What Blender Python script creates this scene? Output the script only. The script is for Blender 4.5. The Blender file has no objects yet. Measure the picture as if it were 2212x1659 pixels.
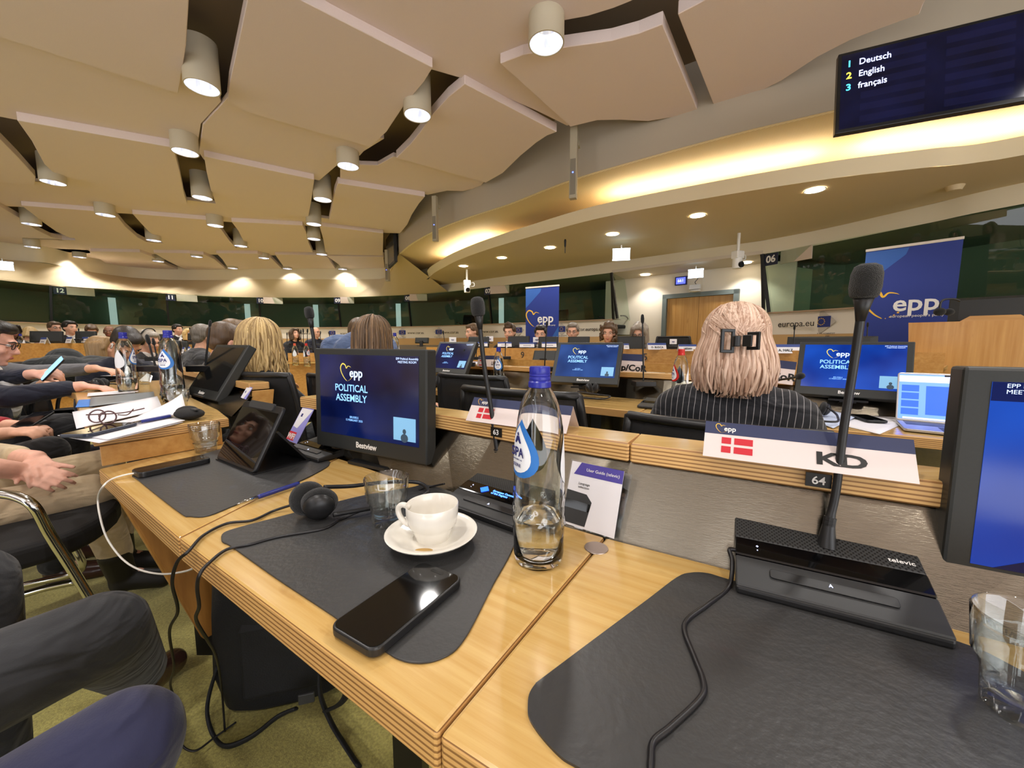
import bpy, bmesh, math, random
from math import pi, sin, cos, tan, atan2, radians as R, hypot
from mathutils import Vector as V, Matrix as MX, Euler
random.seed(7)
S = bpy.context.scene; C = S.collection
# ---------------------------------------------------------------- camera
FPX, CXP, CYP, HZN, CAMZ = 830.0, 1106.0, 829.5, 740.0, 1.07
PIT = math.atan((CYP-HZN)/FPX)
cd = bpy.data.cameras.new('camera'); cam = bpy.data.objects.new('camera', cd); C.objects.link(cam)
cam.location = (0, 0, CAMZ); cam.rotation_euler = (pi/2-PIT, 0, 0)
cd.sensor_width = 36; cd.sensor_fit = 'HORIZONTAL'; cd.lens = FPX*36/2212; cd.clip_start = .02
S.camera = cam
# ---------------------------------------------------------------- world, exposure
w = bpy.data.worlds.new('World'); S.world = w; w.use_nodes = True
w.node_tree.nodes['Background'].inputs[0].default_value = (.96, .965, 1.0, 1)
w.node_tree.nodes['Background'].inputs[1].default_value = 1.5
S.view_settings.view_transform = 'Standard'; S.view_settings.look = 'None'
S.view_settings.gamma = 1; S.view_settings.use_curve_mapping = False
S.view_settings.exposure = 1.45
S.cycles.use_denoising = True
S.cycles.max_bounces = 10; S.cycles.transparent_max_bounces = 16; S.cycles.transmission_bounces = 10
S.cycles.caustics_reflective = False; S.cycles.caustics_refractive = False
S.cycles.sample_clamp_indirect = 4
LAMP_W = 26.0      # watts of one cylinder downlight
# ---------------------------------------------------------------- points of the place, measured off the photo
def ray(x, y):
    a = (x-CXP)/FPX; b = (CYP-y)/FPX
    return V((a, cos(PIT)+sin(PIT)*b, -sin(PIT)+cos(PIT)*b))
def atz(x, y, z):
    d = ray(x, y); return V((0, 0, CAMZ)) + d*((z-CAMZ)/d.z)
def aty(x, y, Y):
    d = ray(x, y); return V((0, 0, CAMZ)) + d*(Y/d.y)
def cat(pts, n=8, closed=False):
    P = [V(p) for p in pts]; out = []
    N = len(P); rng = range(N if closed else N-1)
    for i in rng:
        if closed: a, b, c, d = P[i-1], P[i], P[(i+1) % N], P[(i+2) % N]
        else: a, b, c, d = P[max(i-1, 0)], P[i], P[i+1], P[min(i+2, N-1)]
        for k in range(n):
            t = k/n
            out.append(.5*((2*b)+(c-a)*t+(2*a-5*b+4*c-d)*t*t+(3*b-a-3*c+d)*t**3))
    if not closed: out.append(P[-1])
    return out
# ---------------------------------------------------------------- materials
MATS = {}
def srgb(r, g, b):
    f = lambda c: (c/255/12.92 if c/255 <= .04045 else ((c/255+.055)/1.055)**2.4)
    return (f(r), f(g), f(b), 1)
def mat(name, col, rough=.5, metal=0., emit=0., spec=.5, noise=0., nscale=20., bump=0., bscale=60., coat=0., sheen=0., trans=0., ior=1.45, stretch=None, ecol=None, aniso=0., fold=0.):
    if name in MATS: return MATS[name]
    m = bpy.data.materials.new(name); m.use_nodes = True; nt = m.node_tree; b = nt.nodes['Principled BSDF']
    if len(col) == 3: col = srgb(*col)
    b.inputs['Base Color'].default_value = col
    b.inputs['Roughness'].default_value = rough; b.inputs['Metallic'].default_value = metal
    b.inputs['Specular IOR Level'].default_value = spec; b.inputs['IOR'].default_value = ior
    b.inputs['Coat Weight'].default_value = coat; b.inputs['Sheen Weight'].default_value = sheen
    b.inputs['Transmission Weight'].default_value = trans; b.inputs['Anisotropic'].default_value = aniso
    if emit:
        b.inputs['Emission Color'].default_value = (srgb(*ecol) if ecol and len(ecol) == 3 else (ecol or col)); b.inputs['Emission Strength'].default_value = emit
    tc = nt.nodes.new('ShaderNodeTexCoord'); vec = tc.outputs['Object']
    if stretch:
        mp = nt.nodes.new('ShaderNodeMapping'); nt.links.new(vec, mp.inputs[0]); mp.inputs['Scale'].default_value = stretch; vec = mp.outputs[0]
    if noise:
        n = nt.nodes.new('ShaderNodeTexNoise'); n.inputs['Scale'].default_value = nscale; n.inputs['Detail'].default_value = 4
        nt.links.new(vec, n.inputs['Vector'])
        mx = nt.nodes.new('ShaderNodeMix'); mx.data_type = 'RGBA'; mx.blend_type = 'MULTIPLY'
        mr = nt.nodes.new('ShaderNodeMapRange'); mr.inputs[1].default_value = .3; mr.inputs[2].default_value = .7
        mr.inputs[3].default_value = 1-noise; mr.inputs[4].default_value = 1+noise*.5
        nt.links.new(n.outputs['Fac'], mr.inputs[0])
        mx.inputs[0].default_value = 1; mx.inputs[6].default_value = col; nt.links.new(mr.outputs[0], mx.inputs[7])
        nt.links.new(mx.outputs[2], b.inputs['Base Color'])
    if bump:
        n2 = nt.nodes.new('ShaderNodeTexNoise'); n2.inputs['Scale'].default_value = bscale; n2.inputs['Detail'].default_value = 3
        nt.links.new(vec, n2.inputs['Vector'])
        bp = nt.nodes.new('ShaderNodeBump'); bp.inputs['Strength'].default_value = bump; bp.inputs['Distance'].default_value = .002
        nt.links.new(n2.outputs['Fac'], bp.inputs['Height']); nt.links.new(bp.outputs[0], b.inputs['Normal'])
    if fold:
        mp3 = nt.nodes.new('ShaderNodeMapping'); mp3.inputs['Scale'].default_value = (7, 7, 13); mp3.inputs['Rotation'].default_value = (.4, .3, .5); nt.links.new(tc.outputs['Object'], mp3.inputs[0])
        n3 = nt.nodes.new('ShaderNodeTexNoise'); n3.inputs['Scale'].default_value = 1.3; n3.inputs['Detail'].default_value = 2; n3.inputs['Distortion'].default_value = .8; nt.links.new(mp3.outputs[0], n3.inputs['Vector'])
        b3 = nt.nodes.new('ShaderNodeBump'); b3.inputs['Strength'].default_value = fold; b3.inputs['Distance'].default_value = .03; nt.links.new(n3.outputs['Fac'], b3.inputs['Height'])
        if bump: nt.links.new(b3.outputs[0], bp.inputs['Normal'])
        else: nt.links.new(b3.outputs[0], b.inputs['Normal'])
    MATS[name] = m; return m
def glassmat(name, tint=(1, 1, 1, 1), refl=1.0, rough=0.0, ior=1.45):
    if name in MATS: return MATS[name]
    m = bpy.data.materials.new(name); m.use_nodes = True; nt = m.node_tree
    for n in list(nt.nodes): nt.nodes.remove(n)
    o = nt.nodes.new('ShaderNodeOutputMaterial'); tr = nt.nodes.new('ShaderNodeBsdfTransparent'); gl = nt.nodes.new('ShaderNodeBsdfGlossy')
    lw = nt.nodes.new('ShaderNodeLayerWeight'); pw = nt.nodes.new('ShaderNodeMath'); pw.operation = 'POWER'; pw.inputs[1].default_value = 4
    fr = nt.nodes.new('ShaderNodeMath'); fr.operation = 'MULTIPLY_ADD'; fr.inputs[1].default_value = .8; fr.inputs[2].default_value = .06
    nt.links.new(lw.outputs['Facing'], pw.inputs[0]); nt.links.new(pw.outputs[0], fr.inputs[0])
    mu = nt.nodes.new('ShaderNodeMath'); mu.operation = 'MULTIPLY'; mu.inputs[1].default_value = refl; mu.use_clamp = True
    mx = nt.nodes.new('ShaderNodeMixShader'); tr.inputs[0].default_value = tint; gl.inputs[1].default_value = rough
    nt.links.new(fr.outputs[0], mu.inputs[0]); nt.links.new(mu.outputs[0], mx.inputs[0]); nt.links.new(tr.outputs[0], mx.inputs[1])
    nt.links.new(gl.outputs[0], mx.inputs[2]); nt.links.new(mx.outputs[0], o.inputs[0])
    MATS[name] = m; return m
def wood(name, c1, c2, rough=.35, along='X', scale=1.0, coat=.2):
    """bamboo-like striped wood: long thin grain, faint darker knots"""
    if name in MATS: return MATS[name]
    m = bpy.data.materials.new(name); m.use_nodes = True; nt = m.node_tree; b = nt.nodes['Principled BSDF']
    b.inputs['Roughness'].default_value = rough; b.inputs['Coat Weight'].default_value = coat; b.inputs['Coat Roughness'].default_value = .12
    tc = nt.nodes.new('ShaderNodeTexCoord'); mp = nt.nodes.new('ShaderNodeMapping')
    sc = {'X': (1.2, 30, 30), 'Y': (30, 1.2, 30), 'Z': (30, 30, 1.2)}[along]
    mp.inputs['Scale'].default_value = [s*scale for s in sc]; nt.links.new(tc.outputs['Object'], mp.inputs[0])
    n = nt.nodes.new('ShaderNodeTexNoise'); n.inputs['Scale'].default_value = 3; n.inputs['Detail'].default_value = 5; n.inputs['Roughness'].default_value = .6
    nt.links.new(mp.outputs[0], n.inputs['Vector'])
    r = nt.nodes.new('ShaderNodeValToRGB'); r.color_ramp.elements[0].position = .32; r.color_ramp.elements[1].position = .68
    r.color_ramp.elements[0].color = srgb(*c2); r.color_ramp.elements[1].color = srgb(*c1)
    nt.links.new(n.outputs['Fac'], r.inputs[0])
    mp2 = nt.nodes.new('ShaderNodeMapping'); mp2.inputs['Scale'].default_value = [s*scale for s in {'X': (5, 14, 14), 'Y': (14, 5, 14), 'Z': (14, 14, 5)}[along]]
    nt.links.new(tc.outputs['Object'], mp2.inputs[0])
    n2 = nt.nodes.new('ShaderNodeTexNoise'); n2.inputs['Scale'].default_value = 1.6; n2.inputs['Detail'].default_value = 6; nt.links.new(mp2.outputs[0], n2.inputs['Vector'])
    r2 = nt.nodes.new('ShaderNodeValToRGB'); r2.color_ramp.elements[0].position = .64; r2.color_ramp.elements[0].color = (1, 1, 1, 1)
    r2.color_ramp.elements[1].position = .74; r2.color_ramp.elements[1].color = (.72, .62, .5, 1); nt.links.new(n2.outputs['Fac'], r2.inputs[0])
    mx = nt.nodes.new('ShaderNodeMix'); mx.data_type = 'RGBA'; mx.blend_type = 'MULTIPLY'; mx.inputs[0].default_value = 1
    nt.links.new(r.outputs[0], mx.inputs[6]); nt.links.new(r2.outputs[0], mx.inputs[7]); nt.links.new(mx.outputs[2], b.inputs['Base Color'])
    MATS[name] = m; return m
def plymat(name, c1, c2, z0, pitch):
    """layered plywood edge: thin dark glue lines by height"""
    if name in MATS: return MATS[name]
    m = bpy.data.materials.new(name); m.use_nodes = True; nt = m.node_tree; b = nt.nodes['Principled BSDF']; b.inputs['Roughness'].default_value = .4
    tc = nt.nodes.new('ShaderNodeTexCoord'); sp = nt.nodes.new('ShaderNodeSeparateXYZ'); nt.links.new(tc.outputs['Object'], sp.inputs[0])
    a = nt.nodes.new('ShaderNodeMath'); a.operation = 'SUBTRACT'; a.inputs[1].default_value = z0; nt.links.new(sp.outputs[2], a.inputs[0])
    d = nt.nodes.new('ShaderNodeMath'); d.operation = 'DIVIDE'; d.inputs[1].default_value = pitch; nt.links.new(a.outputs[0], d.inputs[0])
    f = nt.nodes.new('ShaderNodeMath'); f.operation = 'FRACT'; nt.links.new(d.outputs[0], f.inputs[0])
    r = nt.nodes.new('ShaderNodeValToRGB'); e = r.color_ramp.elements
    e[0].position = .0; e[0].color = srgb(*c2); e[1].position = .45; e[1].color = srgb(*c1)
    x = e.new(.28); x.color = srgb(*c2); y = e.new(.92); y.color = srgb(*c1)
    nt.links.new(f.outputs[0], r.inputs[0]); nt.links.new(r.outputs[0], b.inputs['Base Color'])
    MATS[name] = m; return m
# ---------------------------------------------------------------- mesh builder
class MB:
    def __init__(s): s.bm = bmesh.new()
    def _add(s, vs, fs, T=None, mi=0):
        q = [s.bm.verts.new(T @ V(v) if T else V(v)) for v in vs]
        for f in fs:
            try:
                F = s.bm.faces.new([q[i] for i in f]); F.material_index = mi
            except ValueError: pass
        return q
    def box(s, c, d, T=None, mi=0, rz=0., taper=None):
        x, y, z = d[0]/2, d[1]/2, d[2]/2; t = taper or (1, 1)
        vs = [(-x, -y, -z), (x, -y, -z), (x, y, -z), (-x, y, -z), (-x*t[0], -y*t[1], z), (x*t[0], -y*t[1], z), (x*t[0], y*t[1], z), (-x*t[0], y*t[1], z)]
        M_ = MX.Translation(c) @ MX.Rotation(rz, 4, 'Z')
        if T: M_ = T @ M_
        s._add(vs, [(3, 2, 1, 0), (4, 5, 6, 7), (0, 1, 5, 4), (1, 2, 6, 5), (2, 3, 7, 6), (3, 0, 4, 7)], M_, mi); return s
    def prism(s, poly, z0, z1, T=None, mi=0, msi=None):
        n = len(poly); A = sum(poly[i][0]*poly[(i+1) % n][1]-poly[(i+1) % n][0]*poly[i][1] for i in range(n))
        if A < 0: poly = poly[::-1]
        vs = [(p[0], p[1], z0) for p in poly]+[(p[0], p[1], z1) for p in poly]
        msi = mi if msi is None else msi
        q = s._add(vs, [], T)
        f = s.bm.faces.new(q[:n][::-1]); f.material_index = mi
        f = s.bm.faces.new(q[n:]); f.material_index = mi
        for i in range(n):
            f = s.bm.faces.new((q[i], q[(i+1) % n], q[n+(i+1) % n], q[n+i])); f.material_index = msi
        return s
    def loft(s, rings, closed=True, cap=True, T=None, mi=0):
        n = len(rings[0]); Q = [[s.bm.verts.new(T @ V(p) if T else V(p)) for p in r] for r in rings]
        for a, b in zip(Q, Q[1:]):
            for i in range(n if closed else n-1):
                j = (i+1) % n
                try:
                    f = s.bm.faces.new((a[i], a[j], b[j], b[i])); f.material_index = mi
                except ValueError: pass
        if cap and closed:
            for r, fl in ((Q[0], 1), (Q[-1], 0)):
                try:
                    f = s.bm.faces.new(r[::-1] if fl else r); f.material_index = mi
                except ValueError: pass
        return s
    def lathe(s, prof, n=24, T=None, mi=0, cap=False):
        rings = []
        for r, z in prof: rings.append([(r*cos(2*pi*i/n), r*sin(2*pi*i/n), z) for i in range(n)])
        return s.loft(rings, True, cap, T, mi)
    def cyl(s, p0, p1, r0, r1=None, n=16, T=None, mi=0):
        return s.tube([p0, p1], [r0, r0 if r1 is None else r1], n, T, mi)
    def tube(s, pts, r, n=8, T=None, mi=0, cap=True, flat=1.0):
        P = [V(p) for p in pts]; rr = r if isinstance(r, (list, tuple)) else [r]*len(P)
        rings = []; up = None
        for i, p in enumerate(P):
            t = (P[min(i+1, len(P)-1)]-P[max(i-1, 0)])
            if t.length < 1e-9: t = V((0, 0, 1))
            t.normalize()
            if up is None:
                up = V((0, 0, 1)) if abs(t.z) < .95 else V((1, 0, 0))
            u = (up-t*up.dot(t))
            if u.length < 1e-6: u = t.orthogonal()
            u.normalize(); up = u; v_ = t.cross(u)
            rings.append([p+(u*cos(2*pi*k/n)*flat+v_*sin(2*pi*k/n))*rr[i] for k in range(n)])
        return s.loft(rings, True, cap, T, mi)
    def ell(s, c, r, n=14, m=9, T=None, mi=0, rot=None):
        if not isinstance(r, (list, tuple)): r = (r, r, r)
        M_ = MX.Translation(c) @ (rot.to_matrix().to_4x4() if rot else MX.Identity(4))
        if T: M_ = T @ M_
        top = s.bm.verts.new(M_ @ V((0, 0, r[2]))); bot = s.bm.verts.new(M_ @ V((0, 0, -r[2]))); Q = []
        for j in range(1, m):
            a = pi*j/m; Q.append([s.bm.verts.new(M_ @ V((r[0]*sin(a)*cos(2*pi*i/n), r[1]*sin(a)*sin(2*pi*i/n), r[2]*cos(a)))) for i in range(n)])
        for i in range(n):
            j = (i+1) % n
            s.bm.faces.new((top, Q[0][i], Q[0][j])).material_index = mi
            s.bm.faces.new((bot, Q[-1][j], Q[-1][i])).material_index = mi
            for a, b in zip(Q, Q[1:]): s.bm.faces.new((a[i], b[i], b[j], a[j])).material_index = mi
        return s
    def cap(s, p0, r0, p1, r1, n=12):
        p0, p1 = V(p0), V(p1); s.ell(p0, r0, n, 8); s.ell(p1, r1, n, 8)
        if (p1-p0).length > 1e-5: s.tube([p0, p1], [r0, r1], n)
        return s
    def strip(s, A, B, mi=0, T=None):   # surface between two equal polylines
        return s.loft([A, B], False, False, T, mi)
    def quad(s, a, b, c, d, mi=0, T=None): s._add([a, b, c, d], [(0, 1, 2, 3)], T, mi); return s
    def obj(s, name, ms, parent=None, bevel=0, smooth=None, bseg=2, solid=0, normals=True, world=None):
        if normals: bmesh.ops.recalc_face_normals(s.bm, faces=s.bm.faces)
        me = bpy.data.meshes.new(name); 
        if world is not None: bmesh.ops.transform(s.bm, matrix=world.inverted(), verts=s.bm.verts)
        s.bm.to_mesh(me); s.bm.free()
        for m in (ms if isinstance(ms, (list, tuple)) else [ms]): me.materials.append(m)
        if smooth is True:
            for p in me.polygons: p.use_smooth = True
        elif smooth: me.shade_smooth() if False else sharp(me, smooth)
        o = bpy.data.objects.new(name, me); C.objects.link(o)
        if parent is not None: o.parent = parent
        if solid:
            q = o.modifiers.new('t', 'SOLIDIFY'); q.thickness = solid; q.offset = 0
        if bevel:
            q = o.modifiers.new('b', 'BEVEL'); q.width = bevel; q.segments = bseg; q.limit_method = 'ANGLE'; q.angle_limit = R(40)
        return o
def sharp(me, deg=40):
    for p in me.polygons: p.use_smooth = True
    me.set_sharp_from_angle(angle=R(deg))
def thing(name, label, catg, loc=(0, 0, 0), rz=0., group=None, rot=None):
    o = bpy.data.objects.new(name, None); C.objects.link(o); o.empty_display_size = .05
    o.location = loc; o.rotation_euler = rot if rot else (0, 0, rz)
    return tag(o, label, catg, group)
def tag(o, label, catg, group=None):
    o['label'] = label; o['category'] = catg
    if group: o['group'] = group
    return o
def struct(o, label=None):
    o['kind'] = 'structure'
    if label: o['label'] = label
    return o
def wm(o): return MX.LocRotScale(o.location, o.rotation_euler, o.scale)
def dup(root, loc, rz=None, label=None, group=None, rot=None):
    r = root.copy(); C.objects.link(r); r.location = loc
    if rz is not None: r.rotation_euler = (0, 0, rz)
    if rot is not None: r.rotation_euler = rot
    if label: r['label'] = label
    if group: r['group'] = group
    for ch in list(root.children):
        c = ch.copy(); C.objects.link(c); c.parent = r
        for g in list(ch.children):
            d = g.copy(); C.objects.link(d); d.parent = c
    return r
def text(body, size, T, m, parent=None, name='lettering', ax='CENTER', ay='CENTER', bold=0., shear=0., sx=1., ext=.0004, spacing=1.0):
    cu = bpy.data.curves.new(name, 'FONT'); cu.body = body; cu.size = size; cu.align_x = ax; cu.align_y = ay
    cu.extrude = ext; cu.offset = bold*size; cu.shear = shear; cu.space_character = spacing; cu.resolution_u = 3
    cu.materials.append(m)
    o = bpy.data.objects.new(name, cu); C.objects.link(o)
    if parent is not None: o.parent = parent
    o.matrix_local = T @ MX.Diagonal((sx, 1, 1, 1)); return o
def frame(o, x, n):   # matrix with origin o, local x along x, local z along n
    x = V(x).normalized(); n = V(n).normalized(); y = n.cross(x).normalized(); x = y.cross(n)
    return MX(((x.x, y.x, n.x, o[0]), (x.y, y.y, n.y, o[1]), (x.z, y.z, n.z, o[2]), (0, 0, 0, 1)))
TR = MX.Translation
def RX(a): return MX.Rotation(a, 4, 'X')
def RY(a): return MX.Rotation(a, 4, 'Y')
def RZ(a): return MX.Rotation(a, 4, 'Z')
def rrect(w, h, r, n=6, cx=0, cy=0):
    out = []
    for sx, sy, a0 in ((1, 1, 0), (-1, 1, pi/2), (-1, -1, pi), (1, -1, 3*pi/2)):
        for k in range(n+1):
            a = a0+pi/2*k/n; out.append((cx+sx*(w/2-r)+r*cos(a), cy+sy*(h/2-r)+r*sin(a)))
    return out
# ================================================================ the room shell
panel_m = mat('acoustic_beige', (222, 205, 200), .85, bump=.25, bscale=500, noise=.05, nscale=300)
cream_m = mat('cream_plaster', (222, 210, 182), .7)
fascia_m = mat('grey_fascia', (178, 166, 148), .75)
slab_m = mat('dark_plenum', (140, 122, 100), .9)
soff_m = mat('cream_soffit', (205, 186, 150), .7)
wall_m = mat('white_wall', (236, 224, 204), .7)
black_m = mat('black_frame', (14, 14, 13), .4)
carpet_m = mat('green_carpet', (176, 166, 92), .95, noise=.35, nscale=140, bump=.8, bscale=300, sheen=.2)
woodV = wood('maple_vertical', (208, 158, 88), (186, 132, 62), .4, 'Z', .35)
woodH = wood('maple_front', (200, 152, 84), (178, 126, 60), .4, 'X', .5)
def perf():
    m = mat('perforated_ceiling', (214, 194, 152), .75); nt = m.node_tree; b = nt.nodes['Principled BSDF']
    tc = nt.nodes.new('ShaderNodeTexCoord'); mp = nt.nodes.new('ShaderNodeMapping'); mp.inputs['Rotation'].default_value = (0, 0, R(-25))
    nt.links.new(tc.outputs['Object'], mp.inputs[0])
    wv = nt.nodes.new('ShaderNodeTexWave'); wv.bands_direction = 'X'; wv.inputs['Scale'].default_value = 14; nt.links.new(mp.outputs[0], wv.inputs[0])
    r = nt.nodes.new('ShaderNodeValToRGB'); r.color_ramp.elements[0].color = srgb(176, 156, 118); r.color_ramp.elements[1].color = srgb(216, 196, 154)
    r.color_ramp.elements[1].position = .45
    nt.links.new(wv.outputs['Fac'], r.inputs[0]); nt.links.new(r.outputs[0], b.inputs['Base Color']); return m
perf_m = perf()
ZP, ZH, ZS = 3.20, 3.27, 3.62     # low panels, high panels, slab
ZU, ZR, ZG, ZB = 2.90, 2.60, 2.40, 1.53   # upper soffit, lower soffit, glass top, glass bottom
f = MB().box((-2, 6, -.05), (26, 18, .1)).obj('floor', carpet_m); struct(f, 'olive green carpet floor')
f = MB().box((-3, 7, ZS+.05), (26, 16, .1)).box((-10.2, -3, ZS+.05), (11.6, 4, .1)).box((-3.0, -3, ZS+.05), (.8, 4, .1)).box((4.1, -3, ZS+.05), (11.8, 4, .1)).obj('ceiling', slab_m); struct(f)  # slab gaps behind the camera are added for bright streaks in the steel
def P2(l, z): return [atz(x, y, z) for x, y in l]
# inner fascia, right (upper soffit edge) and left
fas_px = [(2212, 130), (2000, 186), (1800, 238), (1600, 285), (1400, 339), (1228, 390), (1100, 440), (1020, 466), (947, 494), (890, 525), (862, 548)]
FASR = cat([V((6.3, .2, ZU)), V((4.6, 1.7, ZU))]+P2(fas_px, ZU), 6)
FASL = cat([FASR[-1]]+[aty(838, 600, 10.9)]+P2([(800, 603), (600, 603), (420, 605), (300, 601), (200, 588), (100, 568), (0, 559)], ZU)+[V((-11.6, 6.5, ZU)), V((-11.8, 2, ZU)), V((-11.5, -4, ZU))], 6)
for p in FASL: p.z = ZU
def up(L, z): return [V((p.x, p.y, z)) for p in L]
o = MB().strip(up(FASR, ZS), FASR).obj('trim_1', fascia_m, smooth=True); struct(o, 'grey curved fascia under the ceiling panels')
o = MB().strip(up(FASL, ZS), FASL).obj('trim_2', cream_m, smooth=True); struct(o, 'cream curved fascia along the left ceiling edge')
# lip of the lower soffit
lipb = cat([V((7.0, .6, ZR)), V((5.4, 2.2, ZR))]+P2([(2212, 335), (2000, 362), (1800, 385), (1550, 424), (1300, 470), (1150, 510), (1050, 540), (990, 562), (960, 577), (935, 592), (924, 606)], ZR), 6)
lipt = [V((p.x-.06, p.y-.05, ZR+.13)) for p in lipb]
# outer wall plan line
WR = cat([V((6.9, .2, 0)), V((6.2, 2.0, 0))]+P2([(2212, 440), (2000, 483), (1780, 527), (1648, 549)], ZG), 6)
WL = cat(P2([(1322, 589), (1200, 604), (1100, 615), (1000, 627), (900, 636), (750, 642), (600, 643), (450, 640), (300, 630), (150, 621), (0, 605)], ZG)+[V((-11.6, 6.0, 0)), V((-12.1, 2, 0)), V((-12.2, -4, 0))], 6)
RECA, RECB = atz(1350, 603, ZG), atz(1650, 568, ZG)     # recess wall with the door
WALL = [V((p.x, p.y, 0)) for p in WR]+[V((p.x, p.y, 0)) for p in WL]
# lower soffit surface between lip and wall line
def resample(L, n):
    d = [0]
    for a, b in zip(L, L[1:]): d.append(d[-1]+(b-a).length)
    out = []
    for k in range(n):
        t = d[-1]*k/(n-1); i = 0
        while i < len(L)-2 and d[i+1] < t: i += 1
        q = (t-d[i])/max(1e-9, d[i+1]-d[i]); out.append(L[i].lerp(L[i+1], q))
    return out
NS = 60
iW = [p for p in WALL]
kend = min(range(len(WL)), key=lambda i: (WL[i]-V((lipb[-1].x-1.2, lipb[-1].y+1.3, WL[i].z))).length)
outer = WR+WL[:kend+1]
o = MB().strip(resample(up(lipb, ZR), NS), resample(up(outer, ZR), NS)).obj('trim_3', soff_m, smooth=True); struct(o, 'lower curved soffit with recessed downlights')
o = MB().strip(lipb, lipt).strip(lipt, [p+V((.10, .09, 0)) for p in lipt]).obj('trim_4', cream_m, smooth=True); struct(o, 'cream lip of the light cove')
lipend = MB().strip([V((lipb[-1].x, lipb[-1].y, ZR)), V((outer[-1].x, outer[-1].y, ZR))], [V((lipb[-1].x, lipb[-1].y, ZU)), V((outer[-1].x, outer[-1].y, ZU))]).obj('trim_5', cream_m); struct(lipend)
# upper (perforated) soffit: fascia edge -> past the cove
o = MB().strip(resample(FASR, NS), resample([V((p.x+.55, p.y+.5, ZU)) for p in lipb], NS)).obj('trim_6', perf_m, smooth=True); struct(o, 'perforated upper soffit washed by the cove light')
o = MB().strip(resample([V((p.x+.5, p.y+.45, ZU+.01)) for p in lipb], NS), resample([V((p.x+.52, p.y+.47, ZR)) for p in lipb], NS)).obj('trim_7', cream_m); struct(o)
edge = MB().strip([p+V((0, 0, -.001)) for p in FASR], [V((p.x+.03, p.y+.025, ZU-.001)) for p in FASR]).obj('trim_8', cream_m); struct(edge)
# flat infill where the upper soffit runs out above the tip of the lower one
fill = [FASR[-12], FASR[-1], FASL[0], FASL[6], WL[max(kend-10, 0)], WL[kend], V((lipb[-1].x+.6, lipb[-1].y+.55, 0)), V((lipb[-20].x+.5, lipb[-20].y+.45, 0))]
o = MB().prism([(p.x, p.y) for p in fill], ZU+.002, ZU+.02).obj('trim_12', perf_m); struct(o)
# left sloping soffit
o = MB().strip(resample(FASL, NS), resample(up(WL[kend-6:], ZG), NS)).obj('trim_9', soff_m, smooth=True); struct(o, 'sloping soffit over the left booths')
# bulkhead over the glass (right), across the door recess too
o = MB().strip(up(outer, ZR), up(outer, ZG)).obj('trim_10', cream_m, smooth=True); struct(o, 'cream bulkhead above the booth windows')
# recess: ceiling, back wall, returns
rec = [WR[-1], RECB, RECA, WL[0]]
o = MB().prism([(p.x, p.y) for p in [WR[-1]+V((-.02, -.02, 0)), RECB+V((.4, .3, 0)), RECA+V((-.1, .3, 0)), WL[0]]], ZG-.001, ZG+.05).obj('trim_11', mat('recess_ceiling', (206, 192, 172), .7)); struct(o)
rw = (RECB-RECA).normalized(); rn = V((-rw.y, rw.x, 0)); rn = rn if rn.y < 0 else -rn
mid = (RECA+RECB)/2; Lw = (RECB-RECA).length
o = MB().box((mid.x-rn.x*.06, mid.y-rn.y*.06, ZG/2), (Lw+.9, .1, ZG), rz=atan2(rw.y, rw.x)).obj('wall_back', wall_m); struct(o, 'cream wall around the double door')
# door
fp = aty(1435, 640, 7.35); 
def onrec(px):
    d = ray(px, 700); a = RECA; # intersect plan
    n = V((rn.x, rn.y, 0)); t = (a.x*n.x+a.y*n.y)/(d.x*n.x+d.y*n.y); return V((d.x*t, d.y*t, 0))
d0, d1 = onrec(1432), onrec(1594); dm = (d0+d1)/2; dw = (d1-d0).length; ang = atan2(rw.y, rw.x)
dr = bpy.data.objects.new('door_1', None); C.objects.link(dr); dr.location = dm+rn*.0; dr.rotation_euler = (0, 0, ang); struct(dr, 'maple double door in a grey steel frame')
grey_m = mat('grey_door_frame', (112, 122, 120), .5)
DH = 2.0
MB().box((-dw/2+.04, -.03, DH/2), (.08, .1, DH)).box((dw/2-.04, -.03, DH/2), (.08, .1, DH)).box((0, -.03, DH-.04), (dw, .1, .08)).obj('door_frame', grey_m, dr)
for s in (-1, 1):
    l = MB().box((s*(dw/4-.04), -.005, (DH-.08)/2), (dw/2-.085, .03, DH-.085)).obj('door_leaf', woodV, dr)
    MB().box((s*.09, -.05, 1.0), (.03, .04, .14)).obj('door_handle', mat('steel', (170, 170, 168), .3, 1), l)
# ---------------------------------------------------------------- interpreter booths: glass fronts, white band, interiors
glass_m = glassmat('booth_glass', (.78, .88, .80, 1), .8, 0, 1.5)
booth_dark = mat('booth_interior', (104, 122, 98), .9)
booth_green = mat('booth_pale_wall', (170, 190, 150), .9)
band_m = mat('white_band', (232, 222, 208), .6)
capm = mat('band_cap', (178, 150, 126), .5)
woodlow = mat('low_wall_wood', (196, 158, 108), .5)
def normal_out(L, i):
    t = L[min(i+1, len(L)-1)]-L[max(i-1, 0)]; n = V((t.y, -t.x, 0)).normalized(); c = V((-3, 3, 0))
    return n if (L[i]-c).dot(n) > 0 else -n
def wallpt(px, L):
    best = None
    for a, b in zip(L, L[1:]):
        for k in range(6):
            p = a.lerp(b, k/6); q = (p.x/p.y*cos(PIT)) if p.y > .3 else 9
            pxx = CXP+FPX*p.x/(p.y*cos(PIT)-(1.9-CAMZ)*sin(PIT)) if p.y > .3 else 1e9
            e = abs(pxx-px)
            if best is None or e < best[0]: best = (e, p)
    return V((best[1].x, best[1].y, 0))
def outn(p): 
    n = V((p.x+3, p.y-3, 0)).normalized(); return n
wi = [0]
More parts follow.
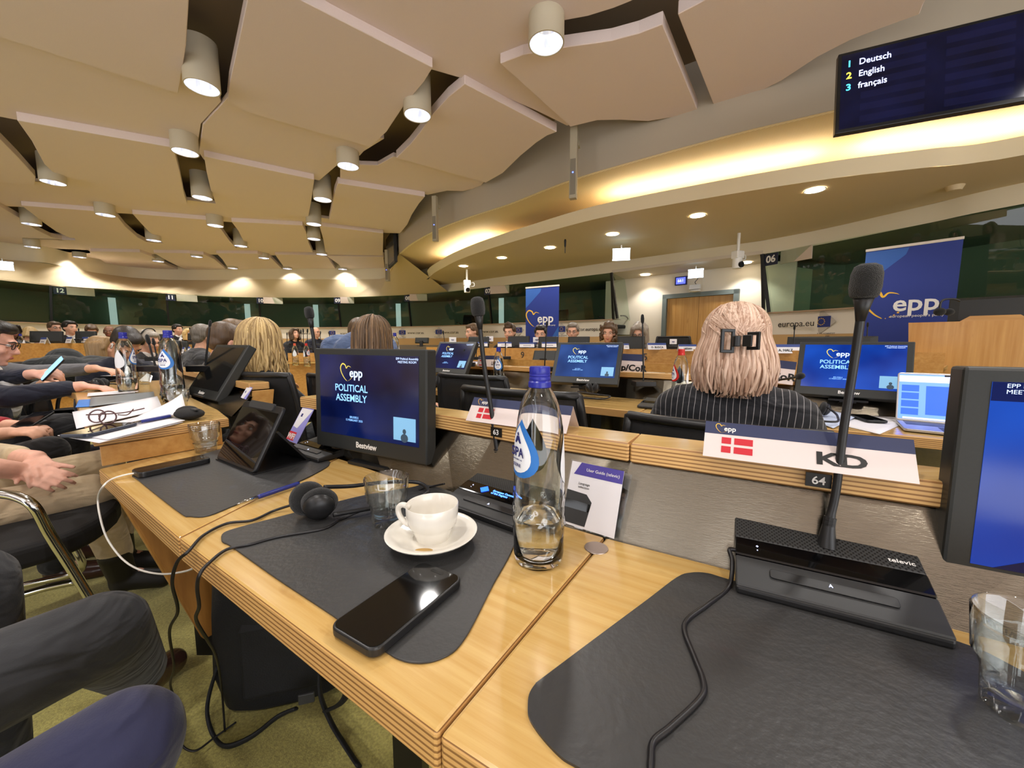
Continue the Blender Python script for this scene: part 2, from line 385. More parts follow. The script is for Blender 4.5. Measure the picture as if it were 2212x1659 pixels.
def booth(pa, pb, mull=True, pale=False):
    """one booth front between two plan points: leaning pane, black mullion"""
    wi[0] += 1
    r = bpy.data.objects.new('window_%d' % wi[0], None); C.objects.link(r); struct(r, 'dark interpreter booth window')
    t = (pb-pa).normalized(); n = V((-t.y, t.x, 0)); n = n if n.dot(outn((pa+pb)/2)) > 0 else -n
    lean = n*.14
    A, B = pa+lean, pb+lean
    MB().quad((A.x, A.y, ZB), (B.x, B.y, ZB), (pb.x, pb.y, ZG), (pa.x, pa.y, ZG)).obj('pane', glass_m, r)
    if mull:
        m = n*-.012; MB().tube([(A.x+m.x, A.y+m.y, ZB), (pa.x+m.x, pa.y+m.y, ZG)], .03, 4).obj('mullion', black_m, r)
    return n
bx = [1322, 1056, 884, 733, 563, 362, 115]
pts = [wallpt(x, WL) for x in bx]+[V((-11.5, 7.0, 0)), V((-12, 3.5, 0)), V((-12.2, 0, 0))]
for a, b in zip(pts, pts[1:]): booth(a, b)
rpts = [V((WR[-1].x, WR[-1].y, 0)), wallpt(2000, WR), V((6.2, 2, 0)), V((6.9, .2, 0))]
for a, b in zip(rpts, rpts[1:]): booth(a, b, a is not rpts[1])
# glass returns into the recess
for a, b in ((pts[0], V((RECA.x, RECA.y, 0))), (rpts[0], V((RECB.x+.05, RECB.y, 0)))): booth(a, b)
def offs(L, d): return [p+outn(p)*d for p in L]
def sect(L, z0, z1, d0, d1): return [V((p.x, p.y, z0)) for p in offs(L, d0)], [V((p.x, p.y, z1)) for p in offs(L, d1)]
wl = [V((p.x, p.y, 0)) for p in resample([V((p.x, p.y, 0)) for p in WL], 70)]; wr = [V((p.x, p.y, 0)) for p in resample([V((p.x, p.y, 0)) for p in WR], 30)]
for k, L in enumerate((wl, wr)):
    nm = ('left', 'right')[k]
    a, b = sect(L, ZB-.34, ZB-.02, .12, .12)
    o = MB().strip(a, b).obj('trim_%d' % (20+k), band_m, smooth=True); struct(o, 'white band with web address and flag emblems below the booth windows')
    c, d = sect(L, ZB-.02, ZB, .06, .06); e, _ = sect(L, ZB, ZB, .4, .4)
    o = MB().strip(c, d).strip(d, e).strip(b, c).obj('trim_%d' % (22+k), capm); struct(o)
    a2, b2 = sect(L, 0, ZB-.34, .10, .10)
    o = MB().strip(a2, b2).obj('wall_%s' % nm, woodlow, smooth=True); struct(o, 'wooden lower wall below the white band')
    a3, b3 = sect(L, 0, ZS, 2.2, 2.2)
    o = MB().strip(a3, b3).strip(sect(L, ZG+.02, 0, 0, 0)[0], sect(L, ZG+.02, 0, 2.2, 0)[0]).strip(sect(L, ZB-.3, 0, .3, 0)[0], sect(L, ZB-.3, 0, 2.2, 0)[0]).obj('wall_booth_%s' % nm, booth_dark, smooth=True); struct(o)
cw = [V((p.x, p.y, 0)) for p in (wr[-1] if outn(wr[-1]).x else wr[-1], )]
e1, e2 = offs([wr[-1] if wr[-1].y > wr[0].y else wr[0]], 2.2)[0], offs([wl[0]], 2.2)[0]
o = MB().quad((e1.x, e1.y, 0), (e2.x, e2.y, 0), (e2.x, e2.y, ZS), (e1.x, e1.y, ZS)).obj('wall_booth_end', booth_dark); struct(o)
# pale partition walls inside the two booths beside the door
for p, q in ((pts[0], RECA), (rpts[0], RECB)):
    n = outn(p); b = V((q.x, q.y, 0))+n*.1
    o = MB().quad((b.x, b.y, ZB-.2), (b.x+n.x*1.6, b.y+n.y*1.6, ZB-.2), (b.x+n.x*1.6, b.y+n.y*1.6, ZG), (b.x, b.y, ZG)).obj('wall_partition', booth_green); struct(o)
for xa, xb in ((-9.5, -5.7), (-4.4, -3.2), (-2.2, 1.2)):  # unseen dark piers, added to band the reflection in the steel panel
    o = MB().box(((xa+xb)/2, -5.2, 1.6), (xb-xa, .2, 3.2)).obj('wall_rear', mat('rear_wood', (92, 74, 52), .6)); struct(o)
# side wall behind the camera on the right and far left so light stays in the room
o = MB().box((7.6, -1.5, 1.8), (.1, 7, 3.6)).obj('wall_side', wall_m); struct(o)
# ================================================================ ceiling panels, lamps, cove
def xy(l, z): return [(p.x, p.y) for p in P2(l, z)]
def cpanel(poly, z, th, label, grp, n=3):
    pl = xy(poly, z); cx = sum(p[0] for p in pl)/len(pl); cy = sum(p[1] for p in pl)/len(pl)
    o = MB().prism([(x-cx, y-cy) for x, y in pl], 0, th).obj('ceiling_panel', panel_m, bevel=.004, bseg=1); o.location = (cx, cy, z)
    tag(o, label, 'ceiling panel', grp); return o
GL, GH = 'lowered wave ceiling panels', 'raised ceiling panels behind them'
LOW = [
 ([(-320, -330), (412, -330), (408, 0), (402, 100), (385, 202), (0, 80), (-320, -20)], 'large beige ceiling panel left of the nearest cylinder lamp, top left corner'),
 ([(536, -58), (534, 0), (517, 82), (505, 137), (496, 179), (492, 218), (526, 240), (788, 315), (800, 318), (835, 285), (873, 228), (916, 177), (935, 146), (650, 0)], 'largest beige ceiling panel, right of the nearest cylinder lamp, with wavy right edge'),
 ([(1080, 137), (1130, 118), (1220, 102), (1320, 88), (1380, 72), (1431, 52), (1508, 240), (1460, 252), (1400, 262), (1340, 259), (1290, 260), (1232, 274)], 'beige ceiling panel directly below the glaring cylinder lamp'),
 ([(1464, 31), (1523, 0), (1700, -160), (2150, -260), (1994, 10), (1986, 31), (1901, 62), (1836, 87), (1766, 123), (1689, 174), (1616, 210), (1543, 230)], 'beige ceiling panel beside the language screen'),
 ([(1004, 181), (1203, 285), (1182, 293), (1159, 308), (1124, 337), (1086, 374), (1049, 395), (856, 341), (885, 313), (908, 285), (935, 247), (968, 210)], 'beige S-edged ceiling panel just left of the nearest column speaker'),
 ([(-320, 240), (-5, 296), (38, 339), (77, 382), (75, 400), (0, 393), (-320, 362)], 'beige ceiling panel cut by the left frame edge, third row'),
 ([(37, 260), (69, 305), (96, 355), (131, 388), (155, 410), (405, 441), (398, 420), (388, 370), (378, 330), (370, 318)], 'beige ceiling panel of the third row between the two wide dark slots'),
 ([(441, 338), (679, 388), (673, 432), (666, 469), (478, 449), (466, 440), (455, 410), (446, 370)], 'beige ceiling panel of the third row with a black gap along its near edge'),
 ([(730, 396), (918, 425), (905, 440), (889, 465), (880, 485), (866, 502), (711, 476), (717, 447), (723, 414)], 'beige ceiling panel at the right end of the third row'),
 ([(-250, 440), (0, 447), (41, 470), (75, 495), (110, 512), (140, 519), (163, 519), (0, 512), (-250, 495)], 'beige ceiling panel at the left end of the fourth row'),
 ([(46, 444), (205, 456), (249, 463), (271, 490), (297, 513), (318, 524), (163, 515), (150, 513), (121, 500), (95, 482), (70, 462)], 'second beige ceiling panel from the left in the fourth row'),
 ([(286, 462), (446, 475), (478, 496), (496, 521), (511, 537), (358, 530), (347, 521), (321, 500), (304, 482)], 'middle beige ceiling panel of the fourth row'),
 ([(500, 479), (654, 487), (661, 501), (667, 525), (676, 545), (542, 540), (528, 525), (515, 499)], 'fourth beige ceiling panel from the left in the fourth row'),
 ([(690, 488), (828, 504), (827, 552), (704, 550), (698, 516)], 'beige ceiling panel beside the small hanging screen'),
 ([(195, 543), (302, 545), (328, 554), (340, 562), (365, 575), (395, 586), (270, 586), (240, 575), (215, 560), (195, 550)], 'leftmost beige ceiling panel of the farthest row'),
 ([(332, 546), (410, 547), (440, 550), (463, 560), (480, 575), (492, 586), (410, 586), (385, 575), (355, 560)], 'second beige ceiling panel from the left in the farthest row'),
 ([(467, 547), (557, 548), (585, 557), (600, 572), (613, 585), (500, 586), (490, 575), (480, 560)], 'third beige ceiling panel from the left in the farthest row'),
 ([(594, 550), (690, 551), (708, 556), (728, 586), (622, 586), (612, 575)], 'fourth beige ceiling panel from the left in the farthest row'),
 ([(706, 553), (828, 555), (832, 588), (745, 587), (730, 570)], 'rightmost beige ceiling panel of the farthest row'),
]
for pl, lb in LOW: cpanel(pl, ZP, .085, lb, GL)
HIGH = [
 ([(560, -330), (1500, -330), (1370, 0), (1325, 18), (1270, 35), (1217, 45), (1190, 90), (1300, 240), (1225, 272), (1160, 240), (1000, 170), (930, 150), (700, 0)], 'raised beige ceiling panel at the top middle behind the glaring lamp'),
 ([(-320, -60), (400, 150), (470, 200), (478, 220), (434, 268), (424, 332), (370, 316), (30, 258), (-320, 190)], 'raised beige ceiling panel below the top left panel'),
 ([(500, 200), (830, 300), (786, 327), (778, 336), (758, 346), (737, 350), (690, 390), (440, 345), (430, 330), (438, 270), (482, 222)], 'raised beige ceiling panel below the largest panel'),
 ([(735, 345), (780, 356), (816, 357), (850, 338), (1049, 390), (1036, 404), (1001, 413), (966, 412), (924, 421), (735, 392)], 'raised narrow beige ceiling strip left of the second column speaker'),
 ([(-320, 355), (155, 400), (480, 442), (690, 470), (868, 497), (864, 504), (820, 503), (700, 490), (655, 487), (500, 480), (280, 462), (45, 447), (-320, 432)], 'raised beige ceiling strip between the third and fourth rows'),
 ([(-250, 490), (163, 511), (358, 526), (542, 536), (704, 546), (829, 549), (830, 557), (690, 554), (560, 551), (330, 549), (190, 547), (0, 537), (-250, 532)], 'raised beige ceiling strip between the fourth and farthest rows'),
 ([(-250, 522), (190, 540), (215, 560), (270, 587), (150, 575), (0, 556), (-250, 540)], 'raised beige ceiling panel above the left scallop lights'),
]
for i, (pl, lb) in enumerate(HIGH): cpanel(pl, ZH + (.012 if i == 1 else 0), .05, lb, GH)
# panels behind the camera carry the same ceiling on
q = MB()     # two added gaps between them let the bright world streak the steel's reflection
for xa, xb in ((-9, -4.4), (-3.4, -2.6), (-1.8, 5.4)): q.prism([(xa, -5), (xb, -5), (xb, -1.0), (xa, -1.0)], ZP, ZP+.05)
q.prism([(-9, -.95), (5.4, -.95), (5.4, .1), (-9, .1)], ZP, ZP+.05)
struct(q.obj('trim_60', panel_m), 'ceiling panels behind the viewer')
# ---- cylinder downlights
lamp_m = mat('lamp_body', (196, 186, 164), .5)
refl_m = mat('lamp_reflector', (225, 228, 240), .18, 1.0, emit=.25, ecol=(225, 228, 245), noise=.5, nscale=26, stretch=(1, 1, .3))
glow_m = mat('lamp_glow', (240, 244, 255), .5, emit=4)
def add_spot(loc, watts, size=R(118), rad=.09, col=(1, .96, .92), blend=.5, rot=(0, 0, 0)):
    ld = bpy.data.lights.new('spot', 'SPOT'); ld.energy = watts; ld.spot_size = size; ld.spot_blend = blend; ld.shadow_soft_size = rad; ld.color = col
    lo = bpy.data.objects.new('spot_light', ld); C.objects.link(lo); lo.location = loc; lo.rotation_euler = rot; return lo
def lamp_proto():
    r = thing('cylinder_lamp', 'x', 'lamp', (0, 0, 0), 0, 'cylinder downlights of the wave ceiling')
    MB().lathe([(.0, .34), (.122, .34), (.122, 0), (.113, 0), (.113, .03)], 32).obj('housing', lamp_m, r, smooth=40)
    q = MB().lathe([(.113, .004), (.105, .05), (.085, .12), (.05, .16)], 24).obj('reflector', refl_m, r)
    MB().lathe([(.05, .155), (.0, .15)], 20).obj('bulb', glow_m, r)
    return r
LP = [(437, 190, 'lamp left of the largest ceiling panel, nearest on the left'), (1180, 95, 'glaring lamp at the top middle, over the S-edged slot'), (902, 250, 'lamp in the dark slot right of the largest ceiling panel'),
 (400, 330, 'lamp at the near end of the slot in the third row'), (115, 395, 'lamp deep in the wide slot near the left frame edge'), (752, 360, 'lamp low at the tip of the raised strip'),
 (437, 428, 'lamp at the far end of the slot in the third row'), (697, 432, 'lamp in the right slot of the third row'), (228, 465, 'lamp above the second slot of the fourth row'), (68, 485, 'leftmost lamp of the fourth row'),
 (678, 485, 'upper lamp of the stacked pair at the right slot'), (465, 488, 'lamp above the middle slot of the fourth row'), (332, 520, 'half hidden lamp at the end of the second slot'), (678, 517, 'lower lamp of the stacked pair at the right slot'),
 (695, 550, 'lamp at the far end of the right slot'), (520, 532, 'half hidden lamp at the end of the middle slot'), (70, 534, 'lamp above the left scallop of light'), (342, 565, 'lamp beside the leftmost farthest panel'),
 (425, 555, 'lamp between the first two farthest panels'), (570, 558, 'lamp between the middle farthest panels'), (172, 556, 'lamp above the second scallop of light'),
 (503, 580, 'tiny lamp above the third scallop of light'), (621, 581, 'tiny lamp above the fourth scallop of light'), (740, 582, 'tiny lamp above the fifth scallop of light')]
lp = lamp_proto()
DZ = {1: 3.16, 5: 3.16}
LAMPPOS = []
for i, (x, y, lb) in enumerate(LP):
    z = 3.1
    if y > 545: z = 3.15
    p = atz(x, y, z)
    lb = 'beige cylinder ' + lb
    if i == 0: lp.location = p; lp['label'] = lb
    else: dup(lp, p, 0, lb)
    LAMPPOS.append(p)
for p in LAMPPOS: add_spot((p.x, p.y, p.z-.01), LAMP_W, R(125), .08)
# the ceiling grid goes on behind the camera (never in frame): the same lamps there
for x, y in ((-4.6, 2.6), (-1.6, 1.6), (1.6, 1.2), (-3.6, .6), (-.7, .2), (2.9, 1.0), (-2.4, -1.2), (.6, -1.4), (3.2, -1.0), (-5.4, -.8)):
    add_spot((x, y, 3.1), LAMP_W, R(125), .08)
# ---- recessed downlights of the lower soffit
rd = thing('recessed_downlight', 'x', 'downlight', (0, 0, 0), 0, 'recessed downlights of the lower soffit')
MB().lathe([(.082, -.002), (.095, -.004), (.095, .0)], 28).obj('rim', mat('white_rim', (240, 236, 226), .4), rd)
MB().lathe([(.083, .0), (.0, -.001)], 28).obj('diffuser', mat('downlight_glow', (255, 246, 228), .5, emit=14), rd)
for i, (x, y, lb) in enumerate([(1760, 411, 'nearest round recessed downlight, right of the cove'), (1507, 466, 'second round recessed downlight from the right'), (1323, 506, 'round recessed downlight just above the ceiling exit sign'),
      (1188, 535, 'fourth round recessed downlight from the right'), (1084, 557, 'fifth round recessed downlight from the right'), (1001, 575, 'farthest round recessed downlight, at the soffit tip')]):
    p = atz(x, y, ZR-.004)
    if i == 0: rd.location = p; rd['label'] = lb
    else: dup(rd, p, 0, lb)
    add_spot((p.x, p.y, p.z-.02), 14, R(140), .08)
# small flush spots in the left soffit and door recess
fs = thing('flush_spotlight', 'x', 'spotlight', (0, 0, 0), 0, 'small flush spotlights')
MB().lathe([(.09, .0), (.09, -.01), (.0, -.012)], 20).obj('lens', mat('flush_glow', (255, 240, 214), .5, emit=5), fs)
for i, (x, y, z, lb) in enumerate([(313, 607, 2.87, 'leftmost flush spotlight of the left soffit'), (491, 618, 2.76, 'second flush spotlight of the left soffit'), (589, 617, 2.76, 'third flush spotlight of the left soffit'), (695, 616, 2.76, 'rightmost flush spotlight of the left soffit'),
      (1394, 593, 2.395, 'flush spotlight in the door recess, left one'), (1610, 567, 2.395, 'flush spotlight in the door recess, right one behind the camera')]):
    p = atz(x, y, z)
    if i == 0: fs.location = p; fs['label'] = lb
    else: dup(fs, p, 0, lb)
    if i > 3: add_spot((p.x, p.y-.0, p.z-.03), 12, R(120), .05)
# ---- cove lamps behind the lip
cove_m = mat('cove_glow', (255, 240, 212), .5, emit=24)
def cove(px0, px1, lb):
    L = []
    for p in lipb:
        if p.y < .3: continue
        q = CXP+FPX*p.x/(p.y*cos(PIT)-(ZR-CAMZ)*sin(PIT))
        if px0 <= q <= px1: L.append(V((p.x+.10, p.y+.09, ZR+.10)))
    if len(L) > 1: tag(MB().tube(L, .018, 8).obj('cove_lamp', cove_m), lb, 'strip light', 'strip lights hidden in the cove')
cove(950, 1062, 'short glowing strip light at the tip of the cove')
cove(1295, 1790, 'long glowing strip light in the middle of the cove')
cove(1815, 3200, 'glowing strip light of the cove below the language screen')
# ================================================================ the photographer's desk row
wood_m = wood('bamboo_top', (208, 174, 110), (192, 152, 84), .22, 'X', 1.0, .5)
wood_e = plymat('plywood_edge', (204, 160, 98), (136, 96, 54), .0, .0066)
wood_l = plymat('plywood_ledge', (220, 178, 114), (150, 106, 58), .0, .0066)
wood_b = wood('gable_wood', (176, 124, 56), (150, 100, 40), .45, 'Z', .5)
steel_m = mat('brushed_steel', (124, 117, 104), .18, 1.0, noise=.10, nscale=40, bump=.12, bscale=90, stretch=(1, 1, 14), aniso=.3)
leather_m = mat('black_leather_mat', (54, 54, 54), .42, bump=.35, bscale=130, noise=.12, nscale=8, coat=.12)
plast_m = mat('black_plastic', (30, 30, 31), .38, noise=.1, nscale=200)
plast2_m = mat('charcoal_plastic', (52, 53, 54), .45)
gloss_m = mat('black_gloss', (8, 8, 9), .06)
white_m = mat('white_paint', (236, 234, 230), .5)
whitel_m = mat('white_print', (240, 240, 244), .6, emit=.0)
TZ = .735
uD = V((.845, -.535, 0)).normalized(); nD = V((.535, .845, 0)).normalized()
Fl = [atz(212, 1013, TZ), atz(385, 1163, TZ)]; Fm = [atz(385, 1163, TZ), atz(945, 1588, TZ)]
fr_dir = (atz(1045, 1659, TZ)-atz(945, 1592, TZ)).normalized()
Fr = [Fm[-1], Fm[-1]+fr_dir*.30, Fm[-1]+fr_dir*.75]
Bl = [V((-.945, 1.37, TZ)), atz(731, 989, TZ)]; Bm = [atz(731, 989, TZ), atz(830, 1023, TZ), atz(949, 1056, TZ), atz(1308, 1160, TZ)]
Br = [atz(1308, 1160, TZ), atz(1578, 1229, TZ), atz(2053, 1353, TZ)]; Br.append(Br[-1]+(Br[-1]-Br[-2]).normalized()*.5)
desk = thing('conference_desk', 'curved bamboo conference desk with steel back panel, nearest the viewer', 'desk', (0, .6, 0), 0, 'conference desk rows')
IW = TR((0, -.6, 0))
def slab(name, F, B, gap=.0012, top=TZ, th=.042, par=desk, inv=IW, ms=None):
    poly = [(p.x, p.y) for p in F]+[(p.x, p.y) for p in reversed(B)]
    cx = sum(p[0] for p in poly)/len(poly); cy = sum(p[1] for p in poly)/len(poly)
    poly = [(x+(cx-x)*gap/.3, y+(cy-y)*gap/.3) for x, y in poly]
    u = (F[-1]-F[0]).normalized(); a = atan2(u.y, u.x)      # grain runs along the edge
    L = MX.Translation((cx, cy, top-th)) @ RZ(a); Li = L.inverted()
    pl = [(Li @ V((x, y, 0))) for x, y in poly]
    o = MB().prism([(p.x, p.y) for p in pl], 0, th, None, 0, 1).obj(name, ms or [wood_m, wood_e], par, bevel=.004, bseg=2)
    o.matrix_local = inv @ L; return o
slab('tabletop', Fl, Bl); slab('tabletop', Fm, Bm); slab('tabletop', Fr, Br)
LZ, LT = .89, .036
led_px = [(647, 857), (681, 862), (940, 895), (1110, 922), (1360, 957), (2054, 1044)]
LED = [atz(x, y, LZ) for x, y in led_px]; LED.append(LED[-1]+(LED[-1]-LED[-2]).normalized()*.5)
def ledge(pts, name='ledge', par=desk, inv=IW, d=.085, z=LZ, th=LT, m=None):
    bk = []
    for i, p in enumerate(pts):
        t = (pts[min(i+1, len(pts)-1)]-pts[max(i-1, 0)]).normalized(); bk.append(p+V((-t.y, t.x, 0))*d)
    poly = [(p.x, p.y) for p in pts]+[(p.x, p.y) for p in reversed(bk)]
    o = MB().prism(poly, 0, th, None, 0, 1).obj(name, m or [wood_m, wood_l], par, bevel=.003, bseg=1)
    o.matrix_local = inv @ TR((0, 0, z-th)); return o
sx = LED[4]
ledge([LED[0], LED[1], LED[2], LED[3], LED[4]-uD*.0012]); ledge([LED[4]+uD*.0012, LED[5], LED[6]])
def steel(lo, hi, par=desk, inv=IW, name='steel_panel', th=.006):
    n = max(len(lo), len(hi), 8); a = resample(lo, n); b = resample(hi, n)
    mb = MB(); off = nD*th
    mb.loft([[p for p in a], [p for p in b], [p+off for p in b], [p+off for p in a], [p for p in a]], False, False)
    o = mb.obj(name, steel_m, par); o.matrix_local = inv; return o
led_lo = [V((p.x, p.y, LZ-LT))+nD*.012 for p in LED]
steel([V((p.x, p.y, TZ-.03)) for p in Bm], led_lo[:5]); steel([V((p.x, p.y, TZ-.03)) for p in Br], led_lo[4:])
steel([V((p.x, p.y, .12)) for p in Bm], [V((p.x, p.y, TZ-.034)) for p in Bm], name='modesty_panel'); steel([V((p.x, p.y, .12)) for p in Br], [V((p.x, p.y, TZ-.034)) for p in Br], name='modesty_panel')
# gable board under the left end, black foot and rail
ga = [V((-1.03, .955, .692)), V((-.925, 1.06, .19)), V((-.80, 1.27, .19)), V((-.86, 1.24, .692))]
gn = V((.86, -.5, 0))*.012
MB().loft([[p-gn for p in ga], [p+gn for p in ga]]).obj('gable', wood_b, desk, bevel=.006).matrix_local = IW
MB().box((-.30, .63, .60), (.05, .05, .19)).box((-.22, .75, .3), (.06, .06, .6)).obj('leg', black_m, desk).matrix_local = IW
MB().box((.06, .52, .3), (.06, .06, .6)).box((.06, .5, .02), (.10, .5, .04), rz=-.5).obj('leg', black_m, desk).matrix_local = IW
MB().lathe([(0, .0012), (.019, .0012), (.0195, 0)], 28).obj('cable_grommet', mat('nickel_disc', (176, 160, 148), .35, .9), desk, smooth=40).matrix_local = IW @ TR(atz(1288, 1184, TZ))
# numbers on the ledge front
num_m = mat('number_plate', (16, 16, 16), .35)
def numplate(n, px, py, par, lz=LZ-.018, s=1., dirv=uD):
    p = atz(px, py, lz); T = frame(p-V((-dirv.y, dirv.x, 0))*.003, dirv, -V((-dirv.y, dirv.x, 0)))
    o = MB().box((0, 0, 0), (.030*s, .020*s, .003)).obj('number_plate', num_m, par); o.matrix_local = IW @ T if par is desk else T
    text(n, .0165*s, TR((0, -.0005, .0018)), white_m, o, bold=.01)
d64 = (LED[5]-LED[4]).normalized(); d63 = (LED[3]-LED[2]).normalized()
numplate('64', 1767, 1036, desk, dirv=d64); numplate('63', 1074, 933, desk, dirv=d63)
# ---------------------------------------------------------------- desk mats
def deskmat(px, label):
    pl = [atz(x, y, TZ+.0005) for x, y in px]; c = sum(pl, V((0, 0, 0)))/len(pl); c.z = TZ+.0003
    sm = cat([p-c for p in pl], 4, True)
    o = MB().prism([(p.x, p.y) for p in sm], 0, .0026).obj('desk_mat', leather_m, bevel=.001, bseg=2); o.location = c
    tag(o, label, 'desk mat', 'black leather desk mats'); return o
deskmat([(287, 1026), (300, 1040), (385, 1107), (410, 1117), (452, 1115), (520, 1088), (640, 1044), (700, 1014), (712, 1002), (700, 993), (600, 955), (540, 952), (440, 982), (330, 1008)], 'black leather desk mat under the tablet, with the navy pen on its edge')
deskmat([(478, 1168), (483, 1153), (520, 1140), (611, 1116), (722, 1087), (794, 1070), (885, 1055), (930, 1050), (1060, 1095), (1118, 1125), (1120, 1150), (1102, 1200), (1067, 1263), (1029, 1339), (1004, 1383), (978, 1412), (940, 1430), (902, 1435), (864, 1428), (826, 1406), (700, 1320), (590, 1247), (500, 1183), (484, 1175)], 'black leather desk mat under the coffee cup and smartphone')
deskmat([(1140, 1532), (1143, 1504), (1156, 1482), (1175, 1466), (1301, 1371), (1400, 1297), (1462, 1250), (1492, 1240), (1528, 1241), (1576, 1255), (1800, 1318), (2064, 1388), (2182, 1440), (2260, 1490), (2300, 1560), (2200, 1800), (1900, 1900), (1600, 1800), (1400, 1740), (1244, 1659), (1206, 1634), (1165, 1589), (1143, 1554)], 'large black leather desk mat in the bottom right corner')
# ---------------------------------------------------------------- microphone units
def perfmat():
    m = mat('perforated_black', (44, 45, 45), .5); nt = m.node_tree; b = nt.nodes['Principled BSDF']
    tc = nt.nodes.new('ShaderNodeTexCoord'); mp = nt.nodes.new('ShaderNodeMapping'); mp.inputs['Scale'].default_value = (240, 240, 240); mp.inputs['Rotation'].default_value = (0, 0, R(45))
    nt.links.new(tc.outputs['Object'], mp.inputs[0]); sp = nt.nodes.new('ShaderNodeSeparateXYZ'); nt.links.new(mp.outputs[0], sp.inputs[0])
    def fr(i):
        f = nt.nodes.new('ShaderNodeMath'); f.operation = 'FRACT'; nt.links.new(sp.outputs[i], f.inputs[0])
        s_ = nt.nodes.new('ShaderNodeMath'); s_.operation = 'SUBTRACT'; s_.inputs[1].default_value = .5; nt.links.new(f.outputs[0], s_.inputs[0])
        q = nt.nodes.new('ShaderNodeMath'); q.operation = 'POWER'; q.inputs[1].default_value = 2; nt.links.new(s_.outputs[0], q.inputs[0]); return q
    a, c = fr(0), fr(1); ad = nt.nodes.new('ShaderNodeMath'); ad.operation = 'ADD'; nt.links.new(a.outputs[0], ad.inputs[0]); nt.links.new(c.outputs[0], ad.inputs[1])
    lt = nt.nodes.new('ShaderNodeMath'); lt.operation = 'LESS_THAN'; lt.inputs[1].default_value = .09; nt.links.new(ad.outputs[0], lt.inputs[0])
    mx = nt.nodes.new('ShaderNodeMix'); mx.data_type = 'RGBA'; mx.inputs[6].default_value = srgb(52, 53, 53); mx.inputs[7].default_value = srgb(6, 6, 6)
    nt.links.new(lt.outputs[0], mx.inputs[0]); nt.links.new(mx.outputs[2], b.inputs['Base Color']); return m
perf_b = perfmat()
foam_m = mat('foam_black', (20, 20, 20), .95, bump=1., bscale=900, sheen=.2)
blue_e = mat('display_blue', (40, 90, 220), .5, emit=1.2); white_e = mat('display_white', (190, 200, 240), .5, emit=1.2)
def gooseneck(pts, par, fr=.0185, fl=.048, r=.0052):
    """stem with rubber collars and foam windscreen; pts from base to head base, local"""
    L = cat(pts, 8); n = len(L); rr = []
    for i in range(n):
        t = i/(n-1); rr.append(r*(1.9 if t < .05 else 1.0 if t > .25 else 1.15))
    o = MB().tube(L, rr, 10).obj('gooseneck', plast_m, par, smooth=True)
    MB().cyl(L[0], L[0]+(L[1]-L[0]).normalized()*.03, .0115, .0075, 16).obj('collar', plast_m, par, smooth=40)
    d = (L[-1]-L[-2]).normalized(); rb = []
    for k in range(22): 
        q = L[0].lerp(L[0], 0)
    q = MB()
    for k in range(16):
        i = int(n*.06)+k*.5; j = int(i); 
        if j+1 >= n*.32: break
        p = L[j].lerp(L[j+1], i-j); t = (L[j+1]-L[j]).normalized(); q.tube([p-t*.0012, p+t*.0012], r*1.45, 10)
    q.obj('rib_sleeve', plast_m, par)
    MB().tube([L[-1]-d*.012, L[-1]+d*.004, L[-1]+d*.022], [r, r*1.5, fr*.72], 14).obj('mic_neck', plast_m, par, smooth=True)
    b = L[-1]+d*.018; u = d
    MB().tube([b, b+u*fl*.08, b+u*fl*.3, b+u*fl*.7, b+u*fl*.92, b+u*fl], [fr*.75, fr*.9, fr, fr*.98, fr*.82, fr*.45], 18).obj('windscreen', foam_m, par, smooth=True)
    return o
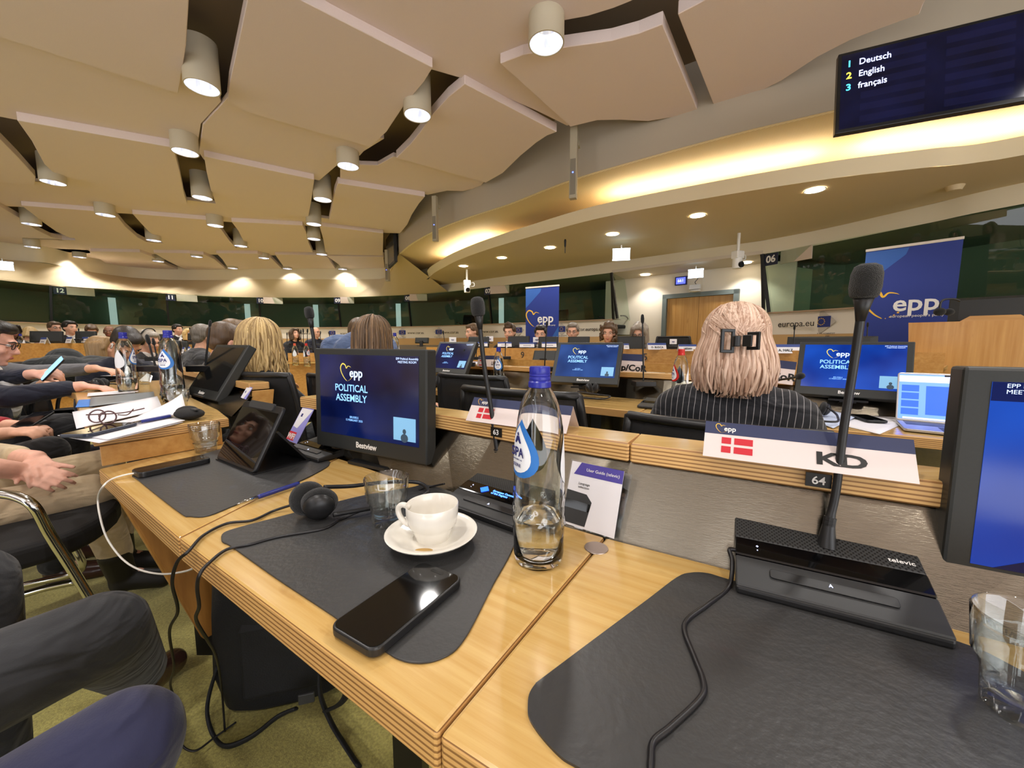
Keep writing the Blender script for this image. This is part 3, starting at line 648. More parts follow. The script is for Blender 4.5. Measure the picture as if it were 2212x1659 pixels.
def mic_unit(loc, ang, label, stem=None, w_=.205, d_=.135, h_=.047, lit=0, grp='microphone stations', detail=True, fr=.0155):
    """wedge desk station: origin at front-left bottom corner, x along its front, y to the back"""
    r = thing('microphone_station', label, 'microphone', loc, ang, grp)
    hf = .012; z = lambda y: hf+(h_-hf)*y/d_
    def band(y0, y1, lift, name, m, x0=0., x1=w_):
        MB().loft([[(x0, y0, z(y0)-.008), (x1, y0, z(y0)-.008), (x1, y1, z(y1)-.008), (x0, y1, z(y1)-.008)], [(x0, y0, z(y0)+lift), (x1, y0, z(y0)+lift), (x1, y1, z(y1)+lift), (x0, y1, z(y1)+lift)]]).obj(name, m, r, bevel=.0015, bseg=1)
    MB().loft([[(0, 0, 0), (w_, 0, 0), (w_, d_, 0), (0, d_, 0)], [(0, 0, hf-.002), (w_, 0, hf-.002), (w_, d_, h_-.002), (0, d_, h_-.002)]]).obj('base', plast_m, r, bevel=.003)
    band(.002, d_*.36, .0, 'front_plate', plast2_m); band(d_*.36+.001, d_*.59, .0012, 'display_strip', gloss_m); band(d_*.59+.001, d_-.001, .0, 'speaker_grille', perf_b)
    if detail:
        sl = atan2(h_-hf, d_); T = TR((w_*.5, d_*.21, z(d_*.21)+.0005)) @ RX(sl)
        o = MB().prism(rrect(w_*.62, .014, .004), 0, .0018).obj('touch_bar', plast_m, r, bevel=.0006); o.matrix_local = T
        text('+\n-', .006, TR((w_*.13, d_*.475, z(d_*.475)+.002)) @ RX(sl), white_e, r, 'volume_marks')
        text('A', .006, TR((w_*.5, d_*.21, z(d_*.21)+.003)) @ RX(sl), white_e, r, 'touch_mark')
        if lit:
            text('European Committee\nof the Regions', .0072, TR((w_*.40, d_*.475, z(d_*.475)+.002)) @ RX(sl), mat('display_text', (70, 120, 235), .5, emit=1.6), r, ax='LEFT')
            q = MB().prism([(.012, 0), (0, .011), (-.012, 0), (0, -.011)], 0, .0005).obj('emblem', mat('display_emblem', (30, 80, 230), .5, emit=1.6), r); q.matrix_local = TR((w_*.30, d_*.475, z(d_*.475)+.002)) @ RX(sl)
        else:
            text('televic', .0085, TR((w_*.90, d_*.68, z(d_*.68)+.001)) @ RX(sl), white_m, r, bold=.01, ext=.0002, sx=1.2)
    if stem: gooseneck(stem, r, fr, fr*2.6)
    return r
a0 = atz(1589, 1281, TZ+.003); a1 = atz(2067, 1407, TZ+.003); aa = atan2(a1.y-a0.y, a1.x-a0.x); wd = (a1-a0).length
Ri = (TR(a0) @ RZ(aa)).inverted()
def loc_pts(inv, pts): return [inv @ p for p in pts]
st = [aty(1785, 1181, .512), aty(1791, 1130, .516), aty(1806, 1060, .52), aty(1822, 930, .522), aty(1844, 790, .52), aty(1861, 674, .515)]
mic_unit(a0, aa, 'black microphone station on the large desk mat, tall gooseneck in front of the blonde woman', loc_pts(Ri, st), w_=wd, d_=.13, h_=.066, fr=.0168)
# left station, lit display
b0 = atz(953, 1094, TZ+.003); b1 = b0+V((.80, -.60, 0))*.21; ab = atan2(-.60, .80)
Li_ = (TR(b0) @ RZ(ab)).inverted()
st2 = [aty(1083, 1026, .84), aty(1074, 975, .845), aty(1062, 890, .85), aty(1046, 790, .85), aty(1036, 700, .85)]
mic_unit(b0, ab, 'black microphone station with lit blue display behind the white coffee cup', loc_pts(Li_, st2), lit=1)
# far left station at the back of the tablet seat
c0 = atz(613, 977, TZ+.003); c1 = atz(678, 998, TZ+.003); ac = atan2(c1.y-c0.y, c1.x-c0.x)
st3 = [aty(706, 960, 1.13), aty(698, 900, 1.16), aty(688, 800, 1.19), aty(672, 700, 1.20)]
mic_unit(c0, ac, 'low grey microphone station behind the tablet stand, gooseneck before the blonde hair', loc_pts((TR(c0) @ RZ(ac)).inverted(), st3), w_=.19, d_=.12, h_=.03, fr=.0135)
# ---------------------------------------------------------------- monitors
bez_m = mat('monitor_bezel', (42, 44, 43), .42, noise=.08, nscale=300)
def slide_mat(name, c0, c1, e, ax=(1, 0, 0)):
    if name in MATS: return MATS[name]
    m = mat(name, c0, .25); nt = m.node_tree; b = nt.nodes['Principled BSDF']; b.inputs['Base Color'].default_value = (0, 0, 0, 1); b.inputs['Roughness'].default_value = .12
    tc = nt.nodes.new('ShaderNodeTexCoord'); n = nt.nodes.new('ShaderNodeTexNoise'); n.inputs['Scale'].default_value = 5; nt.links.new(tc.outputs['Object'], n.inputs['Vector'])
    r = nt.nodes.new('ShaderNodeValToRGB'); r.color_ramp.elements[0].position = .35; r.color_ramp.elements[1].position = .7
    r.color_ramp.elements[0].color = srgb(*c0); r.color_ramp.elements[1].color = srgb(*c1); nt.links.new(n.outputs['Fac'], r.inputs[0])
    nt.links.new(r.outputs[0], b.inputs['Emission Color']); b.inputs['Emission Strength'].default_value = e; return m
slide_dim = slide_mat('slide_dim', (6, 10, 40), (12, 28, 84), .45)
slide_mid = slide_mat('slide_mid', (24, 44, 92), (44, 72, 130), .55)
slide_brt = slide_mat('slide_bright', (8, 44, 136), (24, 78, 186), .42)
txt_e = mat('slide_text', (120, 170, 225), .5, emit=.5); txt_w = mat('slide_text_white', (170, 190, 225), .5, emit=.5)
yel_e = mat('slide_yellow', (190, 170, 70), .5, emit=.4); yel_m = mat('print_yellow', (238, 190, 60), .6)
inset_e = mat('inset_sky', (98, 140, 170), .5, emit=.5)
insetd_e = mat('inset_figure', (40, 56, 70), .5, emit=.45)
screen_off = mat('screen_off', (20, 22, 24), .10, spec=.6)
def heart(par, T, s, m, ext=.0004, name='heart_emblem'):
    """open heart outline of the party emblem, drawn as one tapering stroke, with little stars"""
    P = [(.05, -.50), (-.16, -.34), (-.40, -.02), (-.46, .26), (-.30, .46), (-.08, .40), (.03, .22), (.16, .34), (.36, .30), (.46, .22)]
    L = cat([V((x*s, y*s, 0)) for x, y in P], 6); n = len(L); A, B = [], []
    for i, p in enumerate(L):
        t = (L[min(i+1, n-1)]-L[max(i-1, 0)]).normalized(); q = V((-t.y, t.x, 0)); w_ = s*.075*sin(pi*min(1, .06+i/(n-1)))**.7
        A.append(p+q*w_*.5); B.append(p-q*w_*.5)
    mb = MB().strip(A, B)
    for k, (x, y) in enumerate(((.14, -.50), (.24, -.46), (.34, -.40), (.43, -.32))):
        r_ = s*(.02+.008*k); mb.prism([(x*s+r_*(1 if j % 2 == 0 else .42)*cos(pi/2+j*pi/5), y*s+r_*(1 if j % 2 == 0 else .42)*sin(pi/2+j*pi/5)) for j in range(10)], 0, .0002)
    o = mb.obj(name, m, par); o.matrix_local = T; return o
def epp_logo(par, T, s, mh, mt, tagline=True):
    heart(par, T @ TR((-s*.45, 0, 0)), s, mh)
    text('epp', s*.72, T @ TR((s*.36, -s*.05, .0002)), mt, par, bold=.018, ext=.0002)
    if tagline and s > .05: text("european people's party", s*.125, T @ TR((s*.40, -s*.44, .0002)), mt, par, 'tagline', ext=.0002)
def monitor(loc, ang, tilt, label, slide=None, big=True, w_=.41, h_=.28, foot=.03, grp='desk monitors', brand=True, foot_d=.06, bar=False):
    """origin at bottom centre of the front face; faces -y"""
    r = thing('monitor', label, 'monitor', loc, 0, grp, rot=(-tilt, 0, ang))
    r.rotation_mode = 'XYZ'
    d = .045
    MB().loft([[(-w_/2, 0, 0), (w_/2, 0, 0), (w_/2, 0, h_), (-w_/2, 0, h_)], [(-w_/2, d*.8, 0), (w_/2, d*.8, 0), (w_/2, d*.8, h_), (-w_/2, d*.8, h_)], [(-w_*.42, d, h_*.1), (w_*.42, d, h_*.1), (w_*.42, d, h_*.9), (-w_*.42, d, h_*.9)]]).obj('case', bez_m, r, bevel=.004)
    sw, sh = w_*.885, h_*.79; cz = h_*.545
    T = TR((0, -.0008, cz)) @ RX(pi/2)
    m = slide or screen_off
    o = MB().prism([(-sw/2, -sh/2), (sw/2, -sh/2), (sw/2, sh/2), (-sw/2, sh/2)], -.001, .0).obj('screen', m, r); o.matrix_local = T
    if slide:
        S_ = TR((0, 0, .0006))
        epp_logo(o, S_ @ TR((-sw*.14, sh*.29, 0)), sw*.13, yel_e, txt_w, False)
        text('POLITICAL\nASSEMBLY', sw*.073, S_ @ TR((-sw*.15, sh*.03, 0)), txt_e, o, 'slide_title', bold=.012, ext=.0001)
        text('BRUSSELS\n12 FEBRUARY 2025', sw*.022, S_ @ TR((-sw*.12, -sh*.28, 0)), txt_e, o, 'slide_subtitle', ext=.0001)
        text('EPP Political Assembly\nMEETING ROOM', sw*.022, S_ @ TR((sw*.40, sh*.45, 0)), txt_w, o, 'slide_caption', ext=.0001)
        if bar:
            q = MB().prism([(-sw/2, sh*.40), (sw/2, sh*.40), (sw/2, sh/2), (-sw/2, sh/2)], .0002, .0004).obj('caption_bar', slide_dim, o); MB().prism([(-sw*.45, -sh/2), (sw/2, -sh/2), (sw/2, -sh*.44), (-sw*.32, -sh*.38)], .0002, .0004).obj('footer_shape', slide_dim, o)
            text('EPP Political Assembly\nMEETING ROOM', sw*.019, S_ @ TR((-sw*.47, sh*.465, .0004)), txt_w, o, 'slide_caption', 'LEFT', ext=.0001)
        q = MB().prism([(-sw*.1, -sh*.13), (sw*.1, -sh*.13), (sw*.1, sh*.13), (-sw*.1, sh*.13)], 0, .0003).obj('speaker_inset', inset_e, o); q.matrix_local = S_ @ TR((sw*.375, -sh*.32, 0))
        q = MB().ell((sw*.375, -sh*.345, .0004), (sw*.016, sh*.03, .0004)).ell((sw*.375, -sh*.42, .0004), (sw*.034, sh*.05, .0004)).obj('inset_figure', insetd_e, o); q.matrix_local = S_
    if brand: text('Bestview', w_*.052, TR((0, -.001, h_*.075)) @ RX(pi/2), white_m, r, 'brand_lettering', bold=.02, ext=.0003)
    # neck and foot in the upright frame
    q = MB().box((0, d*.6+foot_d*.3, -foot/2+.02), (.06, .03, foot+.06)).box((0, d*.6+foot_d*.3, -foot+.004), (.14, .10, .008)); o = q.obj('stand', plast_m, r); o.matrix_local = RX(tilt)
    return r
mL0, mR0 = V((-.575, 1.105, 0)), V((-.207, .905, 0)); mc = (mL0+mR0)/2; am = atan2(mR0.y-mL0.y, mR0.x-mL0.x)
monitor((mc.x, mc.y, .772), am, R(2), 'black desk monitor showing the POLITICAL ASSEMBLY slide, nearest of the slides', slide_dim, w_=(mR0-mL0).length, h_=.282, foot=.035)
mp_ = V((.548, .462, 0)); md = V((.87, -.49, 0)); mw = .42
RMON = rm = monitor((mp_.x+md.x*mw/2, mp_.y+md.y*mw/2, .755), atan2(md.y, md.x), R(1), 'huge black monitor cut by the right frame edge', slide_brt, bar=True, w_=mw, h_=.286, foot=.018)
# ================================================================ things on the nearest desk
clear_m = glassmat('clear_glass', (.95, .97, .96, 1), 2.2, 0, 1.5)
china_m = mat('white_china', (232, 228, 218), .14, coat=.5)
def glassbsdf(name, tint=(1, 1, 1, 1), ior=1.47, rough=.0, bump=0, bscale=60):
    m = mat(name, tint, rough, trans=1.0, ior=ior, bump=bump, bscale=bscale); return m
gl_m = glassbsdf('drinking_glass', (.97, .985, .98, 1)); wat_m = glassbsdf('water', (.97, .985, .98, 1), 1.33)
def tumbler(px, py, label, z=TZ, r=.040, h=.088, water=0.):
    p = atz(px, py, z) if not isinstance(px, V) else px
    r_ = thing('water_glass', label, 'glass', p, .2, 'faceted water glasses')
    n = 40; rings = []
    def ring(rad, zz, fac): return [((rad*(1-fac*(.5-.5*cos(8*2*pi*i/n)))*cos(2*pi*i/n)), (rad*(1-fac*(.5-.5*cos(8*2*pi*i/n)))*sin(2*pi*i/n)), zz) for i in range(n)]
    rings = [ring(.0001, .003, 0), ring(r*.60, .003, .10), ring(r*.68, .0, .12), ring(r*.72, .004, .14), ring(r*.78, h*.45, .10), ring(r*.92, h*.53, .0), ring(r, h*.98, 0), ring(r*.97, h, 0), ring(r*.93, h*.985, 0), ring(r*.85, h*.55, 0), ring(r*.66, h*.2, 0), ring(r*.4, h*.15, 0), ring(.0001, h*.14, 0)]
    MB().loft(rings, True, False).obj('vessel', clear_m, r_, smooth=50)
    if water:
        MB().lathe([(.0001, h*.15), (r*.6, h*.2), (r*.8, h*water), (.0001, h*water)], 28).obj('water', wat_m, r_, smooth=40)
    return r_
tumbler(838, 1128, 'empty faceted water glass beside the white coffee cup', TZ+.003)
tumbler(446, 975, 'faceted water glass behind the phone at the left end of the desk', TZ, water=.35)
tumbler(V((.462, .312, TZ+.003)), 0, 'faceted water glass cut by the right frame edge', r=.04, h=.09)
# cup and saucer
cp = atz(933, 1168, TZ+.006); cp.z = TZ+.003
s_ = MB().lathe([(.0001, .004), (.026, .004), (.027, 0), (.034, 0), (.036, .004), (.060, .013), (.0745, .020), (.0755, .022), (.073, .0225), (.058, .0165), (.038, .0085), (.030, .0075), (.0001, .0075)], 48).obj('saucer', china_m, smooth=60); s_.location = cp
tag(s_, 'white china saucer with a coffee stain under the cup', 'saucer')
st_ = MB().loft([[(.018+.028*cos(a)*(.5), -.045+.006*sin(a), .0128) for a in [2*pi*i/20 for i in range(20)]]], True, True).obj('coffee_stain', mat('coffee_stain', (176, 140, 76), .2), s_)
st_.matrix_local = TR((-.02, -.004, .0012))
cu = thing('coffee_cup', 'white china coffee cup with dregs on the white saucer', 'cup', (cp.x+.001, cp.y+.004, cp.z+.0075), 0)
MB().lathe([(.0001, .002), (.024, .002), (.025, 0), (.0275, .0), (.029, .006), (.034, .018), (.0355, .022), (.040, .026), (.0425, .040), (.0432, .0585), (.0425, .0595), (.0415, .0585), (.0405, .040), (.037, .024), (.028, .010), (.0001, .006)], 48).obj('body', china_m, cu, smooth=60)
MB().tube(cat([V((-.039, .004, .050)), V((-.052, .010, .052)), V((-.061, .014, .044)), V((-.058, .013, .030)), V((-.046, .008, .020)), V((-.036, .004, .019))], 6), .0048, 10).obj('handle', china_m, cu, smooth=True)
MB().lathe([(.0001, .0095), (.026, .0096), (.020, .0098)], 24).obj('coffee_dregs', mat('coffee', (120, 96, 60), .3), cu)
# smartphones
def phone(c, ang, label, z, w_=.074, l=.150, t=.0095, scr=None, body=None, tilt=None):
    r = thing('smartphone', label, 'phone', (c[0], c[1], z), 0, None, rot=tilt or (0, 0, ang))
    MB().prism(rrect(w_, l, .013), 0, t).obj('case', body or plast_m, r, bevel=.0022, bseg=3)
    MB().prism(rrect(w_*.93, l*.965, .011), t-.0002, t+.0004).obj('screen', scr or gloss_m, r)
    MB().prism(rrect(.022, .006, .0029), t+.0002, t+.0006, TR((0, l*.43, 0))).obj('camera_cutout', black_m, r)
    return r
pc = [atz(x, y, TZ+.012) for x, y in ((735, 1352), (800, 1398), (980, 1248), (920, 1223))]
pcen = sum(pc, V((0, 0, 0)))/4; pa = atan2((pc[3]+pc[2]-pc[0]-pc[1]).y, (pc[3]+pc[2]-pc[0]-pc[1]).x)-pi/2
phone((pcen.x, pcen.y), pa, 'black smartphone lying at the edge of the middle desk mat', TZ+.003, .078, .152, .011)
q0, q1 = atz(300, 1022, TZ+.01), atz(440, 992, TZ+.01); qc = (q0+q1)/2
p2 = phone((qc.x, qc.y), atan2(q1.y-q0.y, q1.x-q0.x)-pi/2, 'long black phone with white charging cable, left end of the desk', TZ+.003, .062, .150, .014)
# tablet on its folding stand
tb0, tb1 = atz(466, 993, TZ+.004), atz(547, 1026, TZ+.004); tu = (tb1-tb0); tw = tu.length; ta = atan2(tu.y, tu.x)
tcen = (tb0+tb1)/2
tab = thing('tablet', 'black tablet propped on a folding case stand on the left mat', 'tablet', (tcen.x, tcen.y, TZ+.0035), ta)
TT = RX(R(-30)); TU = TR((0, 0, .004)) @ RX(R(62)-pi/2) 
TB = TR((0, 0, .004)) @ RX(R(62))
th_ = .178
o = MB().prism(rrect(tw, th_, .012, cy=th_/2), -.010, 0).obj('case', plast_m, tab, bevel=.003); o.matrix_local = TB
o = MB().prism(rrect(tw*.93, th_*.84, .004, cy=th_*.47), 0, .0012).obj('screen', mat('tablet_glass', (10, 11, 13), .03, spec=.9), tab); o.matrix_local = TB
o = MB().prism(rrect(tw*.6, .02, .004, cy=th_*.965), -.002, .003).obj('clip', plast2_m, tab); o.matrix_local = TB
e = TB @ V((0, th_*.62, -.011))
MB().loft([[(-tw/2, e.y, e.z), (tw/2, e.y, e.z), (tw/2, e.y+.075, .002), (-tw/2, e.y+.075, .002)], [(-tw/2, e.y+.006, e.z+.002), (tw/2, e.y+.006, e.z+.002), (tw/2, e.y+.081, .004), (-tw/2, e.y+.081, .004)]]).obj('stand_flap', plast_m, tab)
MB().box((0, .075, .0015), (tw, .15, .003)).obj('case_base', plast_m, tab)
# pen
PEN0, PEN1 = atz(512, 1089, TZ+.008), atz(646, 1044, TZ+.009); nd = (PEN1-PEN0).normalized(); ln = (PEN1-PEN0).length
pen = thing('ballpoint_pen', 'navy ballpoint pen with silver tip on the left mat edge', 'pen', PEN0, 0)
f0 = lambda t: nd*ln*t
MB().tube([f0(.30), f0(.34), f0(.97), f0(1)], [.0045, .005, .005, .0042], 12).obj('barrel', mat('navy_plastic', (38, 48, 124), .3), pen, smooth=True)
MB().tube([f0(0), f0(.04), f0(.10), f0(.30)], [.0006, .0012, .0028, .0045], 12).obj('tip', mat('chrome', (210, 210, 210), .12, 1), pen, smooth=True)
# headphones lying on the mat
HPH = hp = thing('headphones', 'black padded headphones lying beside the empty water glass', 'headphones', atz(680, 1112, TZ+.003), 0)
hc = wm(hp).inverted()
pa_, pb_ = atz(660, 1070, TZ+.045), atz(690, 1092, TZ+.036)
def earcup(c, nrm, lab):
    c = hc @ c; n = V(nrm).normalized(); T = frame(c, n.orthogonal(), n)
    o = MB().lathe([(.0001, -.004), (.024, -.004), (.031, .002), (.032, .008), (.028, .015), (.015, .017), (.0001, .013)], 28).obj('ear_pad', foam_m, hp, smooth=True); o.matrix_local = T
    o = MB().lathe([(.0001, -.022), (.012, -.021), (.023, -.015), (.027, -.007), (.027, -.003), (.0001, -.003)], 28).obj('ear_shell', plast_m, hp, smooth=True); o.matrix_local = T
earcup(atz(664, 1076, TZ+.036), (.55, -.80, .28), 'a'); earcup(atz(690, 1090, TZ+.033), (-.35, .88, .30), 'b')
hb = [atz(700, 1052, TZ+.05), atz(760, 1050, TZ+.035), atz(830, 1042, TZ+.03), atz(900, 1042, TZ+.02), atz(925, 1060, TZ+.018), atz(890, 1080, TZ+.016), atz(800, 1098, TZ+.014), atz(720, 1112, TZ+.02)]
MB().tube(cat([hc @ p for p in hb], 6), .0042, 8).obj('headband', plast_m, hp, smooth=True)
# cables
cab_m = mat('black_cable', (20, 18, 20), .4); cabw_m = mat('white_cable', (226, 222, 214), .45)
def cable(pts, r, m, label, name='cable', n=8):
    c = pts[0].copy(); o = MB().tube(cat([p-c for p in pts], n), r, 8).obj(name, m, smooth=True); o.location = c
    tag(o, label, 'cable'); return o
z = TZ+.0045; e0 = TZ+.002
cable([atz(636, 1089, z+.01), atz(590, 1104, z), atz(545, 1124, z), atz(490, 1131, z), atz(440, 1156, z), atz(408, 1190, z), aty(383, 1214, .585), aty(372, 1260, .60), aty(384, 1320, .64), aty(366, 1365, .70), aty(376, 1440, .80), aty(368, 1480, .86), aty(384, 1530, .90), aty(388, 1600, .88), aty(420, 1622, .88), aty(465, 1592, .92), aty(510, 1560, .96)], .0026, cab_m, 'black headphone cable hanging over the desk edge past the shoe')
cable([atz(795, 1097, z+.01), atz(740, 1120, z), atz(700, 1142, z), atz(600, 1160, z), atz(540, 1176, z), atz(490, 1187, z), atz(452, 1216, z), aty(432, 1240, .525), aty(426, 1270, .53), aty(430, 1310, .545), aty(424, 1340, .565), aty(450, 1385, .62), aty(464, 1410, .70), aty(474, 1450, .82), aty(480, 1500, .93), atz(486, 1580, .02)], .0026, cab_m, 'second black headphone cable hanging beside the black backpack')
cable([atz(1590, 1189, TZ+.035), atz(1576, 1188, TZ+.035), atz(1582, 1215, TZ+.024), atz(1574, 1268, z), atz(1530, 1305, z), atz(1486, 1338, z), atz(1479, 1365, z), atz(1500, 1420, z), atz(1520, 1475, z), atz(1512, 1510, z), atz(1450, 1570, z), atz(1412, 1602, z), atz(1406, 1640, z), atz(1404, 1700, z)], .0030, cab_m, 'black cable plugged into the right microphone station, curling over the large mat')
cable([atz(300, 1021, z+.006), atz(270, 1026, z+.004), atz(240, 1036, z), atz(222, 1052, TZ+.004), aty(212, 1075, .955), aty(215, 1110, .94), aty(230, 1160, .93), aty(262, 1205, .91), aty(300, 1230, .88), aty(350, 1240, .84), aty(400, 1234, .78), aty(428, 1222, .70)], .0022, cabw_m, 'white charging cable looping below the left end of the desk')
cable([atz(905, 1058, z), atz(925, 1052, z), atz(945, 1048, z+.006), atz(960, 1045, z+.014)], .0022, cab_m, 'short black cable at the left side of the lit microphone station')
cable([atz(560, 965, z), atz(600, 972, z), atz(640, 990, z), atz(690, 985, z), atz(715, 972, z)], .0024, cab_m, 'black cable behind the tablet stand')
# bottle of water
bot = thing('water_bottle', 'tall clear glass water bottle with blue screw cap in the middle of the desk', 'bottle', atz(1163, 1206, TZ), 0, 'glass water bottles')
BP = [(.0001, .004), (.026, .002), (.034, .0), (.0375, .006), (.0388, .016), (.0390, .06), (.0386, .12), (.0378, .16), (.0362, .195), (.0335, .222), (.029, .243), (.0225, .259), (.0165, .268), (.0140, .274), (.0135, .285)]
def brad(z_):
    for (a, b), (c, d) in zip(BP[2:], BP[3:]):
        if b <= z_ <= d: return a+(c-a)*(z_-b)/(d-b)
    return .0135
botg_m = glassbsdf('bottle_glass', (.965, .985, .97, 1), 1.45)
emb_m = glassbsdf('bottle_glass_embossed', (.96, .985, .97, 1), 1.45, bump=1.0, bscale=70)
cap_m = mat('blue_cap', (38, 44, 150), .3); blab_m = mat('label_blue', (46, 116, 196), .45); wlab_m = mat('label_white', (236, 240, 246), .45); navy_m = mat('print_navy', (34, 40, 110), .5)
prof = BP+[(.0118, .285), (.0122, .274), (.0145, .267), (.0205, .257), (.027, .241), (.0315, .221), (.0342, .194), (.0358, .16), (.0366, .12), (.037, .06), (.0368, .018), (.030, .009), (.0001, .011)]
MB().lathe([(max(a, .0001), b) for a, b in prof], 48).obj('glass_body', botg_m, bot, smooth=50)
wl_ = .072
MB().lathe([(.0001, .0115), (.030, .0105), (.0364, .019), (.0366, .06), (.0366, wl_), (.0001, wl_)], 40).obj('water', wat_m, bot, smooth=40)
def wave_patch():
    mb = MB(); n = 60; zs = [.045+i*.004 for i in range(17)]; rings = []
    for zz in zs:
        rr = []
        for i in range(n):
            a = 2*pi*i/n; t = (zz-.045)/.064
            amp = .0010*sin(pi*t)*(sin(5*a+9*t)+.8*sin(9*a-14*t+1)+.6*sin(14*a+20*t))
            rr.append(((brad(zz)+.0008+amp)*cos(a), (brad(zz)+.0008+amp)*sin(a), zz))
        rings.append(rr)
    return mb.loft(rings, True, False)
wave_patch().obj('embossed_waves', clear_m, bot, smooth=True)
ca_ = MB().lathe([(.0001, .300), (.0145, .300), (.0155, .298), (.0155, .290), (.0152, .289), (.0158, .287), (.0152, .285), (.0158, .283), (.0158, .281), (.0152, .279), (.0168, .277), (.017, .270), (.0162, .269), (.0140, .269)], 36).obj('cap', cap_m, bot, smooth=30)
def onb(a, zz, d): r_ = brad(zz)+d; return (r_*sin(a), -r_*cos(a), zz)   # azimuth 0 faces the camera
def tear(a0_, z0, w_, h_, d, k=28):
    pts = []
    for i in range(k):
        t = 2*pi*i/k; x = sin(t)*(.5+.5*cos(t/2*1.0)**2 if False else 1)*sin(t/2)**1.2; y = -cos(t)
        pts.append((x*w_/2*1.15, -y*h_/2 if False else cos(t)*h_/2))
    return [(a0_+x/.036, z0+y) for x, y in pts]
def label_patch(a0_, z0, w_, h_, d, name, m):
    pts = tear(a0_, z0, w_, h_, d); rings = []
    for s in (1, .75, .5, .25, .02): rings.append([onb(a0_+(a-a0_)*s, z0+(zz-z0)*s, d) for a, zz in pts])
    return MB().loft(rings, True, False).obj(name, m, bot, smooth=True)
la = -.92
label_patch(la, .182, .072, .086, .0006, 'front_label', blab_m); o = label_patch(la-.10, .181, .054, .070, .0009, 'label_drop', wlab_m)
label_patch(1.55, .170, .058, .092, .0006, 'back_label', wlab_m); label_patch(3.4, .170, .058, .092, .0006, 'back_label', wlab_m)
def ontext(body, size, a, zz, m, **k):
    p = V(onb(a, zz, .0014)); n = V((sin(a), -cos(a), 0)); return text(body, size, frame(p, V((cos(a), sin(a), 0)), n), m, bot, ext=.0001, **k)
ontext('SPA', .019, la-.12, .176, navy_m, bold=.02); ontext('REINE', .0075, la-.12, .157, navy_m); ontext('SOURCE SINCE 1583', .0028, la-.12, .1655, navy_m)
p = V(onb(la-.12, .197, .0014)); T = frame(p, V((cos(la-.1), sin(la-.1), 0)), V((sin(la-.1), -cos(la-.1), 0)))
o = MB().ell((0, .006, 0), (.0022, .0028, .0003)).loft([[(-.003, .003, 0), (.003, .003, 0), (.0075, -.007, 0), (.004, -.008, 0), (0, -.003, 0), (-.005, -.008, 0), (-.007, -.006, 0)], [(-.003, .003, .0003), (.003, .003, .0003), (.0075, -.007, .0003), (.004, -.008, .0003), (0, -.003, .0003), (-.005, -.008, .0003), (-.007, -.006, .0003)]]).obj('label_figure', navy_m, bot); o.matrix_local = T
# ---------------------------------------------------------------- user guide cards in acrylic stands
purple_m = mat('print_purple', (76, 66, 150), .5); lilac_m = mat('print_lilac', (150, 146, 214), .5); red_m = mat('print_red', (206, 44, 60), .5); paper_m = mat('paper_white', (226, 224, 228), .6)
acr_m = glassmat('acrylic', (.93, .94, .95, 1), 1.3)
def card(p0, u, upv, w_, h_, label, name='user_guide_card', catg='sign', grp='information cards in acrylic stands'):
    T = frame(p0, u, V(u).cross(V(upv))); r = thing(name, label, catg, p0, 0, grp); r.matrix_world = T; r.location, r.rotation_euler = T.to_translation(), T.to_euler(); return r
up_l = (nD*.34+V((0, 0, .94))).normalized()
g0 = atz(1213, 1128, TZ+.002); gu = V((.80, -.60, 0))
g = card(g0, gu, up_l, .10, .115, 'white user guide card with purple header leaning on the steel panel')
MB().prism([(0, 0), (.102, 0), (.102, .115), (0, .115)], -.0012, 0).obj('sheet', paper_m, g)
MB().prism([(.008, .092), (.102, .092), (.102, .115), (.020, .115)], .0001, .0005).obj('header_band', purple_m, g)
text('User Guide (televic)', .0078, TR((.064, .1035, .0008)), white_m, g, ext=.0001)
text('Language\nselection', .0062, TR((.032, .074, .0004)), plast_m, g, ext=.0001)
MB().prism([(0, .004), (.046, .004), (.052, .048), (.040, .060), (0, .062)], .0001, .0005).obj('pictured_microphone', plast2_m, g)
MB().prism([(0, .030), (.049, .030), (.051, .044), (0, .046)], .0005, .0007).obj('pictured_display', gloss_m, g)
o = MB().prism([(-.004, -.002), (.110, -.002), (.116, .112), (-.004, .118)], -.0035, -.0022).obj('acrylic_stand', acr_m, g)
def flyer(px, py, zz, u, s, label):
    p = atz(px, py, zz); g = card(p, u, (nD*.5+V((0, 0, .85))).normalized(), .1*s, .14*s, label)
    MB().prism([(0, 0), (.09*s, 0), (.09*s, .13*s), (0, .13*s)], -.001, 0).obj('sheet', lilac_m, g)
    MB().prism([(.004*s, .055*s), (.040*s, .05*s), (.088*s, .126*s), (.004*s, .126*s)], .0001, .0005).obj('white_arrow', paper_m, g)
    MB().prism([(0, .005*s), (.055*s, .005*s), (.055*s, .036*s), (0, .036*s)], .0001, .0005).obj('red_block', red_m, g)
    text('WIFI', .028*s, TR((.027*s, .018*s, .0008)), white_m, g, bold=.03, ext=.0001)
    MB().prism([(.022*s, .094*s), (.034*s, .094*s), (.034*s, .106*s), (.022*s, .106*s)], .0006, .0009).obj('flag_emblem', navy_m, g)
    o = MB().prism([(-.003, -.002), (.094*s, -.002), (.094*s, .10*s), (-.003, .10*s)], -.004, -.0025).obj('acrylic_stand', acr_m, g)
flyer(617, 950, TZ+.02, (.78, -.62, 0), .9, 'purple and white flyer with red block behind the tablet')
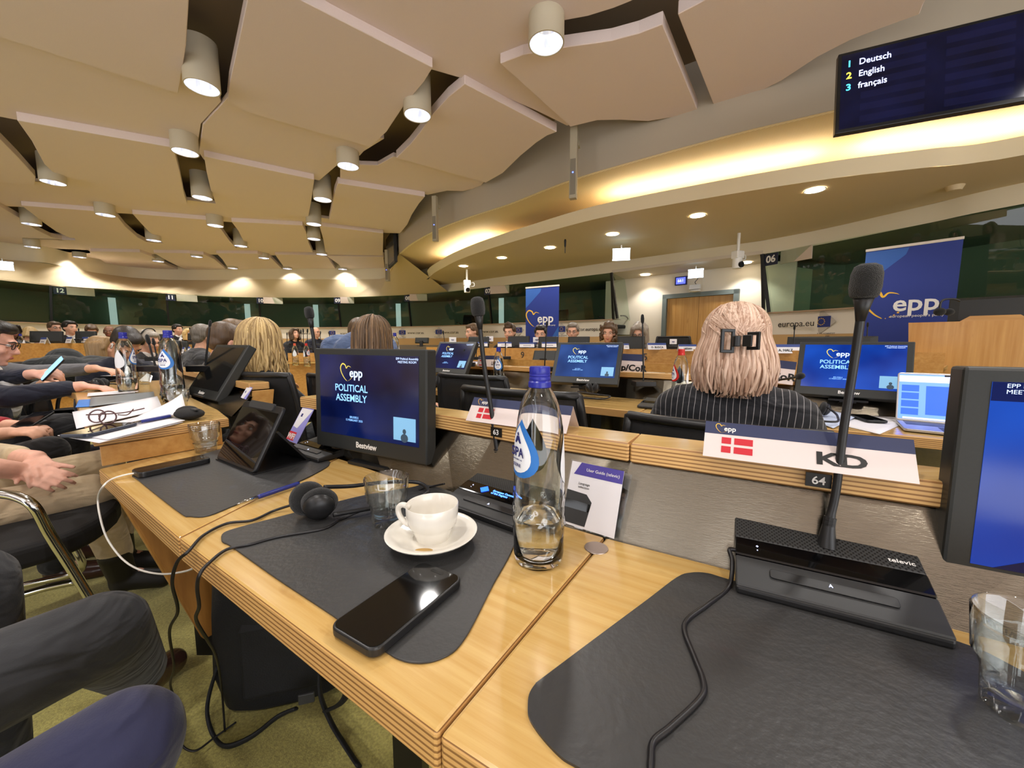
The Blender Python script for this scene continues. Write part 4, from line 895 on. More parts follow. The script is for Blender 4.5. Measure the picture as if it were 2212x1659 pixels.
# ---------------------------------------------------------------- tent cards on the ledge
cardnavy_m = mat('card_navy', (40, 48, 84), .5); cardw_m = mat('card_white', (222, 208, 204), .5); dkred_m = mat('flag_red', (196, 28, 44), .5)
def tent(pl, pr, label, country='dk', txt='KD', rise=.050, back=.034, tx=.62, z=LZ, grp='name tent cards', s=1.):
    u = (pr-pl); L = u.length; u = u.normalized(); n = V((-u.y, u.x, 0)); upv = (V((0, 0, rise))+n*back); H = upv.length; upv = upv.normalized()
    T = frame(pl, u, u.cross(upv)); r = thing('name_card', label, 'name card', pl, 0, grp); r.location, r.rotation_euler = T.to_translation(), T.to_euler()
    MB().prism([(0, 0), (L, 0), (L, H), (0, H)], -.0006, 0).obj('front_face', cardw_m, r)
    b = V((0, 0, 0)); bt = T.inverted() @ (pl+n*back*2)
    MB().loft([[(0, H, -.0006), (L, H, -.0006), (L, bt.y, bt.z), (0, bt.y, bt.z)], [(0, H, 0), (L, H, 0), (L, bt.y+.0006, bt.z), (0, bt.y+.0006, bt.z)]]).obj('back_face', cardw_m, r)
    MB().prism([(0, H*.66), (L, H*.66), (L, H), (0, H)], .0001, .0004).obj('header_band', cardnavy_m, r)
    epp_logo(r, TR((L*.12, H*.83, .0006)), H*.26, yel_m, white_m, False)
    if country == 'dk':
        x0, x1, y0, y1 = L*.10, L*.27, H*.16, H*.58; cx_, cy_ = x0+(x1-x0)*.36, (y0+y1)/2; g_ = H*.035
        q = MB()
        for a, b, c, d in ((x0, cx_-g_, y0, cy_-g_), (x0, cx_-g_, cy_+g_, y1), (cx_+g_, x1, y0, cy_-g_), (cx_+g_, x1, cy_+g_, y1)): q.prism([(a, c), (b, c), (b, d), (a, d)], .0001, .0005)
        q.obj('danish_flag', dkred_m, r)
    elif country == 'lb':
        x0, x1, y0, y1 = L*.10, L*.36, H*.08, H*.58
        q = MB()
        for c, d in ((y0, y0+(y1-y0)*.2), (y1-(y1-y0)*.2, y1)): q.prism([(x0, c), (x1, c), (x1, d), (x0, d)], .0001, .0005)
        q.prism([(x0+(x1-x0)*.46, y0+.3*(y1-y0)), (x0+(x1-x0)*.54, y0+.3*(y1-y0)), (x0+(x1-x0)*.5, y0+.7*(y1-y0))], .0001, .0005).obj('striped_flag', dkred_m, r)
    if txt: text(txt, H*.42, TR((L*tx, H*.30, .0006)), black_m, r, 'name_lettering', bold=.035, ext=.0001, sx=1.6 if country == 'dk' else 1.1)
    return r
tent(atz(1518, 984, LZ+.001), atz(1987, 1046, LZ+.001), 'white tent card with Danish flag lettered KD, above number 64', tx=.69)
tent(atz(1006, 908, LZ+.001), atz(1223, 937, LZ+.001), 'white tent card with Danish flag behind the water bottle, above number 63', txt='')
# ---------------------------------------------------------------- black backpack on the carpet under the desk
bag_m = mat('black_nylon', (17, 18, 21), .7, bump=.5, bscale=260, noise=.2, nscale=12)
bag = thing('backpack', 'black backpack standing on the carpet under the desk', 'bag', (-.68, 1.09, 0), R(16))
def bagbody():
    rings = []
    for i, (zz, wx, wy, ox) in enumerate([(.012, .30, .14, .0), (.03, .355, .17, 0), (.14, .385, .19, -.004), (.30, .38, .18, .004), (.42, .36, .16, .006), (.52, .31, .12, .01), (.58, .22, .08, .015), (.60, .08, .03, .02)]):
        rings.append([V((ox+wx*.5*(abs(cos(a))**.7)*(1 if cos(a) > 0 else -1)*(1+.03*sin(3*a+i)), wy*.5*(abs(sin(a))**.7)*(1 if sin(a) > 0 else -1), zz)) for a in [2*pi*k/28 for k in range(28)]])
    return MB().loft(rings)
bagbody().obj('body', bag_m, bag, smooth=True)
bi = wm(bag).inverted()
for L_, nm in (([aty(470, 1440, .98), aty(452, 1500, .97), atz(448, 1545, .06), atz(462, 1590, .016), atz(490, 1612, .012), atz(545, 1590, .012), atz(600, 1548, .016), atz(640, 1530, .03)], 'strap'), ([aty(690, 1440, .96), aty(692, 1500, .95), atz(715, 1560, .04), atz(745, 1610, .012), atz(775, 1655, .012)], 'strap'), ([aty(745, 1450, .92), aty(752, 1490, .90), aty(735, 1520, .92), aty(705, 1535, .95)], 'strap')):
    MB().tube([bi @ p for p in cat(L_, 6)], .012, 8, flat=.4).obj(nm, bag_m, bag, smooth=True)
MB().box(bi @ aty(662, 1508, .95), (.04, .008, .03)).obj('buckle', plast2_m, bag, bevel=.003)
MB().tube(cat([V((-.05, -.02, .585)), V((-.02, -.03, .63)), V((.02, -.03, .63)), V((.05, -.02, .585))], 6), .008, 8).obj('grab_handle', bag_m, bag, smooth=True)
MB().loft([[V((-.10, -.082, .06)), V((.10, -.082, .06)), V((.10, -.10, .08)), V((-.10, -.10, .08))], [V((-.10, -.082, .30)), V((.10, -.082, .30)), V((.10, -.096, .28)), V((-.10, -.096, .28))]]).obj('front_pocket', bag_m, bag, bevel=.008)
# ================================================================ the other desk rows
def offL(L, d):
    out = []
    for i, p in enumerate(L):
        t = (L[min(i+1, len(L)-1)]-L[max(i-1, 0)]); t = V((t.x, t.y, 0)).normalized(); out.append(p+V((-t.y, t.x, 0))*d)
    return out
def vz(L, z): return [V((p[0], p[1], z)) for p in L]
def bench(near, label, dep=.42, zt=.735, lz=.89, back=True, z0=0.):
    """row seen from its seats: top, steel back panel and plywood ledge"""
    c = sum((V((p[0], p[1], 0)) for p in near), V((0, 0, 0)))/len(near)
    r = thing('conference_desk', label, 'desk', (c.x, c.y, z0), 0, 'conference desk rows'); inv = TR((-c.x, -c.y, -z0))
    F = vz(near, zt); B = offL(F, dep)
    F2, B2 = resample(F, 12), resample(B, 12)
    for a in (0, 6):
        slab('tabletop', F2[a:a+7 if a == 0 else 12], B2[a:a+7 if a == 0 else 12], .001, zt, .04, r, inv)
    if back:
        L = offL(F2, dep+.06); 
        mb = MB(); lo = vz(B2, zt-.03); hi = vz(offL(F2, dep+.075), lz-.034)
        mb.loft([lo, hi, vz(offL(F2, dep+.082), lz-.034), vz(offL(F2, dep+.01), zt-.03), lo], False, False).obj('steel_panel', steel_m, r).matrix_local = inv
        ledge(vz(L, lz), 'ledge', r, inv, .085, lz, .034)
    mb = MB(); mb.loft([vz(B2, z0+.05), vz(B2, zt-.04), vz(offL(F2, dep+.015), zt-.04), vz(offL(F2, dep+.015), z0+.05), vz(B2, z0+.05)], False, False).obj('modesty_panel', steel_m, r).matrix_local = inv
    for k in (0, 5, 11): 
        p = F2[k].lerp(B2[k], .6); MB().box((p.x, p.y, (zt-.04+z0)/2), (.06, .06, zt-.04-z0)).obj('leg', black_m, r).matrix_local = inv
    return r
bench([(-1.0, 3.05), (-.574, 2.75), (.417, 1.99), (.75, 1.76), (1.23, 1.48), (1.60, 1.25), (2.05, .95)], 'curved bamboo conference desk in front of the blonde woman in pinstripes')
L0E = [atz(160, 852, .82), atz(188, 955, .82), atz(490, 908, .82), atz(415, 860, .82)]
# the raised continuation of our row on the left, with papers on it
l0 = thing('conference_desk', 'raised bamboo desk end with papers and monitor at the left', 'desk', (-1.6, 1.8, 0), 0, 'conference desk rows'); i0 = TR((1.6, -1.8, 0))
poly = [V((-1.125, 1.01, 0)), V((-.945, 1.262, 0)), V((-1.10, 1.42, 0)), V((-1.60, 1.86, 0)), V((-2.35, 2.55, 0)), V((-2.75, 2.25, 0)), V((-2.16, 1.88, 0)), V((-1.60, 1.40, 0))]
MB().prism([(p.x, p.y) for p in poly], 0, .03, None, 0, 1).obj('tabletop', [wood_m, wood_e], l0, bevel=.004).matrix_local = i0 @ TR((0, 0, .79))
e0_, e1_ = V((-1.11, 1.012, 0)), V((-.955, 1.240, 0)); en = V((.82, -.56, 0))*.01
MB().loft([[V((p.x, p.y, .737)) for p in (e0_-en, e1_-en, e1_, e0_)], [V((p.x, p.y, .79)) for p in (e0_-en, e1_-en, e1_, e0_)]]).obj('end_board', woodH, l0).matrix_local = i0
L0L = [V((-2.45, 2.70, .89)), V((-1.75, 2.12, .89)), V((-1.075, 1.56, .89))]
ledge(L0L, 'ledge', l0, i0, .075, .905, .03)
b_ = vz([(-2.35, 2.55), (-1.60, 1.86), (-1.03, 1.39)], .80); t_ = vz([(p.x, p.y) for p in L0L], .875); t_ = [p+V((.02, .02, 0)) for p in t_]
MB().loft([b_, t_, [p+V((.006, .006, 0)) for p in t_], [p+V((.006, .006, 0)) for p in b_]], False, False).obj('steel_panel', steel_m, l0).matrix_local = i0
q = V((-1.055, 1.545, 0)); MB().loft([[V((q.x, q.y, .875)), V((q.x+.05, q.y+.06, .875)), V((q.x+.06, q.y+.05, .875)), V((q.x+.01, q.y-.01, .875))], [V((q.x-.035, q.y-.04, .50)), V((q.x+.015, q.y+.02, .50)), V((q.x+.025, q.y+.01, .50)), V((q.x-.025, q.y-.05, .50))]]).obj('end_frame', woodH, l0).matrix_local = i0
MB().box((-1.05, 1.25, .395), (.07, .07, .79)).obj('leg', black_m, l0).matrix_local = i0
MB().box((-1.95, 2.05, .395), (.07, .07, .79)).obj('leg', black_m, l0).matrix_local = i0
# tables facing us: podium and forward table
def front(pts, z0, z1, label, dep=.55, nums=(), floor=0., top=None, mats=False):
    P_ = [V((p[0], p[1], 0)) for p in pts]; c = sum(P_, V((0, 0, 0)))/len(P_)
    r = thing('conference_table', label, 'table', (c.x, c.y, floor), 0, 'curved tables with wooden fronts'); inv = TR((-c.x, -c.y, -floor))
    A = resample(P_, 14); B = offL(A, .02)
    MB().loft([vz(A, z0), vz(A, z1), vz(B, z1), vz(B, z0), vz(A, z0)], False, False).obj('front_board', woodH, r).matrix_local = inv
    zt = top or z1-.16
    C_ = offL(A, dep); MB().loft([vz(B, zt-.03), vz(B, zt), vz(C_, zt), vz(C_, zt-.03), vz(B, zt-.03)], False, False).obj('tabletop', wood_m, r).matrix_local = inv
    e = offL(A, -.03); MB().loft([vz(e, z0-.035), vz(e, z0-.005), vz(B, z0-.005), vz(B, z0-.035), vz(e, z0-.035)], False, False).obj('lower_ledge', wood_m, r).matrix_local = inv
    f1, f2 = offL(A, .10), offL(A, .12); MB().loft([vz(f1, floor+.02), vz(f1, z0), vz(f2, z0), vz(f2, floor+.02), vz(f1, floor+.02)], False, False).obj('skirt', woodH if not mats else plast2_m, r).matrix_local = inv
    for n, px in nums:
        best = min(((abs(px-(CXP+FPX*p.x/(p.y*cos(PIT)))), i) for i, p in enumerate(A)))[1]
        a, b = A[max(best-1, 0)], A[min(best+1, 13)]; t = (b-a).normalized()
        nn = V((t.y, -t.x, 0)); d = ray(px, 740); k = (a.x*nn.x+a.y*nn.y)/(d.x*nn.x+d.y*nn.y); p = V((d.x*k, d.y*k, z1-.09))
        o = text(n, .11, inv @ frame(p+nn*.004, t, nn), plast2_m, r, 'seat_number', ext=.001)
    return r
P2L = [(x*.85, y*.85) for x, y in ((-1.6, 7.2), (-.73, 6.25), (.46, 5.60), (1.68, 5.0), (2.22, 4.7), (2.9, 4.05), (3.6, 3.2))]
P1L = [(x*.85, y*.85) for x, y in ((-.75, 5.35), (.18, 4.50), (1.42, 3.70), (2.35, 3.05), (3.0, 2.2))]
front(P2L, .83, 1.0, 'long curved podium table with wooden front where the panel sits', nums=(('9', 1129), ('5', 1395)), top=.89)
front(P1L, .80, .90, 'empty curved wooden table with black mats in front of the panel', nums=(('17', 1021), ('15', 1136)), top=.84, mats=True)
# left side tiers
def AY(px, Y, z=1.07): p = aty(px, 740, Y); return (p.x, p.y)
front([AY(-60, 5.2), AY(60, 5.6), AY(150, 6.0), AY(236, 6.5), AY(300, 7.2)], .80, 1.06, 'curved wooden table at the far left with three white name cards', top=.90, floor=0)
front([AY(-120, 4.6), AY(60, 4.9), AY(200, 5.5)], .46, .70, 'lower wooden front below the far left table', top=.58)
front([AY(330, 8.2), AY(400, 8.0), AY(440, 7.6), AY(520, 7.6), AY(600, 8.2)], .88, 1.03, 'wooden table far back behind the man with headphones', top=.92)
front([AY(378, 4.3), AY(420, 4.6), AY(455, 5.0), AY(520, 5.6)], .68, .86, 'wooden table with a row of four white cards, left of the centre', top=.76)
front([AY(620, 7.0), AY(690, 7.2), AY(760, 7.4), AY(842, 7.6)], .72, .88, 'wooden table far back between the blonde and brown haired women', top=.78)
# dark stepped bench back in the middle
sb = MB()
A = resample([V((*AY(842, 8.4), 0)), V((*AY(930, 8.0), 0)), V((*AY(1012, 7.7), 0))], 8)
for k in range(3): sb.loft([vz(offL(A, .02*k-.04), .62+.14*k), vz(offL(A, .02*k-.04), .74+.14*k), vz(offL(A, .06+.02*k), .74+.14*k), vz(offL(A, .06+.02*k), .62+.14*k), vz(offL(A, .02*k-.04), .62+.14*k)], False, False)
sb.loft([vz(A, .0), vz(A, .62), vz(offL(A, .05), .62), vz(offL(A, .05), 0), vz(A, 0)], False, False)
tag(sb.obj('bench_back', mat('taupe_board', (110, 98, 80), .6)), 'dark slatted bench back below the white band, middle distance', 'bench')
# ---------------------------------------------------------------- monitors in the rows
def mon(px, py_bottom, Y, ang, tilt, label, slide=None, w_=.41, h_=.28, z=None, foot=.03):
    p = aty(px, py_bottom, Y); monitor((p.x, p.y, p.z if z is None else z), ang, tilt, label, slide, w_=w_, h_=h_, foot=foot); return p
aB = atan2(-.62, .78)
mon(1258, 828, 2.27, R(-26), R(30), 'desk monitor with a pale slide left of the red capped bottle', slide_mid, foot=.03)
mon(1832, 858, 1.76, R(-42), R(24), 'desk monitor with slide to the right of the blonde woman in pinstripes', slide_brt, foot=.02)
mon(962, 806, 2.98, R(-36), R(30), 'small desk monitor with dark slide just right of the nearest monitor', slide_dim, foot=.03)
# switched-off monitor of the left desk, strongly tilted back
bl, br = V((-1.585, 1.85, 0)), V((-1.255, 1.605, 0)); bc = (bl+br)/2
monitor((bc.x, bc.y, .825), atan2((br-bl).y, (br-bl).x), R(31), 'switched-off black monitor tilted back on the left desk', None, w_=.41, h_=.275, foot=.0)
def back_mon(px, py_top, Y, wpx, hpx, ang, tilt, label):
    p = aty(px, py_top+hpx, Y); k = Y/FPX
    q = monitor((p.x, p.y, p.z), ang, -tilt, label, None, w_=wpx*k, h_=hpx*k, foot=.05, brand=False); return q
for px, py, Y, wp, hp, lab in ((1034, 728, 5.48, 48, 28, 'black monitor before the smiling man at the panel'), (1120, 727, 5.14, 48, 26, 'black monitor before the quiffed man at the panel'), (1184, 728, 4.97, 42, 26, 'black monitor below the first blue banner'),
      (1250, 728, 4.80, 46, 24, 'black monitor before the man with grey brown hair'), (1362, 727, 4.46, 56, 34, 'black monitor before the grey haired woman'), (1790, 728, 3.48, 150, 40, 'wide black monitor on the podium table beside the second banner')):
    back_mon(px, py, Y, wp, hp, R(160) if px < 1500 else R(138), R(12), lab)
back_mon(1177, 758, 3.87, 56, 27, R(150), R(25), 'black monitor with camera arm on the empty table')
back_mon(912, 730, 7.6, 30, 12, R(170), R(15), 'tiny black monitor above the dark bench back')
for px, py, Y, wp, hp, lab in ((103, 716, 6.1, 52, 24, 'black monitor back at the far left, beside the blonde person'), (188, 716, 6.4, 34, 28, 'black monitor back at the far left, before the bearded men'), (352, 722, 7.6, 34, 16, 'black monitor back behind the man with headphones'), (423, 720, 7.7, 26, 16, 'black monitor back next to the far blonde woman'), (395, 738, 4.8, 22, 22, 'black monitor back above the row of four cards, left one'), (432, 738, 5.0, 24, 22, 'black monitor back above the row of four cards, right one')):
    back_mon(px, py, Y, wp, hp, R(200), R(10), lab)
# ---------------------------------------------------------------- tent cards on the tables
def small_card(px, py, Y, wpx, hpx, ang, label, txt='', grp='small white name cards'):
    p = aty(px, py, Y); k = Y/FPX; w_, h_ = wpx*k, hpx*k
    r = thing('name_card', label, 'name card', p, ang, grp)
    MB().loft([[(-w_/2, -h_*.3, 0), (w_/2, -h_*.3, 0), (w_/2, -h_*.3+.002, 0), (-w_/2, -h_*.3+.002, 0)], [(-w_/2, 0, h_), (w_/2, 0, h_), (w_/2, .002, h_), (-w_/2, .002, h_)]]).obj('front_face', whitel_m, r)
    MB().loft([[(-w_/2, h_*.3, 0), (w_/2, h_*.3, 0), (w_/2, h_*.3+.002, 0), (-w_/2, h_*.3+.002, 0)], [(-w_/2, 0, h_), (w_/2, 0, h_), (w_/2, .002, h_), (-w_/2, .002, h_)]]).obj('back_face', whitel_m, r)
    T = TR((0, -h_*.15-.001, h_/2)) @ RX(pi/2-atan2(.3, 1))
    MB().prism([(-w_/2, h_*.2), (w_/2, h_*.2), (w_/2, h_*.52), (-w_/2, h_*.52)], .0, .001).obj('header_band', mat('card_blue', (64, 84, 150), .5), r).matrix_local = T
    if not txt: MB().prism([(-w_*.26, -h_*.2), (w_*.26, -h_*.2), (w_*.26, -h_*.08), (-w_*.26, -h_*.08)], 0, .001, T).obj('name_line', mat('faint_print', (150, 146, 150), .6), r)
    if txt: text(txt, h_*.42, T @ TR((0, -h_*.18, .002)), plast2_m, r, 'name_lettering', bold=.02)
    return r
for i, (px, py, Y, wp, hp, a, txt, lab) in enumerate([
    (1041, 748, 5.18, 24, 9, 10, '', 'white name card left of the small blue capped bottle'), (1090, 749, 5.06, 30, 10, 10, '', 'white name card before the quiffed man'), (1138, 750, 4.89, 32, 10, 10, '', 'white name card before the man in profile, left one'),
    (1186, 750, 4.76, 32, 11, 10, '', 'white name card before the man in profile, right one'), (1352, 754, 4.29, 12, 12, 10, '', 'white name card half behind the pale slide monitor'), (1418, 755, 4.17, 42, 14, 8, 'O. BUDCA', 'white name card before the empty stretch right of the grey haired woman'),
    (1484, 758, 4.01, 40, 14, 6, 'HESAN', 'white name card right of the red capped bottle'), (1694, 763, 3.44, 62, 19, -4, 'A. HALZ', 'white name card left of the wide black podium monitor'),
    (97, 743, 5.8, 32, 14, -25, '', 'first white name card on the far left table'), (152, 741, 6.0, 28, 13, -25, '', 'second white name card on the far left table'), (186, 740, 6.2, 28, 12, -25, '', 'third white name card on the far left table'),
    (360, 737, 7.9, 18, 8, -15, '', 'white name card behind the man with headphones'), (398, 763, 4.45, 14, 13, -35, '', 'first card of the row of four'), (410, 761, 4.5, 12, 12, -35, '', 'second card of the row of four'), (425, 758, 4.65, 13, 11, -35, '', 'third card of the row of four'), (438, 756, 4.75, 12, 10, -35, '', 'fourth card of the row of four')]):
    small_card(px, py, Y, wp, hp, R(a), lab, txt)
# framed cards of the lady's row
def tent_px(pl, pr, Y0, Y1, label, **k): return tent(aty(*pl, Y0), aty(*pr, Y1), label, **k)
tent_px((1030, 791), (1075, 793), 3.10, 2.86, 'tent card with red striped flag lettered LF, above the dark chair', country='lb', txt='LF', rise=.085, back=.02, tx=.75)
tent_px((1285, 803), (1388, 810), 2.52, 2.36, 'tent card lettered Group/CoR right of the pale slide monitor', country='', txt='Group/CoR', rise=.125, back=.02, tx=.60)
tent_px((1560, 812), (1712, 832), 2.06, 1.90, 'tent card lettered Group/CoR right of the blonde hair', country='', txt='Group/CoR', rise=.115, back=.02, tx=.60)
for n, px, py, Y in (('33', 1040, 791, 3.06), ('34', 1188, 797, 2.60), ('35', 1382, 808, 2.36)):
    p = aty(px, py, Y); T = frame(p, (.78, -.62, 0), (-.62, -.78, 0)); r = thing('number_plate', 'black seat number plate reading %s' % n, 'number plate', p, 0, 'seat number plates'); r.rotation_euler = T.to_euler()
    MB().box((0, 0, 0), (.034, .026, .003)).obj('plate', num_m, r); text(n, .02, TR((0, 0, .002)), white_m, r)
# little white box cards with logo on the podium
for px, py, Y, lab in ((978, 741, 5.70, 'leftmost'), (1058, 739, 5.44, 'second'), (1159, 741, 5.10, 'tilted third'), (1454, 745, 4.42, 'fourth, before the wooden wall'), (1724, 744, 3.82, 'rightmost')):
    p = aty(px, py, Y); k = Y/FPX; r = thing('table_flag', '%s small white table flag with dark lettering on the podium' % lab, 'table flag', p, 0, 'small white table flags')
    MB().box((0, 0, 7*k), (15*k, .004, 11*k)).obj('flag', whitel_m, r); MB().cyl((0, .006, -3*k), (0, .006, 12*k), .004, .004, 8).lathe([(.0001, -3*k+.01), (.04, -3*k+.008), (.045, -3*k)], 16).obj('pole', plast2_m, r)
    text('epp', 4*k, TR((0, -.003, 7*k)) @ RX(pi/2), navy_m, r, bold=.03)
# ---------------------------------------------------------------- gooseneck microphones across the room
def room_mic(px_top, py_top, px_b, py_b, Y, hpx, label, grp='gooseneck microphones across the room'):
    k = Y/FPX; p0, p1 = aty(px_b, py_b, Y), aty(px_top, py_top, Y)
    r = thing('gooseneck_microphone', label, 'microphone', p0, 0, grp); q = p1-p0
    fr = max(hpx*k*.42, .006)
    MB().tube(cat([V((0, 0, 0)), q*.3+V((0, 0, .005)), q*.7, q], 4), max(.0045, 1.4*k*.5), 8).obj('stem', plast_m, r, smooth=True)
    d = q.normalized(); L = hpx*k*2
    MB().tube([q-d*L*.15, q+d*L*.1, q+d*L*.45, q+d*L*.85, q+d*L*1], [fr*.4, fr*.9, fr, fr*.8, fr*.3], 12).obj('windscreen', foam_m, r, smooth=True)
    MB().box((0, 0, .01), (.12, .09, .03)).obj('base', plast_m, r, bevel=.004)
for a in [(453, 705, 443, 800, 1.9, 7, 'gooseneck microphone rising behind the tilted black monitor'), (1181, 706, 1176, 800, 2.62, 6, 'gooseneck microphone under the first blue banner'), (1388, 697, 1390, 832, 2.25, 9, 'gooseneck microphone before the grey haired woman'), (1716, 712, 1714, 760, 3.5, 5, 'thin gooseneck microphone over the web address, right'),
          (1874, 706, 1872, 745, 3.4, 5, 'thin gooseneck microphone before the second blue banner'), (333, 744, 340, 778, 3.0, 7, 'gooseneck microphone below the chin of the man with headphones'), (958, 722, 961, 742, 6.0, 4, 'thin gooseneck microphone over the dark bench'), (1005, 765, 1010, 790, 3.0, 6, 'microphone head above the LF card'), (1030, 742, 1029, 776, 3.95, 3, 'thin stem microphone on the podium left'),
          (1092, 745, 1091, 775, 3.95, 3, 'thin stem microphone on the podium middle'), (650, 720, 651, 760, 6.0, 4, 'left one of three microphones between the two women'), (655, 718, 656, 760, 6.1, 4, 'middle one of three microphones between the two women'), (664, 718, 663, 755, 6.2, 4, 'right one of three microphones between the two women'), (620, 724, 620, 745, 7.5, 3, 'thin microphone left of the far woman'), (692, 722, 692, 745, 7.5, 3, 'thin microphone right of the far bald man'), (711, 722, 714, 740, 7.5, 3, 'thin microphone at the bench end right of the far bald man'),
          (170, 715, 171, 735, 6.2, 3, 'thin microphone at the far left table before the dark head'), (410, 713, 411, 740, 7.6, 3, 'thin microphone beside the far blonde woman'), (438, 713, 438, 735, 7.8, 3, 'thin microphone right of the far blonde woman')]: room_mic(*a)
b0_ = aty(1690, 822, 1.45); r = thing('gooseneck_microphone', 'bent gooseneck microphone lying out to the right of the blonde woman', 'microphone', b0_, 0, 'gooseneck microphones across the room')
q = aty(1722, 814, 1.36)-b0_; MB().tube(cat([V((-.04, .06, -.06)), V((-.01, .02, -.005)), q*.6, q], 5), .004, 8).obj('stem', plast_m, r, smooth=True); d = q.normalized()
MB().tube([q, q+d*.006, q+d*.018, q+d*.03, q+d*.034], [.006, .011, .0125, .010, .004], 12).obj('windscreen', foam_m, r, smooth=True)
p = aty(1420, 838, 2.0); mic_unit((p.x-.12, p.y-.05, .738), R(-36), 'black microphone station on the desk left of the blonde woman', None, w_=.24, d_=.16, h_=.035, detail=False)
# ---------------------------------------------------------------- chairs
def mesh_mat():
    m = mat('chair_mesh', (20, 20, 21), .8); nt = m.node_tree; b = nt.nodes['Principled BSDF']; b.inputs['Alpha'].default_value = .88; return m
mesh_m = mesh_mat(); cush_m = mat('chair_fabric', (26, 25, 25), .85, bump=.4, bscale=300); chrome_m = mat('chrome', (210, 210, 210), .12, 1)
def chair_proto():
    r = thing('conference_chair', 'x', 'chair', (0, 0, 0), 0, 'black conference chairs')
    rings = []
    for i in range(9):
        t = i/8; z = .46+.44*t; w_ = .215+.02*sin(pi*t)-.0*t; bow = -.23-.06*t
        rings.append([V((w_*(2*k/10-1), bow-.035*(1-(2*k/10-1)**2), z)) for k in range(11)])
    MB().loft(rings, False, False).obj('backrest', mesh_m, r, smooth=True, solid=.012)
    L = [rings[0][0]]+[q[0] for q in rings]+rings[-1]+[q[-1] for q in rings[::-1]]+rings[0][::-1]
    MB().tube(L, .013, 8).obj('back_frame', plast_m, r, smooth=True)
    MB().prism(rrect(.46, .44, .07), .42, .49, TR((0, .02, 0))).obj('seat', cush_m, r, bevel=.02, bseg=3)
    for s in (-1, 1):
        MB().tube(cat([V((s*.22, -.2, .47)), V((s*.27, -.18, .60)), V((s*.27, -.05, .67)), V((s*.27, .15, .67))], 5), .014, 8).obj('armrest', plast_m, r, smooth=True)
    MB().cyl((0, 0, .06), (0, 0, .42), .03, .03, 14).obj('column', chrome_m, r, smooth=40)
    q = MB()
    for k in range(5):
        a = 2*pi*k/5; q.tube([V((0, 0, .09)), V((.28*cos(a), .28*sin(a), .05))], [.024, .014], 8); q.ell((.28*cos(a), .28*sin(a), .026), .026, 10, 6)
    q.obj('foot_star', plast_m, r); return r
chp = chair_proto(); used = [0]
def chair(x, y, face, label, z=0., s=1.):
    rz = atan2(face[1], face[0])-pi/2
    if not used[0]: chp.location = (x, y, z); chp.rotation_euler = (0, 0, rz); chp['label'] = label; used[0] = 1; q = chp
    else: q = dup(chp, (x, y, z), rz, label)
    q.scale = (1, 1, s); return q
chair(.66, 1.16, (.55, .83), 'black office chair on which the blonde woman in pinstripes sits', z=-.0, s=.97)
chair(.16, 1.50, (.50, .86), 'empty black mesh chair just left of the blonde woman', z=.01)
chair(-.05, 2.18, (.55, .83), 'empty black mesh chair behind the Danish card above number 63')
chair(-1.06, 2.0, (.35, .94), 'black chair with a tall back on which the blonde woman with the phone sits', z=.03)
chair(-.76, 2.2, (.4, .9), 'black chair on which the brown haired woman sits')
chair(1.42, .62, (.6, .8), 'black chair half hidden behind the right monitor')
chair(2.18, 5.25, (-.4, -.9), 'empty black chair beside the curly haired woman at the panel', z=.25)
chair(-3.75, 3.1, (.8, .5), 'dark chair under the man in the navy suit')
# chrome cantilever armchair at the left, in which the person in beige sits
ca = thing('armchair', 'chrome cantilever armchair with black seat at the left', 'chair', (-1.5, .8, 0), 0, 'chrome chairs')
ci = TR((-1.5, -.8, 0)) if False else TR((1.5, -.8, 0))
arm = [aty(-60, 1060, 0.936), aty(0, 1066, 0.936), aty(40, 1074, 0.936), aty(75, 1096, 0.936), aty(105, 1150, 0.959), aty(150, 1220, 0.983), aty(200, 1300, 1.006), aty(235, 1350, 1.030), aty(215, 1400, 1.053), aty(60, 1400, 1.053)]
MB().tube(cat(arm, 6), .0115, 12).obj('arm_tube', chrome_m, ca, smooth=True).matrix_local = ci
far = [aty(140, 1140, 1.310), aty(160, 1180, 1.322), aty(178, 1222, 1.334), aty(150, 1242, 1.334), aty(60, 1262, 1.310), aty(-40, 1290, 1.287)]
MB().tube(cat(far, 6), .0115, 12).obj('foot_tube', chrome_m, ca, smooth=True).matrix_local = ci
f2 = [aty(165, 1256, 1.240), aty(100, 1270, 1.228), aty(30, 1290, 1.205), aty(-60, 1310, 1.170)]
MB().tube(cat(f2, 5), .0115, 12).obj('foot_tube', chrome_m, ca, smooth=True).matrix_local = ci
seat = [atz(215, 1110, .46), atz(195, 1090, .47), atz(-200, 1180, .44), atz(-160, 1330, .44), atz(160, 1180, .44)]
sx_ = [V((-1.36, 1.20, 0)), V((-1.58, 1.42, 0)), V((-2.12, 1.10, 0)), V((-1.92, .74, 0)), V((-1.45, .98, 0))]
MB().prism([(p.x, p.y) for p in cat(sx_, 5, True)], .42, .49).obj('seat', cush_m, ca, bevel=.02, bseg=3).matrix_local = ci
MB().prism([(-2.24, .72), (-2.21, .70), (-2.06, 1.20), (-2.09, 1.22)], .50, .92).obj('backrest', cush_m, ca, bevel=.01).matrix_local = ci
